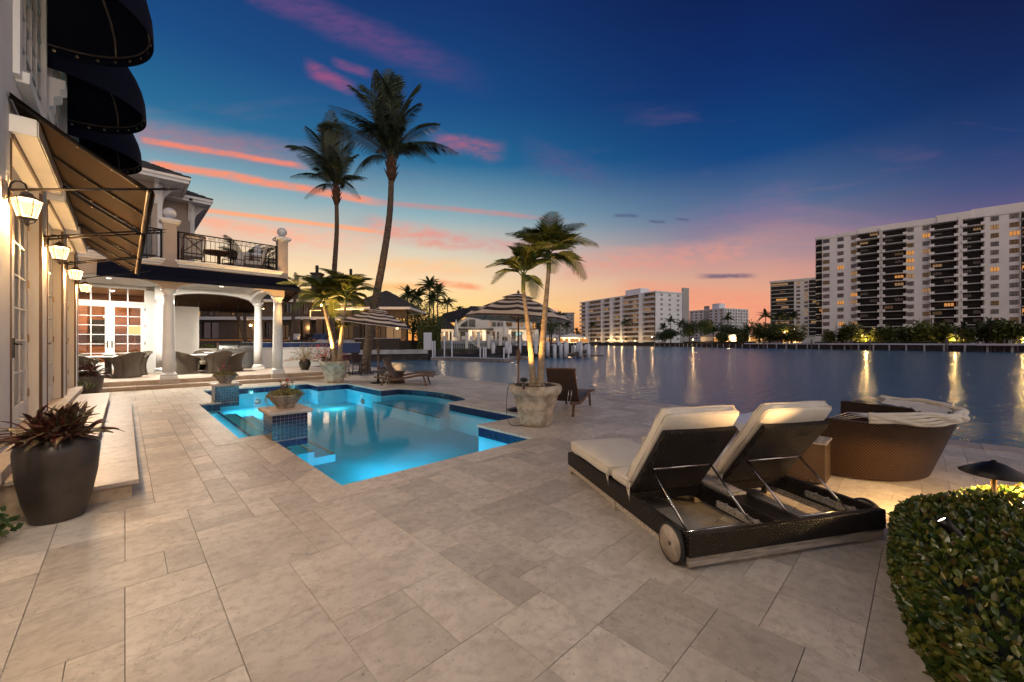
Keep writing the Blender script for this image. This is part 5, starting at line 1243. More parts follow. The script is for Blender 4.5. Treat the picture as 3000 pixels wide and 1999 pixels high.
def youngpalm(label, base, top, lean, L, n, r0=.06, group='slim palms growing in the stone planters'):
    r = thing('slim_palm', label, 'palm tree', base, 0, group); t = Vector(top) - Vector(base)
    pts = [(0, 0, 0), Vector((0, 0, 0)).lerp(t, .35) + Vector(lean), Vector((0, 0, 0)).lerp(t, .7) + Vector(lean) * .7, t]
    trunk_mesh(pts, r0, r0 * .55, 'bark2').build('trunk', M['bark2'], r)
    MB().tube([t - Vector((0, 0, .05)), t + Vector((0, 0, .16)), t + Vector((0, 0, .32))], [r0 * .56, r0 * .62, r0 * .3], 10).build('crown_shaft', M['frond'], r)
    c = t + Vector((0, 0, .22)); a0 = rp.uniform(0, 360)
    for k in range(n):
        el = rp.choice([78, 62, 45, 30, 20, 8]) if k > 3 else (82, 70, 60, 50)[k]
        place(FR[rp.choice([1, 2, 2, 3])], 'frond', r, c, rot=(rp.uniform(-.3, .3), -radians(el - 8), radians(a0 + k * 137.5)), sc=L * rp.uniform(.8, 1.1))
    return r
youngpalm('shorter slim palm leaning left in the near planter', V(.38, 7.12, .70), V(.20, 7.05, 2.42), (.03, .0, 0), .78, 11, .062)
youngpalm('taller slim palm leaning right in the near planter', V(.50, 7.1, .70), V(.66, 7.15, 2.80), (-.02, 0, 0), .84, 12, .068)
youngpalm('slim palm leaning left in the far planter', V(-6.62, 14.9, .76), V(-6.98, 14.8, 2.78), (.04, 0, 0), 1.45, 15, .085)
youngpalm('slim palm leaning right in the far planter', V(-6.45, 14.9, .76), V(-6.22, 14.9, 2.92), (-.03, 0, 0), 1.5, 16, .09)
youngpalm('small third palm shoot low between the far planter palms', V(-6.52, 15.0, .76), V(-6.35, 15.05, 1.75), (0, 0, 0), .62, 7, .04)
up1 = uplight('oval black uplight among the pebbles of the near planter', V(.20, 6.80, .72), 0, 150); up2 = uplight('black uplight on the rim of the far planter', V(-6.85, 14.45, .80), 0, 1100)
dx, dy = -CC, S     # towards the left of the view
cord(up1, [(5.36 + dx * .2, 4.9 + dy * .2, .74), (5.36 + dx * .43, 4.9 + dy * .43, .745), (5.36 + dx * .51, 4.9 + dy * .51, .62), (5.36 + dx * .56, 4.9 + dy * .56 - .05, .2), (5.36 + dx * .54, 4.9 + dy * .54 - .12, .02), (5.36 + dx * .46, 4.9 + dy * .46 - .2, .012), (5.36 + dx * .36, 4.9 + dy * .36 - .2, .02)])
cord(up2, [(5.62 + dx * .2, 15.3 + dy * .2 - .2, .82), (5.62 + dx * .4, 15.3 + dy * .4 - .25, .82), (5.62 + dx * .42, 15.3 + dy * .42 - .32, .6), (5.62 + dx * .36, 15.3 + dy * .36 - .36, .3), (5.62 + dx * .3, 15.3 + dy * .3 - .42, .1), (5.62 + dx * .4, 15.3 + dy * .4 - .4, .02)], .009)

def tallpalm(label, base, mids, top, L, specs, r0):
    r = thing('coconut_palm', label, 'palm tree', base, 0, 'tall coconut palms'); b = Vector(base)
    pts = [Vector((0, 0, 0))] + [Vector(m_) - b for m_ in mids] + [Vector(top) - b]; t = pts[-1]
    trunk_mesh(pts, r0, r0 * .62, 'bark', n=12).build('trunk', M['bark'], r)
    bt = MB(); bt.tube([t - Vector((0, 0, .5)), t - Vector((0, 0, .1)), t + Vector((0, 0, .5)), t + Vector((0, 0, .9))], [r0 * .65, r0 * 1.15, r0 * 1.1, r0 * .4], 10)
    for k in range(14):
        a = k * 2.4; z = -.3 + .06 * k; bt.tube([t + Vector((cos(a) * r0 * .8, sin(a) * r0 * .8, z)), t + Vector((cos(a) * r0 * 1.8, sin(a) * r0 * 1.8, z + .42))], [.05, .012], 5)
    bt.build('boots', M['boot'], r)
    for (az, el, k, s_) in specs:
        # az measured from the view's right, so the outline is under control
        place(COC[k], 'frond', r, t + Vector((0, 0, .45)), rot=(rp.uniform(-.5, .5), -radians(el), rzx + radians(az)), sc=L * s_)
    return r
sp2 = [(4, 24, 2, .82), (172, 26, 1, 1.08), (150, 50, 0, 1.08), (60, 72, 0, .98), (100, 82, 0, .96), (26, 56, 0, .98), (158, 62, 0, 1.0), (-30, 74, 0, .95), (140, 64, 1, .95), (-70, 60, 1, .9), (-110, 70, 1, .95), (40, 86, 0, .95), (90, 58, 1, .9), (-150, 56, 1, .9), (-20, 54, 1, .75), (230, 44, 2, .7), (110, 40, 2, .8), (70, 44, 2, .8), (-90, 44, 2, .75), (185, 76, 0, .9), (10, 78, 0, 1.0), (-50, 80, 0, .9), (170, 14, 3, .62), (35, 44, 1, .9), (145, 38, 1, .85), (-10, 44, 3, .6), (60, 52, 3, .8), (120, 50, 3, .8), (-120, 50, 3, .8), (-60, 50, 3, .8)]
tallpalm('right hand tall coconut palm with a leaning grey trunk rising from a pebble bed', V(-7.25, 19.6, 0), [V(-6.9, 19.6, 2.6), V(-6.35, 19.6, 5.5), V(-6.02, 19.6, 7.8)], V(-5.93, 19.6, 9.9), 4.35, sp2, .21)
sp1 = [(168, 40, 1, 1.1), (150, 62, 0, .95), (110, 76, 0, .95), (70, 78, 0, .95), (30, 72, 0, .9), (-40, 74, 0, .9), (200, 68, 0, .9), (-90, 66, 1, .9), (-140, 60, 1, .9), (90, 54, 1, .85), (0, 56, 1, .62), (20, 44, 2, .5), (150, 42, 2, .7), (180, 52, 1, .8), (240, 54, 2, .7), (-70, 50, 2, .7), (60, 48, 2, .6), (120, 44, 2, .7), (-10, 66, 1, .75), (100, 86, 0, 1.), (190, 28, 2, .65), (-30, 40, 3, .5), (160, 24, 3, .55), (90, 40, 3, .7), (-120, 44, 3, .7)]
tallpalm('left hand tall coconut palm with a straight trunk behind the twin palms', V(-11.1, 25.0, 0), [V(-11.3, 25.0, 3), V(-11.15, 25., 6), V(-11.0, 25., 8.5)], V(-11.02, 25.0, 10.6), 4.5, sp1, .19)
pbx = thing('pebble_bed', 'ring of grey pebbles round the foot of the leaning palm', 'pebbles', V(-7.0, 19.4, 0)); q = random.Random(8); pm = MB().sphere((0, 0, 0), .06, 7, 5, (1, .8, .6)).mesh('pebble', M['pebble_g'])
for k in range(180):
    a = q.uniform(0, 2 * pi); d = .95 * sqrt(q.uniform(.02, 1)); place(pm, 'pebble', pbx, (d * cos(a) * 1.1, d * sin(a), .03), rot=(q.uniform(-.5, .5), q.uniform(-.5, .5), q.uniform(0, 6)), sc=q.uniform(.6, 1.2))
# dark garden palms behind the porch
def gardenpalm(label, base, h, L, n, seed, lean=(0, 0), name='garden_palm', meshes=None, group='palms in the gardens behind', r0=.12, cat='palm tree'):
    q = random.Random(seed); r = thing(name, label, cat, base, 0, group)
    trunk_mesh([(0, 0, 0), (lean[0] * .4, lean[1] * .4, h * .5), (lean[0], lean[1], h)], r0, r0 * .7, 'bark', n=8).build('trunk', M['bark'], r)
    for k in range(n): place((meshes or FAR)[q.choice([0, 1, 2])], 'frond', r, (lean[0], lean[1], h), rot=(q.uniform(-.3, .3), -radians(q.choice([75, 55, 35, 15, -5]) + q.uniform(-8, 8)), q.uniform(0, 6.3)), sc=L * q.uniform(.8, 1.1))
    return r
gardenpalm('dark feathery palm just right of the porch corner pier', V(-20.8, 31, .2), 6.6, 3.4, 22, 3, meshes=COC[1:])
gardenpalm('bare leaning palm stem seen between the rear columns', V(-14.8, 22.6, .2), 3.6, 1.2, 6, 4, lean=(-.8, .6), meshes=COC[1:])
gardenpalm('grey curved palm stem seen between the right porch columns', V(-13.6, 24.4, .2), 4.6, 1.2, 6, 5, lean=(.5, .6), meshes=COC[1:])
# ---------------------------------------------------------------- bromeliad pots
def bromeliad(label, loc, R_, h, prof, mat, nl, seed, Ls):
    r = thing('bromeliad_pot', label, 'potted plant', loc); q = random.Random(seed)
    MB().lathe([(R_ * a, h * b) for a, b in prof], 48).build('pot', M[mat], r)
    MB().lathe([(.001, h * .93), (R_ * .6, h * .93)], 24, cap=False).build('soil', M['soil'], r)
    def leafm(k):
        m = MB(); L = 1.; n = 8; vs = []; tw = q.uniform(-.5, .5); br = .9 + q.random() * .5
        for i in range(n + 1):
            t = i / n; w = .058 * (sin(pi * min(1, .12 + .86 * t)) ** .6) * (1 - .15 * t); x = L * t * (1 - .1 * t); z = L * (.75 * t - br * .55 * t * t)
            for s_ in (-1, 0, 1): vs.append((x, s_ * w * cos(tw * t), z + (.035 if s_ else -.0) * (1 - t) + s_ * w * sin(tw * t)))
        fs = [(i * 3 + j, i * 3 + j + 1, i * 3 + j + 4, i * 3 + j + 3) for i in range(n) for j in range(2)]; m.smooth = True; m.add(vs, fs)
        return m.mesh('leaf', M['brom'] if k % 3 else M['brom2'])
    ms = [leafm(k) for k in range(7)]
    for k in range(nl):
        a = q.uniform(0, 2 * pi); d = q.uniform(0, R_ * .45); el = q.choice([75, 60, 45, 30, 15, 5])
        cxs = (q.uniform(-.5, .5) * R_, q.uniform(-.5, .5) * R_)
        place(q.choice(ms), 'leaf', r, (cxs[0], cxs[1], h * .94), rot=(q.uniform(-.7, .7), -radians(el - 8), a), sc=Ls * q.uniform(.6, 1.1))
    return r
egg = [(.58, 0), (.62, .01), (.80, .25), (.94, .55), (1.0, .84), (.99, .89), (.93, .94), (.66, 1.0), (.60, .99), (.58, .9)]
bromeliad('large charcoal egg shaped pot of dark red bromeliads at the left foreground', (-.41, 5.14, 0), .255, .69, egg, 'pot_dark', 230, 2, .37)
bowlp = [(.62, 0), (.66, .02), (.86, .3), (.97, .7), (1., .97), (.99, 1.), (.94, 1.), (.93, .9)]
bromeliad('far charcoal pot of dark bromeliads before the porch steps', (-.78, 16.3, 0), .36, .56, bowlp, 'pot_dark', 150, 5, .50)
# ---------------------------------------------------------------- flower bowls on the piers
def flowerbowl(label, loc, seed, R_=.245):
    r = thing('flower_bowl', label, 'flower bowl', loc, 0, 'stone bowls of trailing plants on the tiled piers'); q = random.Random(seed)
    flute = lambda a, j: 1 + (.022 * sin(a * 22) if 2 <= j <= 4 else 0)
    MB().lathe([(.13, 0), (.135, .02), (.125, .03), (.165, .07), (.20, .12), (.215, .135), (.225, .15), (R_, .185), (R_ + .012, .20), (R_ + .008, .215), (R_ - .02, .22), (R_ - .03, .19)], 66, rad=flute).build('bowl', M['bowl'], r)
    MB().lathe([(.001, .215), (R_ - .03, .2)], 20, cap=False).build('soil', M['soil'], r)
    m = MB(); sp_ = MB()
    for k in range(1100):
        a = q.uniform(0, 2 * pi); d = R_ * 1.12 * sqrt(q.uniform(0, 1)); z = .225 + .045 * (1 - (d / R_) ** 2) + q.uniform(-.01, .025) - (.03 if d > R_ else 0)
        c = Vector((d * cos(a), d * sin(a), z)); u = Vector((q.uniform(-1, 1), q.uniform(-1, 1), q.uniform(0, 1))).normalized() * .016; w = Vector((q.uniform(-1, 1), q.uniform(-1, 1), q.uniform(-.5, .5))).normalized() * .007
        m.add([c - u - w, c + w * 1.4, c + u + w, c - w * 1.4], [(0, 1, 2, 3)])
    for k in range(9):
        a = q.uniform(0, 2 * pi); p = Vector((R_ * cos(a), R_ * sin(a), .22)); 
        ln = q.randint(4, 12)
        for i in range(ln):
            p2 = p + Vector((cos(a) * .012 * (i < 3), sin(a) * .012 * (i < 3), -.016)) + Vector((q.uniform(-.006, .006), q.uniform(-.006, .006), 0))
            m.tube([p, p2], .002, 3, cap=False); p = p2
            for j in range(3):
                u = Vector((q.uniform(-1, 1), q.uniform(-1, 1), q.uniform(-.6, .6))).normalized() * .014; w = Vector((q.uniform(-1, 1), q.uniform(-1, 1), 0)).normalized() * .006
                m.add([p - w, p + u * .5 + w, p + u, p + u * .5 - w], [(0, 1, 2, 3)])
    m.build('trailing_foliage', M['sedum'], r, kind='stuff')
    st = MB(); tips = []
    for k in range(8):
        a = q.uniform(0, 2 * pi); p = Vector((.02 * cos(a), .02 * sin(a), .23)); d = Vector((cos(a) * .7, sin(a) * .7, 1)).normalized(); pts = [p]
        for i in range(5): d = (d + Vector((q.uniform(-.5, .5), q.uniform(-.5, .5), q.uniform(-.1, .4)))).normalized(); p = p + d * .042; pts.append(p)
        st.tube(pts, [.011, .009, .007, .006, .005, .004], 5); tips.append(p); tips.append(pts[3])
    st.build('stems', M['stem'], r)
    lf = MB()
    for t in tips:
        for j in range(5):
            u = Vector((q.uniform(-1, 1), q.uniform(-1, 1), q.uniform(-.3, .8))).normalized(); w = u.cross(Vector((0, 0, 1))).normalized() * .012; lf.add([t, t + u * .022 + w, t + u * .045, t + u * .022 - w], [(0, 1, 2, 3)])
    lf.build('leaves', M['leaf'], r)
    fm = MB()
    for j in range(6): a = j * pi / 3; fm.add([(0, 0, 0), (.018 * cos(a - .45), .018 * sin(a - .45), .008), (.026 * cos(a), .026 * sin(a), .004), (.018 * cos(a + .45), .018 * sin(a + .45), .008)], [(0, 1, 2, 3)])
    fme = fm.mesh('flower', M['flower'])
    for k in range(8): t = tips[q.randrange(len(tips))]; place(fme, 'flower', r, t + Vector((q.uniform(-.02, .02), q.uniform(-.02, .02), .012)), rot=(q.uniform(-1.2, 1.2), q.uniform(-1.2, 1.2), 0), sc=q.uniform(.8, 1.2))
    return r
flowerbowl('nearer fluted stone bowl of sedum and pink desert rose on its tiled pier', (1.85, 7.12, .455), 4)
flowerbowl('farther stone bowl of sedum and pink flowers on the pier by the porch', (1.85, 12.47, .455), 9)
# bougainvillea in glazed pots
def bush(label, loc, R_, n, seed, fl, name='flowering_shrub', potr=.24, poth=.46):
    r = thing(name, label, 'flowering plant', loc); q = random.Random(seed)
    MB().lathe([(potr * .6, 0), (potr * .95, poth * .45), (potr, poth * .75), (potr * .8, poth * .93), (potr * .86, poth), (potr * .7, poth * .97)], 28).build('pot', M['pot_green'], r)
    m, s_, f_ = MB(), MB(), MB()
    for k in range(34):
        a = q.uniform(0, 2 * pi); el = q.uniform(.1, 1.5); L = R_ * q.uniform(.7, 1.25); d = Vector((cos(a) * cos(el), sin(a) * cos(el), sin(el) * .9)); p = Vector((0, 0, poth)); pts = [p]
        for i in range(6): d = (d + Vector((q.uniform(-.25, .25), q.uniform(-.25, .25), q.uniform(-.25, .08)))).normalized(); p = p + d * L / 6; pts.append(p)
        s_.tube(pts, [.008, .007, .006, .005, .004, .003, .002], 4)
        for i in range(n):
            t = q.uniform(.25, 1); j = int(t * 5.99); c = pts[j].lerp(pts[min(6, j + 1)], t * 6 - j if j < 6 else 0) + Vector((q.uniform(-1, 1), q.uniform(-1, 1), q.uniform(-1, 1))) * .035
            u = Vector((q.uniform(-1, 1), q.uniform(-1, 1), q.uniform(-.5, .8))).normalized(); w = Vector((q.uniform(-1, 1), q.uniform(-1, 1), q.uniform(-1, 1))).normalized(); z = q.uniform(.026, .046)
            isf = q.random() < fl * (1 if k % 2 else .35); (f_ if isf else m).add([c, c + (u + w * .4) * z, c + u * z * 1.9, c + (u - w * .4) * z], [(0, 1, 2, 3)])
    s_.build('stems', M['stem'], r); m.build('leaves', M['sedum'], r, kind='stuff'); f_.build('flowers', M['flower'], r, kind='stuff'); return r
bush('pale green flowering shrub in a dark glazed pot against the white counter wall', V(-9.15, 17.6, DZ), .85, 26, 2, .14)
bush('red bougainvillea in bloom behind the twin palm planter', V(-8.35, 17.9, DZ), 1.0, 34, 3, .7)
# ---------------------------------------------------------------- clipped hedge, right foreground
hd_ = thing('clipped_hedge', 'dense clipped hedge of glossy leaves filling the right foreground corner', 'hedge', (0, 0, 0)); q = random.Random(21)
HP = [(1.7, -.36), (2.7, -.02), (3.4, .10), (4.0, .12), (4.3, .02), (4.62, -.15), (5.02, -.38), (5.35, -.66), (5.5, -3.4), (1.2, -3.4)]
ctr = Vector((3.4, -1.6, 0))
def hscale(k): return [((x - 3.4) * k + 3.4, (y + 1.6) * k - 1.6) for x, y in HP]
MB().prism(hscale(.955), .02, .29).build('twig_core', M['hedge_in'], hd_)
def hleaf(sz, mat, name='leaf', fold=.25):
    m = MB(); v = [(0, 0, 0), (sz * .35, sz * .32, fold * sz * .3), (sz * .75, sz * .30, fold * sz * .3), (sz, 0, 0), (sz * .75, -sz * .30, fold * sz * .3), (sz * .35, -sz * .32, fold * sz * .3), (sz * .5, 0, -.02 * sz)]
    m.add(v, [(0, 6, 1), (1, 6, 2), (2, 6, 3), (3, 6, 4), (4, 6, 5), (5, 6, 0)]); return m
LV = hleaf(1, 'hedge')
def leafpos():
    while True:
        x, y = q.uniform(1.3, 5.2), q.uniform(-3.3, .15)
        r_ = q.random()
        if r_ < .62:
            if inpoly(x, y, HP): 
                nrm = Vector((0, 0, 1)); d = min(segdist(x, y, HP[i], HP[i + 1]) for i in range(8)); z = .345 - .10 * max(0, 1 - d / .14) ** 2 + .028 * noise.noise(Vector((x * 3, y * 3, 0))) + q.uniform(-.035, .02); return Vector((x, y, z)), nrm
        else:
            i = q.choice([0, 0, 1, 1, 1, 2, 2, 3, 3, 4, 5, 6]); a, b = Vector(HP[i]), Vector(HP[i + 1]); t = q.random(); p = a.lerp(b, t); d = (b - a).normalized(); n_ = Vector((-d.y, d.x)); z = q.uniform(.0, .33)
            p += n_ * (q.uniform(-.035, .015) - .05 * max(0, (z - .26) / .09) + .02 * noise.noise(Vector((p.x * 3, p.y * 3, z * 4)))); return Vector((p.x, p.y, z)), Vector((n_.x, n_.y, .25)).normalized()
def leafmat(p, nrm, s_):
    d = (nrm + Vector((q.uniform(-1, 1), q.uniform(-1, 1), q.uniform(-.6, 1))) * .9).normalized(); side = d.cross(Vector((q.uniform(-1, 1), q.uniform(-1, 1), q.uniform(-1, 1)))).normalized(); up = side.cross(d)
    return Matrix.Translation(p) @ Matrix((( d.x, side.x, up.x, 0), (d.y, side.y, up.y, 0), (d.z, side.z, up.z, 0), (0, 0, 0, 1))) @ Matrix.Scale(s_, 4)
allp = []
for k in range(42000):
    p, n_ = leafpos()
    Y = S * p.x + CC * p.y; X = CC * p.x - S * p.y
    if Y < .5 or X / Y > 1.62: 
        if k % 4: continue
    allp.append((p, n_))
allp.sort(key=lambda a: a[0].x ** 2 + a[0].y ** 2 if (CC * a[0].x - S * a[0].y) / max(.1, S * a[0].x + CC * a[0].y) < 1.29 and S * a[0].x + CC * a[0].y > 1.9 else 99)
lm = LV.mesh('leaf', M['hedge'])
for p, n_ in allp[:290]:
    o = place(lm, 'leaf', hd_); o.matrix_local = leafmat(p + n_ * .01, n_, q.uniform(.034, .05))
m = MB()
for p, n_ in allp[290:]: m.add(LV.v, LV.f, leafmat(p, n_, q.uniform(.03, .05)))
m.build('foliage', M['hedge'], hd_, kind='stuff')
# low green shrubs at the villa wall
def shrub(label, loc, R_, n, seed, mat='leaf', name='low_shrub', cat='shrub', flat=.7, lf=.04, group=None):
    r = thing(name, label, cat, loc, 0, group); q = random.Random(seed); m = MB()
    for k in range(n):
        a, b = q.uniform(0, 2 * pi), math.acos(q.uniform(-.2, 1)); rr_ = R_ * (q.uniform(.35, 1) ** .4); c = Vector((rr_ * sin(b) * cos(a), rr_ * sin(b) * sin(a), R_ * .3 + rr_ * cos(b) * flat)) * (1 + .25 * noise.noise(Vector((cos(a) * 2, sin(a) * 2, seed))))
        u = Vector((q.uniform(-1, 1), q.uniform(-1, 1), q.uniform(-.3, 1))).normalized() * lf; w = Vector((q.uniform(-1, 1), q.uniform(-1, 1), q.uniform(-1, 1))).normalized() * lf * .45; m.add([c, c + u * .5 + w, c + u, c + u * .5 - w], [(0, 1, 2, 3)])
    m.build('foliage', M[mat], r, kind='stuff'); MB().tube([(0, 0, -.1), (0, 0, R_ * .6)], .015, 5).build('stem', M['stem'], r); return r
shrub('small bright green shrub at the left edge behind the charcoal pot', (-.95, 4.75, .0), .34, 420, 3, lf=.06)
shrub('little green plant beside the far charcoal pot at the wall end', (-.8, 14.85, .28), .22, 220, 5, lf=.06)
hg = shrub('yellow green lit hedge behind the grill and the low wall', (3.25, 24.7, .5), .95, 1500, 7, mat='hedge', lf=.09); hg.scale = (1.3, .5, .9); light('POINT', 'hedge_uplight', hg, (0, -.9, .5), 160, (1, .65, .2), .05)
# ---------------------------------------------------------------- across the water
def frame(A, B):                          # local x runs from A to B (metres right, ahead), local y away from the viewer
    a, b = W(*A), W(*B); d = (b - a); return a, atan2(d.y, d.x), d.length
qf = random.Random(31)
# --- right hand condominium slab
A, B = (133.8, 175.6), (133.8 + .741 * 120, 175.6 - .673 * 120)
loc, rz, L_ = frame(A, B)
condo = thing('balcony_condominium', 'long white condominium slab with dark balcony stacks at the right, some windows lit', 'apartment building', loc, rz)
if (Matrix.Rotation(rz, 3, 'Z') @ Vector((0, 1, 0))).dot(W(0, 1)) < 0: pass
def s_of(cx_):
    r_ = ((2200 + cx_ / 2.941) - 1500) / 1167; return (175.6 * r_ - 133.8) / (.741 + .673 * r_)
FH, ZG, NF = 3.0, 4.8, 14
top = ZG + NF * FH + .9
wins = [(620, 677), (745, 800), (862, 917), (1340, 1405), (1480, 1545), (2067, 2138), (2230, 2315)]
bays = [(918, 1115), (1130, 1337), (1550, 1778), (1828, 2010), (2330, 2560)]
edges = sorted([(s_of(a), s_of(b), 'w') for a, b in wins] + [(s_of(a), s_of(b), 'b') for a, b in bays] + [(s_of(557), s_of(613), 'b')])
# wall strips between the balcony stacks
cur = s_of(555); strips = []
for a, b, k in edges:
    if k == 'b': strips.append((cur, a)); cur = b
strips.append((cur, 118))
for a, b in strips:
    if b - a > .3: MB().box(a, b, 0, 16, -1, top).build('wall', M['condo'], condo)
MB().box(s_of(555), 118, 2.2, 16, -1, top).build('wall', M['recess_shade'], condo)  # back wall coloured as dark as the shade in the balcony stacks
for (c0, c1, h, o) in ((555, 745, .9, .25), (745, 912, 1.1, .35), (912, 1600, 1.9, .5), (1600, 1900, 2.5, .8), (1900, 2700, 2.9, .5)):
    MB().box(s_of(c0), s_of(c1), -o, 16, ZG + NF * FH - .3, ZG + NF * FH + h).build('parapet', M['condo'], condo)
wm = {}
def cwin(root, x0, x1, z0, z1, mat, div=3, fr='rail_dark', y=-.06):
    k = (round(x1 - x0, 1), round(z1 - z0, 1), mat, div)
    if k not in wm:
        m = MB(); w, h = k[0], k[1]; m.box(0, w, -.02, .1, 0, h); m.k = 1
        for i in range(1, div): m.box(w * i / div - .05, w * i / div + .05, -.06, -.021, 0, h)
        m.box(0, w, -.05, -.022, 0, .08); m.box(0, w, -.05, -.022, h - .08, h); wm[k] = m.mesh('window', [M[mat], M[fr]])
    return place(wm[k], 'window', root, (x0, y, z0))
M['pane_a'] = simple('window_curtained', (.20, .15, .11), .3, var=.5, scale=.6, spec=.8); M['pane_b'] = simple('window_dim', (.06, .055, .05), .15, var=.5, scale=.6, spec=.9)
for (a, b) in wins:
    x0, x1 = s_of(a), s_of(b)
    for f in range(NF):
        mt = qf.choices(['pane_a', 'pane_b', 'lit3', 'lit2', 'lit1'], [5, 7, 3, 2, 1.2])[0]
        cwin(condo, x0, x1, ZG + f * FH + .8, ZG + f * FH + 2.4, mt)
bm_ = {}
for bi, (a, b) in enumerate([(557, 613)] + bays):
    x0, x1 = s_of(a), s_of(b); w = x1 - x0
    for f in range(NF):
        z = ZG + f * FH
        bo = MB().box(x0, x1, -1.3, 2.2, z - .08, z + .1).build('balcony_slab', M['condo'], condo)
        bl = MB().box(x0 + .1, x1 - .1, -1.2, -1.14, z + .1, z + 1.05)
        n = 8
        for i in range(n + 1): bl.box(x0 + w * i / n - .03, x0 + w * i / n + .03, -1.2, -1.15, z + 1.05, z + FH - .14)
        bl.build('balcony_screen', M['rail_dark'], bo)
        if bi and bi < 5:
            for xx in (x0 - .5, x1 - .9): MB().box(xx, xx + 1.4, -1.42, -1.22, z - .2, z + .85).build('planter_box', M['condo'], bo)
        if qf.random() < .5:
            i = qf.randrange(2); ww = w * .36; cwin(bo, x0 + w * (.1 + .45 * i), x0 + w * (.1 + .45 * i) + ww, z + .2, z + 2.5, qf.choice(['lit3', 'lit2', 'pane_a', 'lit1', 'pane_a', 'pane_a']), 3, y=2.08)
for cx_ in (1121, 1803): MB().box(s_of(cx_) - .5, s_of(cx_) + .5, -1.0, 2.3, -1, top).build('pilaster', M['condo'], condo)
# slanted ground floor fins
for cx_ in (740, 1560, 2070):
    x = s_of(cx_); MB().add([(x, -1.6, ZG - 3), (x + .8, -1.6, ZG - 3), (x + .5, -.1, ZG + 6), (x, -.1, ZG + 6), (x, 0, ZG - 3), (x + .8, 0, ZG - 3)], [(0, 1, 2, 3), (0, 3, 4), (1, 5, 2)]).build('fin', M['condo'], condo)
MB().box(s_of(560), 118, -2.5, 0, -1, ZG - .6).build('podium', M['condo'], condo)
# --- low rise wing left of it
loc, rz, L_ = frame((205.6, 317), (228, 296)); L_ = 31
wing = thing('distant_condominium', 'lower looking dark banded condominium just left of the big slab', 'apartment building', loc, rz); ztop = 48.5; FH2 = 3.0
MB().box(0, 60, 0, 20, 0, ztop).build('wall', M['condo'], wing); MB().box(-.5, 60, -.6, 20, ztop, ztop + 1.4).build('parapet', M['condo'], wing)
for (x0, x1, k) in ((.5, 15.5, 'b'), (17, 19.4, 'w'), (22, 24.2, 'w'), (24.8, 37, 'b')):
    for f in range(14):
        z = ztop - 3.2 - f * FH2
        if k == 'w': cwin(wing, x0, x1, z + .6, z + 2.1, qf.choice(['pane_a', 'pane_b', 'lit3', 'lit2']), 2)
        else:
            bo = MB().box(x0 - .3, x1 + .3, -1.2, -.02, z - .1, z + .25).build('balcony_slab', M['condo'], wing); MB().box(x0, x1, -.1, -.03, z + .26, z + 2.85).build('balcony_shade', M['recess_shade'], bo)  # flat dark sheet on the wall front stands for the shade of a bay
            if f % 2 == 0 or f == 5: cwin(bo, x0 + qf.uniform(0, 8), x0 + qf.uniform(9, 12), z + .7, z + 2.3, qf.choice(['lit1', 'lit2', 'lit3', 'lit2']), 3, y=-.3)
# --- white mid block with glazed balconies
C0, D0 = (87.3 * 1.18, 242 * 1.18), (53.7 * 1.18, 312 * 1.18)
loc, rz, L_ = frame(D0, C0)
mid = thing('white_apartment_block', 'white ten storey apartment block with glazed balcony bays in the middle distance', 'apartment building', loc, rz); FM = 3.55; zb = 2.0; HT = zb + 10 * FM
D_ = 26
MB().box(0, L_ - .01, 1.0, D_, 0, HT).build('wall', M['recess_shade'], mid); MB().box(-.5, L_ + .6, -.6, D_ + .5, HT, HT + .9).build('parapet', M['condo2'], mid)  # block wall darkened in colour for the shade behind its balconies
MB().box(L_ - .5, L_, 0, D_ + 2, 0, HT).build('end_wall', M['condo2'], mid)
MB().box(L_ - .5, L_ + .6, D_ + .5, D_ + 7, 0, HT + 4.6).build('stair_tower', M['condogrey'], mid)
MB().box(L_ * .62, L_ * .80, 3, 12, HT + .9, HT + 5.2).build('penthouse', M['condo2'], mid)
def mx(px):    # px along the block front in the near/far direction
    r_ = (px - 1500) / 1167; (x1, y1), (x0, y0) = C0, D0; dx, dy = (x1 - x0) / L_, (y1 - y0) / L_; return (r_ * y0 - x0) / (dx - r_ * dy)
cr = lambda c: mx(1600 + c / 3.361)
pil = [(400, 424), (553, 570), (640, 671), (742, 762), (926, 963)]
for a, b in pil: MB().box(cr(a), cr(b), -1.6, 1.0, 0, HT).build('pilaster', M['condo2'], mid)
bb = [(342, 399), (425, 487), (488, 552), (571, 639), (672, 741), (763, 842), (844, 925), (964, 1078)]
bme = {}
for a, b in bb:
    x0, x1 = cr(a), cr(b); w = x1 - x0; n = max(3, int(w / 1.5))
    for f in range(10):
        z = zb + f * FM
        key = (a,)
        if key not in bme:
            s_ = MB().box(0, w, -1.5, 1, -.25, .08).mesh('balcony_slab', M['condo2']); r_ = MB().box(.05, w - .05, -1.46, -1.40, .1, 1.1)
            g = MB()
            for i in range(n + 1): g.box(w * i / n - .05, w * i / n + .05, -1.42, -1.36, 1.1, FM - .25)
            bme[key] = (s_, r_.mesh('balcony_rail', M['rail_white']), g.mesh('mullions', M['rail_dark']))
        o = place(bme[key][0], 'balcony_slab', mid, (x0, 0, z)); place(bme[key][1], 'balcony_rail', o); place(bme[key][2], 'mullions', o)
        m = MB(); m.box(.1, w * .5 - .05, .8, .9, .1, FM - .4); o2 = m.build('curtain_wall', M[qf.choice(['lit3', 'pane_a', 'pane_a', 'lit3', 'lit2'])], o); MB().box(w * .5 + .05, w - .1, .8, .9, .1, FM - .4).build('curtain_wall', M[qf.choice(['pane_b', 'pane_a', 'lit3'])], o)
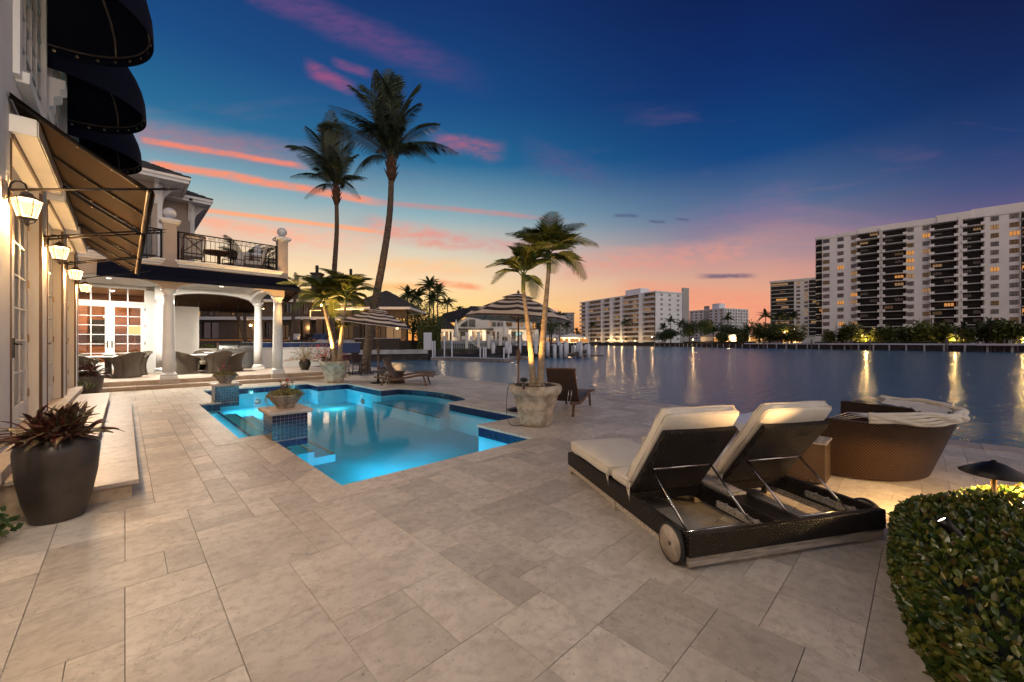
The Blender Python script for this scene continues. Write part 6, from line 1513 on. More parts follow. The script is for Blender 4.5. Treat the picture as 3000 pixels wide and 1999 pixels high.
for yy in (4.5, 12.5, 21.0):
    for f in range(10):
        z = zb + f * FM; m = MB().box(L_ + .001, L_ + .06, yy, yy + 2.4, z + 1.2, z + 2.8); m.k = 1; m.box(L_ + .061, L_ + .1, yy + 1.1, yy + 1.3, z + 1.2, z + 2.8); m.box(L_ + .061, L_ + .1, yy, yy + 2.4, z + 1.95, z + 2.08); m.build('window', [M['pane_b'], M['condo2']], mid)
# --- further towers
def tower(label, c, sz, h, mat, rows, colsn, side='condogrey', z0=0, rot=.5, group=None, bal=True):
    loc = W(*c); r = thing('distant_tower', label, 'apartment building', loc, rzx + rot, group)
    MB().box(0, sz[0], 0, sz[1], z0, h).build('wall', M[mat], r); MB().box(-.5, sz[0] + .5, -.5, sz[1] + .5, h, h + 1).build('parapet', M[mat], r)
    fh = (h - 4) / rows; w = MB().box(0, 2.2, -.15, 0, 0, 1.5).mesh('window', M['pane_b']); ws = MB().box(-.15, 0, 0, 2.2, 0, 1.5).mesh('window', M['pane_b'])
    sl_ = MB().box(0, 3.6, -1.2, 0, -.9, .0).mesh('balcony', M[mat])
    for f in range(rows):
        z = 4 + f * fh
        for i in range(colsn[0]):
            place(w, 'window', r, (sz[0] * (i + .5) / colsn[0] - 1.1, 0, z + fh * .35))
            if bal and i % 2 == 0: place(sl_, 'balcony', r, (sz[0] * (i + .5) / colsn[0] - 1.8, 0, z + fh * .35))
        for i in range(colsn[1]): place(ws, 'window', r, (0, sz[1] * (i + .5) / colsn[1] - 1.1, z + fh * .35)); 
    return r
t3 = tower('small white tower with balconies and a red beacon, between the two large blocks', (205, 385), (36, 40), 33.5, 'condo2', 10, (9, 7), rot=.45)
MB().box(4, 12, 8, 16, 34.5, 40).build('lift_room', M['condo2'], t3); MB().sphere((11, 9, 42), .7, 8, 6).build('beacon', M['bulb_red'], t3); MB().box(-.4, 0, 16, 22, 0, 38).build('stair_panel', M['condogrey'], t3)
tower('sliver of a grey block peeking out right of the white apartment block', (187, 440), (9, 12), 32, 'condogrey', 9, (3, 3), rot=.2)
tower('pale stepped building low behind the large striped parasol', (24, 400), (38, 20), 30, 'condogrey', 7, (8, 3), rot=-.1)
MB().sphere((20, 0, 34), .9, 8, 6).build('beacon', M['bulb_red'], bpy.data.objects['distant_tower.002'])
# --- bulkhead along the far shore
bw = thing('far_bulkhead', 'white capped dark bulkhead with piles along the far shore', 'seawall', W(0, 0, 0))
def shore_pts(t):   # t in metres along the shore polyline from the right
    acc = 0
    for i in range(len(SHORE) - 1):
        a, b = Vector(SHORE[i]), Vector(SHORE[i + 1]); l = (b - a).length
        if t <= acc + l: return a.lerp(b, (t - acc) / l), (b - a).normalized()
        acc += l
    return Vector(SHORE[-1]), (Vector(SHORE[-1]) - Vector(SHORE[-2])).normalized()
for i in range(0, 5):
    a, b = Vector(SHORE[i]), Vector(SHORE[i + 1]); d = (b - a).normalized(); n_ = Vector((-d.y, d.x)) * 1.0
    if n_.x > 0: n_ = -n_
    P = [a, b, b + n_ * .45, a + n_ * .45]; MB().prism([tuple(W(*p)[:2]) for p in P], .62, 1.12).build('cap_beam', M['pile_cap'] if i < 3 else M['seawall_dark'], bw)
pl_ = MB().tube([(0, 0, -2), (0, 0, .62)], .22, 8).mesh('batter_pile', M['seawall'])
for k in range(46):
    p, d = shore_pts(4 + k * 4.6); n_ = Vector((-d.y, d.x)); n_ = -n_ if n_.x > 0 else n_; o = place(pl_, 'batter_pile', bw, W(p.x + n_.x * .5, p.y + n_.y * .5, 0))
mp = thing('mooring_pile', 'weathered mooring pile in front of the far seawall', 'pile', W(0, 0, 0), 0, 'mooring piles along the far seawall')
MB().tube([(0, 0, -3), (0, 0, 2.6)], .24, 8).build('post', M['pile'], mp)
ks = [6, 22, 40, 58, 78, 98, 120, 140]; first = True
for k, t in enumerate(ks):
    p, d = shore_pts(t); n_ = Vector((-d.y, d.x)); n_ = -n_ if n_.x > 0 else n_; L0 = W(p.x + n_.x * 1.6, p.y + n_.y * 1.6, 0)
    if first: mp.location = L0; first = False
    else: dup(mp, L0)
for k, o in enumerate([o for o in bpy.data.objects if o.name.startswith('mooring_pile')]): o['label'] = ordn(k, 8) + ' of the weathered mooring piles before the far seawall'
# finger docks
def fdock(t, label):
    p, d = shore_pts(t); n_ = Vector((-d.y, d.x)); n_ = -n_ if n_.x > 0 else n_
    a = atan2(*reversed(W(d.x, d.y)[:2])); loc = W(p.x + n_.x * 1.2, p.y + n_.y * 1.2, 0); r = thing('finger_dock', label, 'dock', loc, a, 'small timber docks along the far seawall')
    MB().box(-3.6, 3.6, -1.3, .5, .45, .6).build('deck', M['dockwood'], r)
    for x in (-3.4, -2.8, -1, .8, 1.6, 3.2): MB().tube([(x, -1.2, -3), (x, -1.2, 2.3 - (.5 if x > 0 else 0))], .17, 7).build('pile', M['pile'], r)
    la = MB().tube([(-2.2, -1.45, -.8), (-2.2, -1.45, 2.1)], .05, 4).tube([(-1.7, -1.45, -.8), (-1.7, -1.45, 2.1)], .05, 4)
    for z in range(7): la.tube([(-2.2, -1.45, -.4 + .4 * z), (-1.7, -1.45, -.4 + .4 * z)], .04, 4)
    la.build('ladder', M['pile_cap'], r); MB().tube([(-3, -1.3, .3), (0, -1.3, -.6), (3.2, -1.3, .4)], .1, 4).build('brace', M['dockwood'], r)
for t, lb in ((48, 'rightmost timber finger dock with a white ladder under the big condominium'), (88, 'second timber finger dock from the right'), (124, 'third timber finger dock, under the left half of the big condominium'), (160, 'timber finger dock at the lit restaurant lawn'), (205, 'farthest timber finger dock before the white block')): fdock(t, lb)
# --- planting along the far shore
def leafmass(seed, n, w, h, dpt, lf):
    q = random.Random(seed); m = MB()
    for k in range(n):
        x = q.uniform(-w, w); hh = h * (.72 + .28 * noise.noise(Vector((x * .5, seed, 0)))) ; z = hh * q.uniform(.05, 1) ** .7; y = q.uniform(-dpt, dpt) * sqrt(max(.05, 1 - (z / h) ** 2))
        L = lf * q.uniform(.7, 1.4); a = q.uniform(0, 2 * pi); u = Vector((cos(a), sin(a) * .6, q.uniform(-.9, .7))).normalized() * L; ww = Vector((q.uniform(-.3, .3), q.uniform(-.3, .3), q.uniform(-.2, .2))).normalized() * L * .2; c = Vector((x, y, z)); m.add([c, c + u * .5 + ww, c + u, c + u * .5 - ww], [(0, 1, 2, 3)])
    return m
clumps = [leafmass(k, 900, 3.2, 7.2, 1.8, 1.25).mesh('foliage', M['frond']) for k in range(4)]
stm = MB()
for k in range(7): a = k * 1.3; stm.tube([(cos(a) * .4, sin(a) * .4, 0), (cos(a) * 1.2, sin(a) * .8, 4.5)], .09, 5)
stm = stm.mesh('stems', M['bark'])
for k in range(30):
    t = 2 + k * 3.3; p, d = shore_pts(t); n_ = Vector((-d.y, d.x)); n_ = n_ if n_.x > 0 else -n_; off = 9 + 2 * sin(k * 2.1)
    L0 = W(p.x + n_.x * off, p.y + n_.y * off, 1.0)
    r = thing('areca_clump', ordn(k, 30) + ' of the dense palm clumps below the big condominium', 'palm clump', L0, rzx + .7, 'palm clumps below the big condominium')
    sc_ = 1.08 + .16 * sin(k * 1.7); r.scale = (sc_, sc_, sc_ * (.95 + .12 * sin(k))); place(clumps[k % 4], 'foliage', r, kind='stuff'); place(stm, 'stems', r)
for k, t in enumerate((16, 30, 46, 60, 84)):
    p, d = shore_pts(t); n_ = Vector((-d.y, d.x)); n_ = n_ if n_.x > 0 else -n_; L0 = W(p.x + n_.x * 6.2, p.y + n_.y * 6.2, 1.4)
    r = thing('garden_floodlight', ordn(k, 5) + ' of the amber floodlights among the far palm clumps', 'floodlight', L0, 0, 'amber garden floodlights on the far shore'); MB().lathe([(.001, 0), (.2, 0), (.28, .3), (.001, .3)], 8).build('body', M['iron'], r); MB().lathe([(.001, .31), (.26, .31)], 8, cap=False).build('lens', M['bulb_far'], r)
    light('POINT', 'flood_bulb', r, (0, 0, .9), 1900, (1, .62, .22), .3)
for k, t in enumerate((3, 8, 13, 19, 25, 33, 38, 52, 58)):
    p, d = shore_pts(t); n_ = Vector((-d.y, d.x)); n_ = n_ if n_.x > 0 else -n_
    gardenpalm(ordn(k, 9) + ' of the grey stemmed palms under the big condominium', W(p.x + n_.x * (5 + k % 3), p.y + n_.y * (5 + k % 3), 1.1), 5.2 + .5 * sin(k * 3), 2.7, 15, 40 + k, lean=(.5 * sin(k * 2), .4), group='grey stemmed palms under the big condominium', r0=.2, name='shore_palm')
def hedge_strip(label, t0, t1, off, h, mat, lf=.3):
    p0, d = shore_pts(t0); p1, _ = shore_pts(t1); n_ = Vector((-d.y, d.x)); n_ = n_ if n_.x > 0 else -n_; a, b = W(p0.x + n_.x * off, p0.y + n_.y * off, 1.0), W(p1.x + n_.x * off, p1.y + n_.y * off, 1.0); v = b - a
    r = thing('low_hedge', label, 'hedge', a, atan2(v.y, v.x)); q = random.Random(int(t0)); m = MB(); L = v.length
    for k in range(int(L * 26)):
        c = Vector((q.uniform(0, L), q.uniform(-.7, .7), h * q.uniform(.1, 1))); u = Vector((q.uniform(-1, 1), q.uniform(-1, 1), q.uniform(-.2, 1))).normalized() * lf; w = Vector((q.uniform(-1, 1), q.uniform(-1, 1), q.uniform(-1, 1))).normalized() * lf * .4; m.add([c, c + u * .5 + w, c + u, c + u * .5 - w], [(0, 1, 2, 3)])
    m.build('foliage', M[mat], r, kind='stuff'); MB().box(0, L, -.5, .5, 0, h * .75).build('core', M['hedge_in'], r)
hedge_strip('dark red hedge along the far seawall at the right edge', 1, 38, 3, .9, 'copper_sh'); hedge_strip('clipped green hedge along the far seawall in the middle', 62, 100, 3, .7, 'leaf'); hedge_strip('green hedge before the lit restaurant', 130, 190, 4, 1.0, 'hedge')
def tree(label, c, R_, h, seed, mat='leaf2', n=1300, group=None, name='broad_tree', lf=.55, sc=(1, 1, .8)):
    r = thing(name, label, 'tree', W(*c, 1.0) if len(c) == 2 else W(*c), 0, group); q = random.Random(seed); m = MB(); lobes = [(Vector((q.uniform(-.55, .55) * R_, q.uniform(-.5, .5) * R_, h - R_ * .5 + q.uniform(-.35, .4) * R_)), R_ * q.uniform(.35, .6)) for _ in range(9)]
    for k in range(n):
        c0, rr_ = q.choice(lobes); d = Vector((q.gauss(0, 1), q.gauss(0, 1), q.gauss(0, 1))).normalized(); p = c0 + Vector((d.x * sc[0], d.y * sc[1], d.z * sc[2])) * rr_ * q.uniform(.55, 1.05)
        u = Vector((q.uniform(-1, 1), q.uniform(-1, 1), q.uniform(-.6, 1))).normalized() * lf * q.uniform(.6, 1.2); w = Vector((q.uniform(-1, 1), q.uniform(-1, 1), q.uniform(-1, 1))).normalized() * lf * .45; m.add([p, p + u * .5 + w, p + u, p + u * .5 - w], [(0, 1, 2, 3)])
    m.build('crown', M[mat], r, kind='stuff'); tr_ = MB(); tr_.tube([(0, 0, -.5), (0, 0, h * .35), (.2, 0, h * .6)], [R_ * .07, R_ * .05, R_ * .03], 7)
    for c0, rr_ in lobes[:5]: tr_.tube([(0, 0, h * .33), c0 * .7 + Vector((0, 0, h * .15)), c0], [R_ * .035, R_ * .022, R_ * .01], 5)
    tr_.build('trunk', M['bark'], r); return r
# (px, distance) -> metres
def pd(px, Y, z=None): return ((px - 1500) / 1167 * Y, Y) if z is None else ((px - 1500) / 1167 * Y, Y, z)
for i, (px, Y, R_, h, mt) in enumerate([(2020, 240, 8, 15, 'leaf2'), (2065, 235, 9, 17, 'leaf'), (2095, 260, 9, 14, 'leaf2'), (2140, 265, 9, 13, 'leaf2'), (2165, 300, 9, 14, 'leaf2'), (1965, 250, 6, 10, 'leaf2'), (2225, 200, 8.5, 11.5, 'leaf'), (2255, 195, 8, 10.5, 'leaf'), (2290, 188, 8, 10, 'hedge'), (2320, 180, 7, 9, 'hedge'), (1940, 262, 5, 8, 'leaf2'), (2175, 205, 4, 6, 'hedge'), (2115, 212, 4.5, 6, 'leaf')]):
    h *= .8; R_ *= .85
    tree(f'broad leafy tree on the far shore, ' + ['beside the white block', 'lit yellow by the restaurant lamps', 'below the small white tower', 'right below the small white tower', 'dark, right of the small tower', 'low at the white block corner', 'spreading before the dark banded block', 'second before the dark banded block', 'lit golden at the pool terrace', 'lit golden left of the big slab', 'round and low under the white block', 'small and lit by the pavilion', 'small beside the tent roof'][i], pd(px, Y), R_, h, 60 + i, mt, 2200, lf=.8)
for i, (px, Y, h, L) in enumerate([(1734, 345, 14, 5.5), (1837, 305, 15, 5.5), (1965, 262, 14, 5), (1945, 268, 10, 4.5), (1995, 262, 12, 5), (2130, 300, 18, 6), (2243, 215, 14, 5), (2285, 200, 13, 5), (2318, 190, 12, 4.5), (2090, 212, 6, 3.2), (2190, 205, 6.5, 3.4), (1690, 350, 9, 5), (1660, 330, 14, 6), (1640, 320, 15, 6)]):
    gardenpalm(['tall palm before the left part of the white block', 'tall palm before the middle of the white block', 'tall palm at the right corner of the white block', 'lower palm at the corner of the white block', 'palm behind the stair tower', 'dark palm below the small white tower', 'palm poking above trees left of the dark banded block', 'palm over the lit pool terrace', 'palm at the left end of the big slab', 'little palm at the tent roof', 'little palm before the lit pavilion', 'low palm left of the white block', 'dark palm right of the large parasol', 'dark palm just under the large parasol rim'][i], W(*pd(px, Y), 1.0), h, L, 20, 80 + i, group=None, r0=.3, name='shore_palm')
# restaurant pavilions with warm light
def pavilion(label, c, w, d, h, rise, rmat='housewhite', lit=True, rot=.25):
    r = thing('pavilion', label, 'pavilion', W(*c, 1.0), rzx + rot); MB().box(0, w, 0, d, 0, h).build('wall', M['housewhite'], r)
    MB().add([(-1, -1, h), (w + 1, -1, h), (w + 1, d + 1, h), (-1, d + 1, h), (w * .5, d * .5, h + rise)], [(0, 1, 4), (1, 2, 4), (2, 3, 4), (3, 0, 4), (3, 2, 1, 0)]).build('roof', M[rmat], r)
    g = MB().box(.3, w * .3, -.06, -.01, .4, h - .6).mesh('window', M['lit1'])
    for k in range(3): place(g, 'window', r, (w * k / 3, 0, 0))
    for k in range(3): MB().sphere((w * (k + .5) / 3, -1.2, h - .6), .28, 8, 6).build('lamp', M['bulb_far'], r)
    light('POINT', 'lamp_light', r, (w / 2, -3, h - .8), 4200, (1, .68, .3), .4); return r
pavilion('cream tent roofed pavilion lit from inside on the far lawn', pd(2090, 222), 14, 10, 3.6, 3.2, 'beige'); pavilion('low flat white pavilion glowing warm beside the tent roof', pd(2165, 218), 22, 10, 4.6, .8); pavilion('bright lit pool terrace bar under trees left of the big slab', pd(2290, 190), 12, 8, 4.2, .8)
pavilion('long low white marquee far behind the pilings', pd(1640, 300), 24, 12, 4, 3.5, 'housewhite'); pavilion('white marquee next to the left edge of the white block', pd(1600, 310), 16, 12, 4, 3)
for i, (px, Y, z) in enumerate([(1946, 262, 2.2), (1745, 335, 2.0), (1800, 318, 2.2), (1822, 310, 1.6), (1783, 325, 2), (1910, 268, 4), (2030, 230, 2), (2300, 180, 5), (1860, 292, 1.6), (1700, 350, 2), (1652, 300, 2.5), (1668, 300, 2.4), (1625, 295, 2.6)]):
    r = thing('shore_lamp', ['brightest orange lamp on the far bank at the corner of the white block', 'small lamp left of the entrance of the white block', 'lamp at the entrance of the white block', 'lamp beside the entrance of the white block', 'lamp left of the entrance of the white block', 'pale lamp under the last bay of the white block', 'lamp in the trees right of the white block', 'pole lamp over the pool terrace', 'lamp before the middle of the white block', 'lamp at the far left of the white block', 'lamp before the white marquee', 'second lamp before the white marquee', 'third lamp by the marquee'][i], 'lamp', W(*pd(px, Y), 1.0)); MB().tube([(0, 0, 0), (0, 0, z)], .07, 5).build('post', M['iron'], r); MB().sphere((0, 0, z), .36, 8, 6).build('globe', M['bulb_far'], r); light('POINT', 'lamp_light', r, (0, 0, z + .6), 1000 if i else 2200, (1, .6, .25), .3)
# timber groynes/dolphins along the dark bulkhead in front of the white block
gp_ = MB().tube([(0, 0, -3), (0, 0, 2.2)], .3, 6).mesh('pile', M['pile'])
gy = thing('pile_row', 'long row of dark timber piles along the bank under the white block', 'piles', W(0, 0, 0))
for k in range(60):
    t = 232 + k * 3.6; p, d = shore_pts(min(t, 440)); n_ = Vector((-d.y, d.x)); n_ = -n_ if n_.x > 0 else n_; place(gp_, 'pile', gy, W(p.x + n_.x * 1.3, p.y + n_.y * 1.3, .25 * sin(k * 2.3)))
far_w = thing('distant_treeline', 'dark treeline closing the horizon behind the far shore', 'trees', W(0, 0, 0)); q = random.Random(5); m = MB()
for k in range(2600):
    px = q.uniform(1300, 3100); Y = q.uniform(420, 470); c = W((px - 1500) / 1167 * Y, Y, 1 + q.uniform(0, 9) * (1 + .5 * noise.noise(Vector((px * .012, 0, 0))))); L = 3; u = Vector((q.uniform(-1, 1), q.uniform(-1, 1), q.uniform(-.5, 1))).normalized() * L; w = Vector((q.uniform(-1, 1), q.uniform(-1, 1), q.uniform(-1, 1))).normalized() * L * .5; m.add([c, c + u * .5 + w, c + u, c + u * .5 - w], [(0, 1, 2, 3)])
m.build('crowns', M['leaf2'], far_w, kind='stuff')
# ---------------------------------------------------------------- stone house across the side canal
sh_ = thing('stone_villa', 'dark two storey stone clad villa with balconies and hip roofs across the side canal', 'house', W(0, 0, .28), rzx)
def Z(mb, n, mat, par=None, **k): return mb.build(n, M[mat], par or sh_, **k)
def xs(px, Y): return (px - 1500) / 1167 * Y
TZ = 1.9      # raised terrace above the plot
Z(MB().box(xs(560, 66), xs(1185, 66), 62.5, 90, -.3, TZ - .35), 'terrace_base', 'ledge')
fz = lambda z: z
# ground floor: piers with openings; first floor slab; upper walls
def wallrow(x0, x1, y, z0, z1, openings, mat='ledge', lit=None):
    cur = x0
    for (a, b, zb_, zt_, m_) in openings:
        if a > cur: Z(MB().box(cur, a, y, y + .6, z0, z1), 'wall', mat)
        Z(MB().box(a, b, y + .001, y + .599, zt_, z1), 'wall', mat)
        if zb_ > z0: Z(MB().box(a, b, y + .001, y + .599, z0, zb_), 'wall', mat)
        w = Z(MB().box(a + .05, b - .05, y + .3, y + .36, zb_, zt_), 'window', m_); fr = MB(); n = max(2, int((b - a) / 1.1))
        for i in range(n + 1): fr.box(a + (b - a) * i / n - .045, a + (b - a) * i / n + .045, y + .2, y + .299, zb_, zt_)
        fr.box(a, b, y + .201, y + .298, zt_ - .1, zt_); fr.build('window_frame', M['rail_dark'], w); cur = b
    if x1 > cur: Z(MB().box(cur, x1, y, y + .6, z0, z1), 'wall', mat)
Y1 = 66
X = lambda px: xs(px, Y1)
wallrow(X(570), X(935), Y1, TZ - .3, 4.9, [(X(590), X(640), TZ, 4.6, 'darkglass'), (X(695), X(738), TZ, 4.6, 'lit3'), (X(775), X(790), TZ, 4.6, 'pane_b'), (X(822), X(845), TZ, 4.2, 'lit3'), (X(850), X(905), TZ, 4.6, 'lit3')])
Z(MB().box(X(570), X(935), Y1 - .8, Y1 + .8, 4.9, 5.4), 'floor_band', 'dockgrey')
wallrow(X(570), X(935), Y1 + 1.2, 5.4, 8.3, [(X(590), X(625), 5.8, 7.9, 'pane_b'), (X(660), X(680), 5.8, 8.0, 'lit2'), (X(712), X(740), 5.8, 7.9, 'lit3'), (X(822), X(842), 6.2, 8.0, 'darkglass'), (X(850), X(866), 6.0, 7.9, 'pane_a'), (X(876), X(890), 6.0, 7.9, 'pane_a')])
Y2 = 68.5
X2 = lambda px: xs(px, Y2)
wallrow(X2(932), X2(1190), Y2, TZ - .3, 4.9, [(X2(955), X2(985), TZ, 4.7, 'pane_b'), (X2(1000), X2(1040), TZ, 4.7, 'lit3'), (X2(1066), X2(1090), TZ, 4.7, 'pane_b'), (X2(1100), X2(1128), TZ, 4.4, 'lit3'), (X2(1130), X2(1175), TZ, 4.7, 'lit2')])
Z(MB().box(X2(925), X2(1080), Y2 - 3.2, Y2 + .3, 4.91, 5.4), 'balcony_floor', 'dockgrey')
wallrow(X2(932), X2(1190), Y2 + .3, 5.42, 7.2, [(X2(940), X2(972), 5.5, 7.0, 'lit2'), (X2(990), X2(1010), 5.5, 7.0, 'pane_b'), (X2(1030), X2(1058), 5.5, 7.0, 'lit3'), (X2(1110), X2(1130), 5.8, 6.9, 'pane_b')])
for px in (872, 900, 938, 962, 1046, 1092): 
    Z(MB().box(xs(px, 65.2) - .55, xs(px, 65.2) + .55, 64.9, 65.9, -.2, 5.0), 'stone_pillar', 'ledge')
def hip(x0, x1, y0, y1, z, h, ov=.9):
    x0 -= ov; x1 += ov; y0 -= ov; y1 += ov; r = min((x1 - x0), (y1 - y0)) / 2; P = [(x0, y0, z), (x1, y0, z), (x1, y1, z), (x0, y1, z), (x0 + r, y0 + r, z + h), (x1 - r, y1 - r, z + h)] if (x1 - x0) > (y1 - y0) else [(x0, y0, z), (x1, y0, z), (x1, y1, z), (x0, y1, z), (x0 + r, y0 + r, z + h), (x0 + r, y1 - r, z + h)]
    m = MB(); rows = 14
    F = [(0, 1, 5, 4), (1, 2, 5), (2, 3, 4, 5), (3, 0, 4)] if (x1 - x0) > (y1 - y0) else [(0, 1, 4), (1, 2, 5, 4), (2, 3, 5), (3, 0, 4, 5)]
    for f in F:
        a, b = Vector(P[f[0]]), Vector(P[f[1]]); d, c = (Vector(P[f[3]]), Vector(P[f[2]])) if len(f) == 4 else (Vector(P[f[2]]), Vector(P[f[2]]))
        for k in range(rows):
            t0, t1 = k / rows, (k + 1) / rows; lo = [a.lerp(d, t0), b.lerp(c, t0)]; hi = [a.lerp(d, t1), b.lerp(c, t1)]; up_ = Vector((0, 0, .09))
            m.add([lo[0] + up_, lo[1] + up_, hi[1], hi[0], lo[0], lo[1]], [(0, 1, 2, 3), (4, 5, 1, 0)])
    Z(m, 'roof', 'roof'); Z(MB().box(x0 - .1, x1 + .1, y0 - .1, y0, z - .35, z + .05), 'fascia', 'housewhite'); Z(MB().box(x1, x1 + .1, y0, y1, z - .35, z + .05), 'fascia', 'housewhite'); Z(MB().box(x0, x1, y0, y1, z - .34, z - .02), 'soffit', 'housewhite')
hip(X(570), X(930), Y1 + 1.2, 80, 8.3, 2.8); hip(X2(1020), X2(1188), Y2 + .3, 80, 7.2, 3.6); hip(X2(935), X2(1018), Y2 + .3, 80, 7.9, 2.6)
for (px, Y, zt) in ((924, 71, 13.3), (1024, 75, 13.4)):
    c = Z(MB().box(xs(px, Y) - .75, xs(px, Y) + .75, Y, Y + 1.4, 8, zt), 'chimney', 'ledge'); MB().box(xs(px, Y) - .9, xs(px, Y) + .9, Y - .15, Y + 1.55, zt, zt + .35).tube([(xs(px, Y), Y + .6, zt + .3), (xs(px, Y), Y + .6, zt + 1.7)], .28, 8).build('chimney_cap', M['black'], c)
def far_rail(x0, x1, y, z, n, name='balcony_rail'):
    m = MB().box(x0, x1, y, y + .06, z + 1.0, z + 1.06); m.box(x0, x1, y, y + .05, z + .1, z + .15)
    for i in range(n): x = x0 + (x1 - x0) * i / n; m.box(x - .015, x + .015, y + .01, y + .04, z, z + 1.0)
    Z(m, name, 'iron')
far_rail(X(585), X(745), Y1 - .7, 5.4, 90); far_rail(X2(960), X2(1080), Y2 - 3.1, 5.4, 60)
st_m = MB().sphere((0, 0, 0), .09, 6, 4).mesh('string_bulb', M['bulb_far'])
for k in range(34): place(st_m, 'string_bulb', sh_, (X(588) + (X(780) - X(588)) * k / 33, Y1 - .75, 6.7 - .25 * sin(pi * k / 33)))
for k in range(16): place(st_m, 'string_bulb', sh_, (X2(1000) + (X2(1082) - X2(1000)) * k / 15, Y2 - 3.15, 6.6))
Z(MB().box(X2(936), X2(966), Y2 - 3.2, Y2 - 3.12, 6.4, 6.47).box(X2(936), X2(937), Y2 - 3.2, Y2 - 3.12, 5.4, 6.4), 'rope_light', 'strip')
for (px, Y, z, P) in ((912, 65.9, 3.7, 500), (944, 64.5, 7.2, 420), (1014, 67, 7.2, 420), (669, 66, 7.9, 300), (1007, 66.5, 4.3, 250), (1165, 66.5, 3.6, 500), (737, 66, 4, 120)):
    f = MB().sphere((xs(px, Y), Y - .25, z), .2, 8, 6); Z(f, 'wall_light', 'bulb_far'); light('POINT', 'villa_light', sh_, (xs(px, Y), Y - 1., z - .1), P, (1, .55, .2), .2)
tr_ = MB()
for k in range(9): tr_.box(xs(985, 63) - 2.4, xs(1036, 63) + .8, 57.5 + k * .55, 57.5 + (k + 1) * .55, -.2, .18 * (k + 1))
Z(tr_, 'garden_stairs', 'seawall'); Z(MB().box(xs(1042, 62), xs(1172, 62), 61.5, 62.4, -.2, 1.75), 'retaining_wall', 'ledge'); Z(MB().box(xs(1042, 62), xs(1172, 62), 61.4, 62.5, 1.75, 1.87), 'wall_cap', 'seawall')
for px, Y in ((1003, 60), (1033, 61), (1045, 57)): Z(MB().sphere((xs(px, Y), Y - 1, .9 if px < 1040 else .25), .12, 8, 6), 'step_light', 'strip')
for i, (px, lb) in enumerate([(862, 'grey outdoor armchair with a striped pillow on the terrace of the stone villa'), (905, 'dark outdoor sofa before the lit windows of the stone villa'), (925, 'blue covered chair on the stone villa terrace'), (940, 'large blue covered seat on the stone villa terrace')]):
    r = thing('terrace_seat', lb, 'chair', W(xs(px, 64), 64, TZ), rzx); mt = ['dockgrey', 'rail_dark', 'blue', 'blue'][i]; MB().cbox(-.7, .7, -.4, .4, 0, .45, .05).build('seat', M[mt], r); MB().cbox(-.7, .7, .25, .45, .4, .95, .05).build('backrest', M[mt], r)
sw = thing('side_seawall', 'long white capped seawall of the stone villa over dark stained sheet piling', 'seawall', W(0, 0, 0), rzx)
SW = [(-46, 46), (-24, 56), (-13, 61)]
for a, b in zip(SW[:-1], SW[1:]):
    v = Vector((b[0] - a[0], b[1] - a[1])).normalized(); n_ = Vector((v.y, -v.x)); P = [Vector(a), Vector(b)]; MB().prism([tuple(P[0] + n_ * .35), tuple(P[1] + n_ * .35), tuple(P[1] - n_ * .5), tuple(P[0] - n_ * .5)], -.25, .38).build('cap_beam', M['seawall'], sw)
# ---------------------------------------------------------------- white villa
wv = thing('white_villa', 'white waterside villa with grey tiled gable roof, terrace glass doors and a lit screen', 'house', W(0, 0, .28), rzx); YW = 84
def Wv(mb, n, mat, **k): return mb.build(n, M[mat], wv, **k)
X3 = lambda px: xs(px, YW)
def zz(py_, Y=YW): return 1.5 - .28 + (1003 - py_) * Y / 1167
bt_ = zz(1000) 
Wv(MB().box(X3(1276), X3(1578), YW + .5, YW + 16, -.2, zz(965)), 'wall', 'housewhite')
Wv(MB().box(X3(1328), X3(1560), YW + 3, YW + 16, zz(965), zz(934)), 'wall', 'housewhite')
# gable front
Wv(MB().add([(X3(1330), YW + 1.5, zz(963)), (X3(1432), YW + 1.5, zz(963)), (X3(1432), YW + 1.5, zz(935)), (X3(1392), YW + 1.5, zz(922)), (X3(1375), YW + 1.5, zz(922)), (X3(1330), YW + 1.5, zz(952))] , [(0, 1, 2, 3, 4, 5)]), 'gable_wall', 'housewhite')
Wv(MB().add([(X3(1347), YW + 1.4, zz(957)), (X3(1368), YW + 1.4, zz(957)), (X3(1368), YW + 1.4, zz(936)), (X3(1347), YW + 1.4, zz(951))], [(0, 1, 2, 3)]), 'gable_window', 'pane_b'); Wv(MB().add([(X3(1371), YW + 1.4, zz(957)), (X3(1391), YW + 1.4, zz(957)), (X3(1391), YW + 1.4, zz(935)), (X3(1371), YW + 1.4, zz(935))], [(0, 1, 2, 3)]), 'gable_window', 'pane_b')
def slope(P, n=12, name='roof'):
    m = MB(); a, b, c, d = [Vector((p[0] * p[1] / YW, p[1], 1.22 + (p[2] - 1.22) * p[1] / YW)) for p in P]
    for k in range(n): t0, t1 = k / n, (k + 1) / n; u = Vector((0, -.02, .1)); m.add([a.lerp(d, t0) + u, b.lerp(c, t0) + u, b.lerp(c, t1), a.lerp(d, t1), a.lerp(d, t0), b.lerp(c, t0)], [(0, 1, 2, 3), (4, 5, 1, 0)])
    m.add([a, b, c, d], [(3, 2, 1, 0)]); return Wv(m, name, 'roof')
slope([(X3(1272), YW, zz(965)), (X3(1340), YW, zz(965)), (X3(1300), YW + 5, zz(928)), (X3(1284), YW + 5, zz(928))])
slope([(X3(1276), YW + 6, zz(948)), (X3(1335), YW + .8, zz(945)), (X3(1378), YW + 6, zz(900)), (X3(1300), YW + 12, zz(918))])
slope([(X3(1333), YW + .7, zz(946)), (X3(1376), YW + .7, zz(921)), (X3(1392), YW + 10, zz(897)), (X3(1378), YW + 9.8, zz(897))], 8)
slope([(X3(1374), YW + .8, zz(922)), (X3(1560), YW + 2, zz(934)), (X3(1500), YW + 10, zz(902)), (X3(1384), YW + 10, zz(897))])
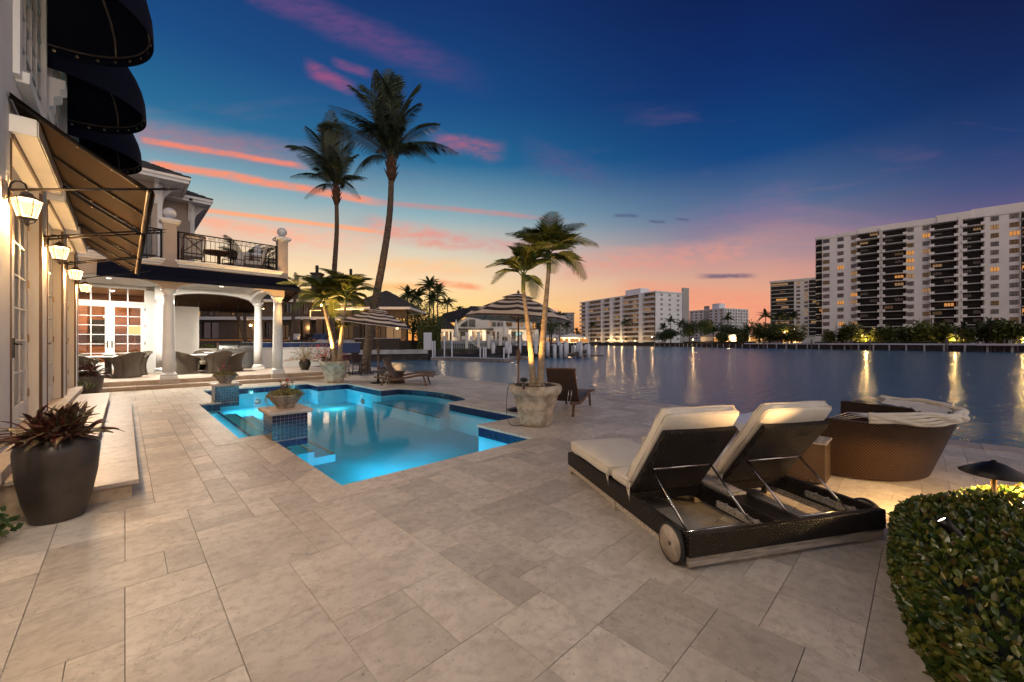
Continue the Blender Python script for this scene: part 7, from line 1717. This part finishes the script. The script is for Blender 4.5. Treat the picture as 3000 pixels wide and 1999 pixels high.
Wv(MB().box(X3(1330), X3(1445), YW - 1.2, YW + 1.2, zz(967), zz(963)), 'canopy_edge', 'roof'); Wv(MB().box(X3(1492), X3(1570), YW - 1.2, YW + 1.2, zz(966), zz(963)), 'canopy_edge', 'roof')
for (a, b, m_) in ((1284, 1300, 'pane_a'), (1302, 1314, 'lit2'), (1316, 1324, 'pane_b'), (1347, 1372, 'pane_b'), (1381, 1414, 'pane_a'), (1424, 1436, 'lit3'), (1441, 1451, 'lit3'), (1455, 1463, 'pane_b'), (1470, 1488, 'pane_b'), (1497, 1512, 'pane_b'), (1518, 1532, 'pane_b'), (1545, 1562, 'pane_b')):
    w = Wv(MB().box(X3(a), X3(b), YW + .35, YW + .45, zz(998), zz(972)), 'window', m_); MB().box(X3(a) - .1, X3(a) + .08, YW + .2, YW + .34, zz(998), zz(972)).box(X3(b) - .08, X3(b) + .1, YW + .2, YW + .34, zz(998), zz(972)).build('window_frame', M['housewhite'], w)
for (a, b, m_) in ((1428, 1433, 'lit1'), (1441, 1451, 'pane_b'), (1455, 1464, 'pane_b'), (1467, 1472, 'pane_b'), (1480, 1500, 'lit3'), (1514, 1519, 'lit1'), (1526, 1534, 'lit2')): Wv(MB().box(X3(a), X3(b), YW + 2.85, YW + 2.95, zz(955), zz(943)), 'upper_window', m_)
for px in (1278, 1330, 1378, 1420, 1493, 1571): Wv(MB().box(X3(px) - .35, X3(px) + .35, YW - .9, YW - .3, -.2, zz(966)), 'column', 'housewhite')
Wv(MB().box(X3(1513), X3(1526), YW - .6, YW - .5, zz(985), zz(975)), 'screen', 'tv')
light('POINT', 'porch_light', wv, (X3(1300), YW - 2, 3), 300, (1, .72, .42), .3); light('POINT', 'porch_light', wv, (X3(1400), YW - 2, 3), 350, (1, .72, .42), .3); light('POINT', 'porch_light', wv, (X3(1520), YW - 2, 3), 400, (1, .72, .42), .3)
Wv(MB().box(X3(1516), X3(1519), YW - 1.5, YW - 1.4, zz(995), zz(958)), 'rope_light', 'strip')
# raised deck with white posts
dk = thing('raised_deck', 'grey slatted raised deck with tall white square posts before the white villa', 'deck', W(0, 0, .28), rzx); YD = 78
X4 = lambda px: xs(px, YD)
MB().box(X4(1270), X4(1572), YD - .5, YW + .4, 1.1, 1.35).build('deck_floor', M['dockgrey'], dk); MB().box(X4(1270), X4(1572), YD - .62, YD - .5, .95, 1.5).build('fascia', M['dockgrey'], dk)
sl = MB().box(-.11, .11, -.04, 0, -.4, 1.0).mesh('slat', M['dockgrey'])
for k in range(110):
    px = 1272 + k * 2.73
    if 1325 < px < 1410 and k % 2: continue
    place(sl, 'slat', dk, (X4(px), YD - .3, 0))
MB().box(X4(1270), X4(1572), YD + 2.5, YD + 2.6, -.4, 1.1).build('back_panel', M['rail_dark'], dk)
for px in (1369, 1403, 1433, 1466, 1493, 1522, 1571): MB().box(X4(px) - .28, X4(px) + .28, YD - 1.1, YD - .65, -1.5, 3.1 if px < 1410 else 2.6).box(X4(px) - .36, X4(px) + .36, YD - 1.18, YD - .57, 3.1 if px < 1410 else 2.6, 3.22 if px < 1410 else 2.72).build('post', M['housewhite'], dk)
sr = MB()
for k in range(8): sr.box(X4(1386 + k * 4), X4(1390 + k * 4), YD - 1.6, YD - .7, 1.1 - .2 * (k + 1), 1.1 - .2 * k)
sr.build('stairs', M['housewhite'], dk)
for i, px in enumerate((1333, 1478)):
    r = thing('folded_parasol', ['closed white parasol at the left of the white villa terrace', 'closed white parasol in the middle of the white villa terrace'][i], 'parasol', W(X4(px), YD + 1.5, 1.65), 0); MB().tube([(0, 0, 0), (0, 0, 4.4)], .05, 6).build('pole', M['housewhite'], r); MB().lathe([(.5, .9), (.55, 1.2), (.3, 3.2), (.08, 4.3)], 10, rad=lambda a, j: 1 + .2 * sin(a * 5)).build('canvas', M['housewhite'], r)
for i, px in enumerate((1300, 1358, 1384, 1445, 1458, 1500)):
    r = thing('deck_chair', ordn(5 - i, 6) + ' of the pale chairs on the raised deck', 'chair', W(X4(px), YD + .6, 1.63), rzx + .3 * i, 'deck chairs on the raised deck'); MB().box(-.4, .4, -.4, .4, .35, .45).build('seat', M['housewhite'], r); MB().box(-.4, .4, .35, .42, .45, 1.1).build('backrest', M['housewhite'], r)
    for x in (-.35, .35): MB().box(x - .04, x + .04, -.35, -.27, 0, .35).box(x - .04, x + .04, .3, .38, 0, .35).build('legs', M['housewhite'], r)
# neighbour trees
for i, (px, Y, R_, h, mt) in enumerate([(1210, 84, 5.5, 9.5, 'leaf2'), (1235, 80, 5.5, 8.5, 'leaf2'), (1190, 90, 6, 10.5, 'leaf2'), (1262, 74, 3, 5.6, 'leaf'), (1245, 76, 3.2, 4.6, 'leaf2'), (1585, 105, 4, 8, 'leaf2'), (1615, 110, 4.5, 8.5, 'leaf2'), (1150, 74, 2.5, 4.5, 'leaf2')]):
    tree(['dark tree between the stone villa and the white villa', 'dark tree left of the white villa roof', 'dark tree behind the stone villa roof', 'tall green shrub at the left corner of the white villa', 'dense shrub behind the clipped hedge block', 'dark tree right of the white villa', 'second dark tree right of the white villa', 'dark shrub at the right end of the stone villa'][i], (*pd(px, Y), .2), R_, h, 130 + i, mt, 1500, lf=.34)
for i, (px, Y, h, L) in enumerate([(1194, 95, 12, 3.4), (1225, 92, 11.5, 3.4), (1258, 100, 15, 3.6), (1282, 98, 13.5, 3.2), (1311, 100, 11, 2.6), (1345, 120, 10.5, 2.5), (1270, 90, 10.5, 3), (1610, 120, 8, 3.5), (1640, 140, 9, 3.5)]):
    gardenpalm(['bushy palm at the left of the palm group behind the trees', 'second bushy palm of the group behind the trees', 'tallest palm of the group between the two villas', 'fan shaped palm right of the tallest one', 'round headed palm nearest the white villa roof', 'tiny palm tip above the white villa roof', 'lower palm in the group between the villas', 'palm right of the white villa deck', 'palm farther right behind the pilings'][i], W(*pd(px, Y), .2), h, L, 26, 150 + i, group=None, r0=.2)
hb = thing('hedge_block', 'square clipped hedge block at the water left of the white villa', 'hedge', W(*pd(1222, 70), .28), rzx); q = random.Random(9); m = MB()
for k in range(3500):
    f = q.randrange(3); c = [Vector((q.uniform(0, 3.6), 0, q.uniform(0, 4))), Vector((q.uniform(0, 3.6), q.uniform(0, 3), 4)), Vector((3.6, q.uniform(0, 3), q.uniform(0, 4)))][f] + Vector((q.uniform(-.1, .1), q.uniform(-.1, .1), q.uniform(-.1, .1))); u = Vector((q.uniform(-1, 1), q.uniform(-1, 1), q.uniform(-1, 1))).normalized() * .2; w = Vector((q.uniform(-1, 1), q.uniform(-1, 1), q.uniform(-1, 1))).normalized() * .09; m.add([c, c + u * .5 + w, c + u, c + u * .5 - w], [(0, 1, 2, 3)])
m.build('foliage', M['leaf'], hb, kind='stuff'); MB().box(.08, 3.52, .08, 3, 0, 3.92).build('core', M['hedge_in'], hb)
# floating docks
def fl(label, px0, px1, Y0, Y1, z=-.72, w=2.2):
    a, b = W(xs(px0, Y0), Y0, 0), W(xs(px1, Y1), Y1, 0); v = b - a; r = thing('floating_dock', label, 'dock', (a.x, a.y, -1.2), atan2(v.y, v.x), 'floating docks in the side canal'); L = v.length; n = int(L / 1.1)
    MB().box(0, L, -w / 2, w / 2, -.1, .34).build('float', M['dockwood'], r); pm_ = MB().cbox(.02, L / n - .02, -w / 2 - .04, w / 2 + .04, .342, .46, .02).mesh('plank', M['dockgrey'])
    for k in range(n): place(pm_, 'plank', r, (L * k / n, 0, 0))
    return r
fl('floating dock at the end of the stone villa seawall', 1266, 1338, 61, 61); fl('longer floating dock with white mooring poles on the side canal', 1330, 1490, 60.5, 55.5); fl('narrow floating dock behind the longer one', 1440, 1556, 64, 62, w=1.3)
mpole = thing('dock_pole', 'slim white pole', 'pole', W(0, 0, -1.2), 0, 'slim white poles of the floating docks'); MB().tube([(0, 0, -2), (0, 0, 2.9)], .11, 8).build('pole', M['pile_cap'], mpole)
for i, (px, Y) in enumerate([(1268, 60.2), (1274, 62), (1302, 62), (1324, 60), (1407, 58.5), (1417, 58), (1423, 58.3), (1476, 55), (1490, 55.8)]):
    L0 = W(xs(px, Y), Y, -1.2 - (0 if i < 4 else .9)); lb = ['slim white pole at the left corner of the first floating dock', 'second slim white pole of the first floating dock', 'slim white pole in the middle of the first floating dock', 'slim white pole at the right end of the first floating dock', 'left one of three slim poles on the longer floating dock', 'middle one of three slim poles on the longer dock', 'right one of three slim poles on the longer dock', 'slim white pole near the tip of the longer dock', 'slim white pole at the very tip of the longer dock'][i]
    if i == 0: mpole.location = L0; mpole['label'] = lb
    else: dup(mpole, L0, label=lb)
pb_ = thing('power_pedestal', 'grey white dock power cabinet at the corner of the stone villa seawall', 'cabinet', W(xs(1250, 61), 61.6, .3), rzx); MB().cbox(-.6, .6, 0, .4, 0, 2.7, .05).build('cabinet', M['pile_cap'], pb_)
# moored dinghy
dg = thing('dinghy', 'dark inflatable dinghy moored behind the floating dock', 'boat', W(xs(1400, 62), 62.5, -1.1), rzx - .1); MB().tube([(-4.2, -.6, .35), (2.6, -.6, .35), (4.2, 0, .5), (2.6, .6, .35), (-4.2, .6, .35)], .38, 8).build('tube', M['rubber'], dg); MB().box(-4, 3, -.5, .5, .1, .3).build('floor', M['black'], dg); MB().cbox(-.6, .3, -.25, .25, .3, 1.1, .05).build('console', M['rubber'], dg); MB().cbox(-4.7, -4.1, -.2, .2, .3, 1.2, .08).build('outboard', M['rubber'], dg)
dg2 = dup(dg, W(xs(1510, 66), 66, -1.1), rzx + .05, 'low dark boat hull lying behind the narrow dock')
# white capped pilings
pil_ = thing('timber_piling', 'piling', 'pile', W(0, 0, 0), 0, 'white sleeved pilings of the private marina'); MB().tube([(0, 0, -3), (0, 0, .2)], .3, 9).build('post', M['pile'], pil_); MB().tube([(0, 0, .2), (0, 0, 2.6)], .32, 9).build('sleeve', M['pile_cap'], pil_); MB().lathe([(.34, 2.6), (.001, 2.85)], 9, cap=False).build('cone_cap', M['pile_cap'], pil_)
first = True
for i, (px, Y) in enumerate([(1445, 68), (1484, 70), (1494, 67), (1514, 73), (1522, 68), (1538, 72), (1553, 68), (1568, 72), (1570, 66), (1582, 74), (1592, 72), (1605, 68), (1620, 72), (1625, 66), (1637, 74), (1643, 68), (1649, 72), (1657, 66), (1661, 70), (1682, 72), (1693, 70), (1701, 68), (1716, 70), (1724, 68)]):
    L0 = W(xs(px, Y), Y, -1.4 + .35 * sin(i * 1.9))
    if first: pil_.location = L0; first = False
    else: dup(pil_, L0)
for k, o in enumerate([o for o in bpy.data.objects if o.name.startswith('timber_piling')]): o['label'] = ordn(23 - k, 24) + ' of the white sleeved pilings in the marina'
dkk = thing('low_dock', 'low dark timber dock between the white sleeved pilings', 'dock', W(xs(1560, 70), 70, -1.0), rzx - .02)
MB().box(-4, 8, -.9, .9, .2, .42).build('deck', M['pile'], dkk); MB().box(8.2, 12.4, -.4, .4, .0, .28).build('walkway', M['pile'], dkk); MB().tube([(3, 0, .2), (7, .2, .3), (10, -.2, 1.1)], .35, 6).build('log', M['pile'], dkk); MB().box(-6.5, 7, 1.4, 1.9, .3, 1.9).build('dark_screen', M['black'], dkk)
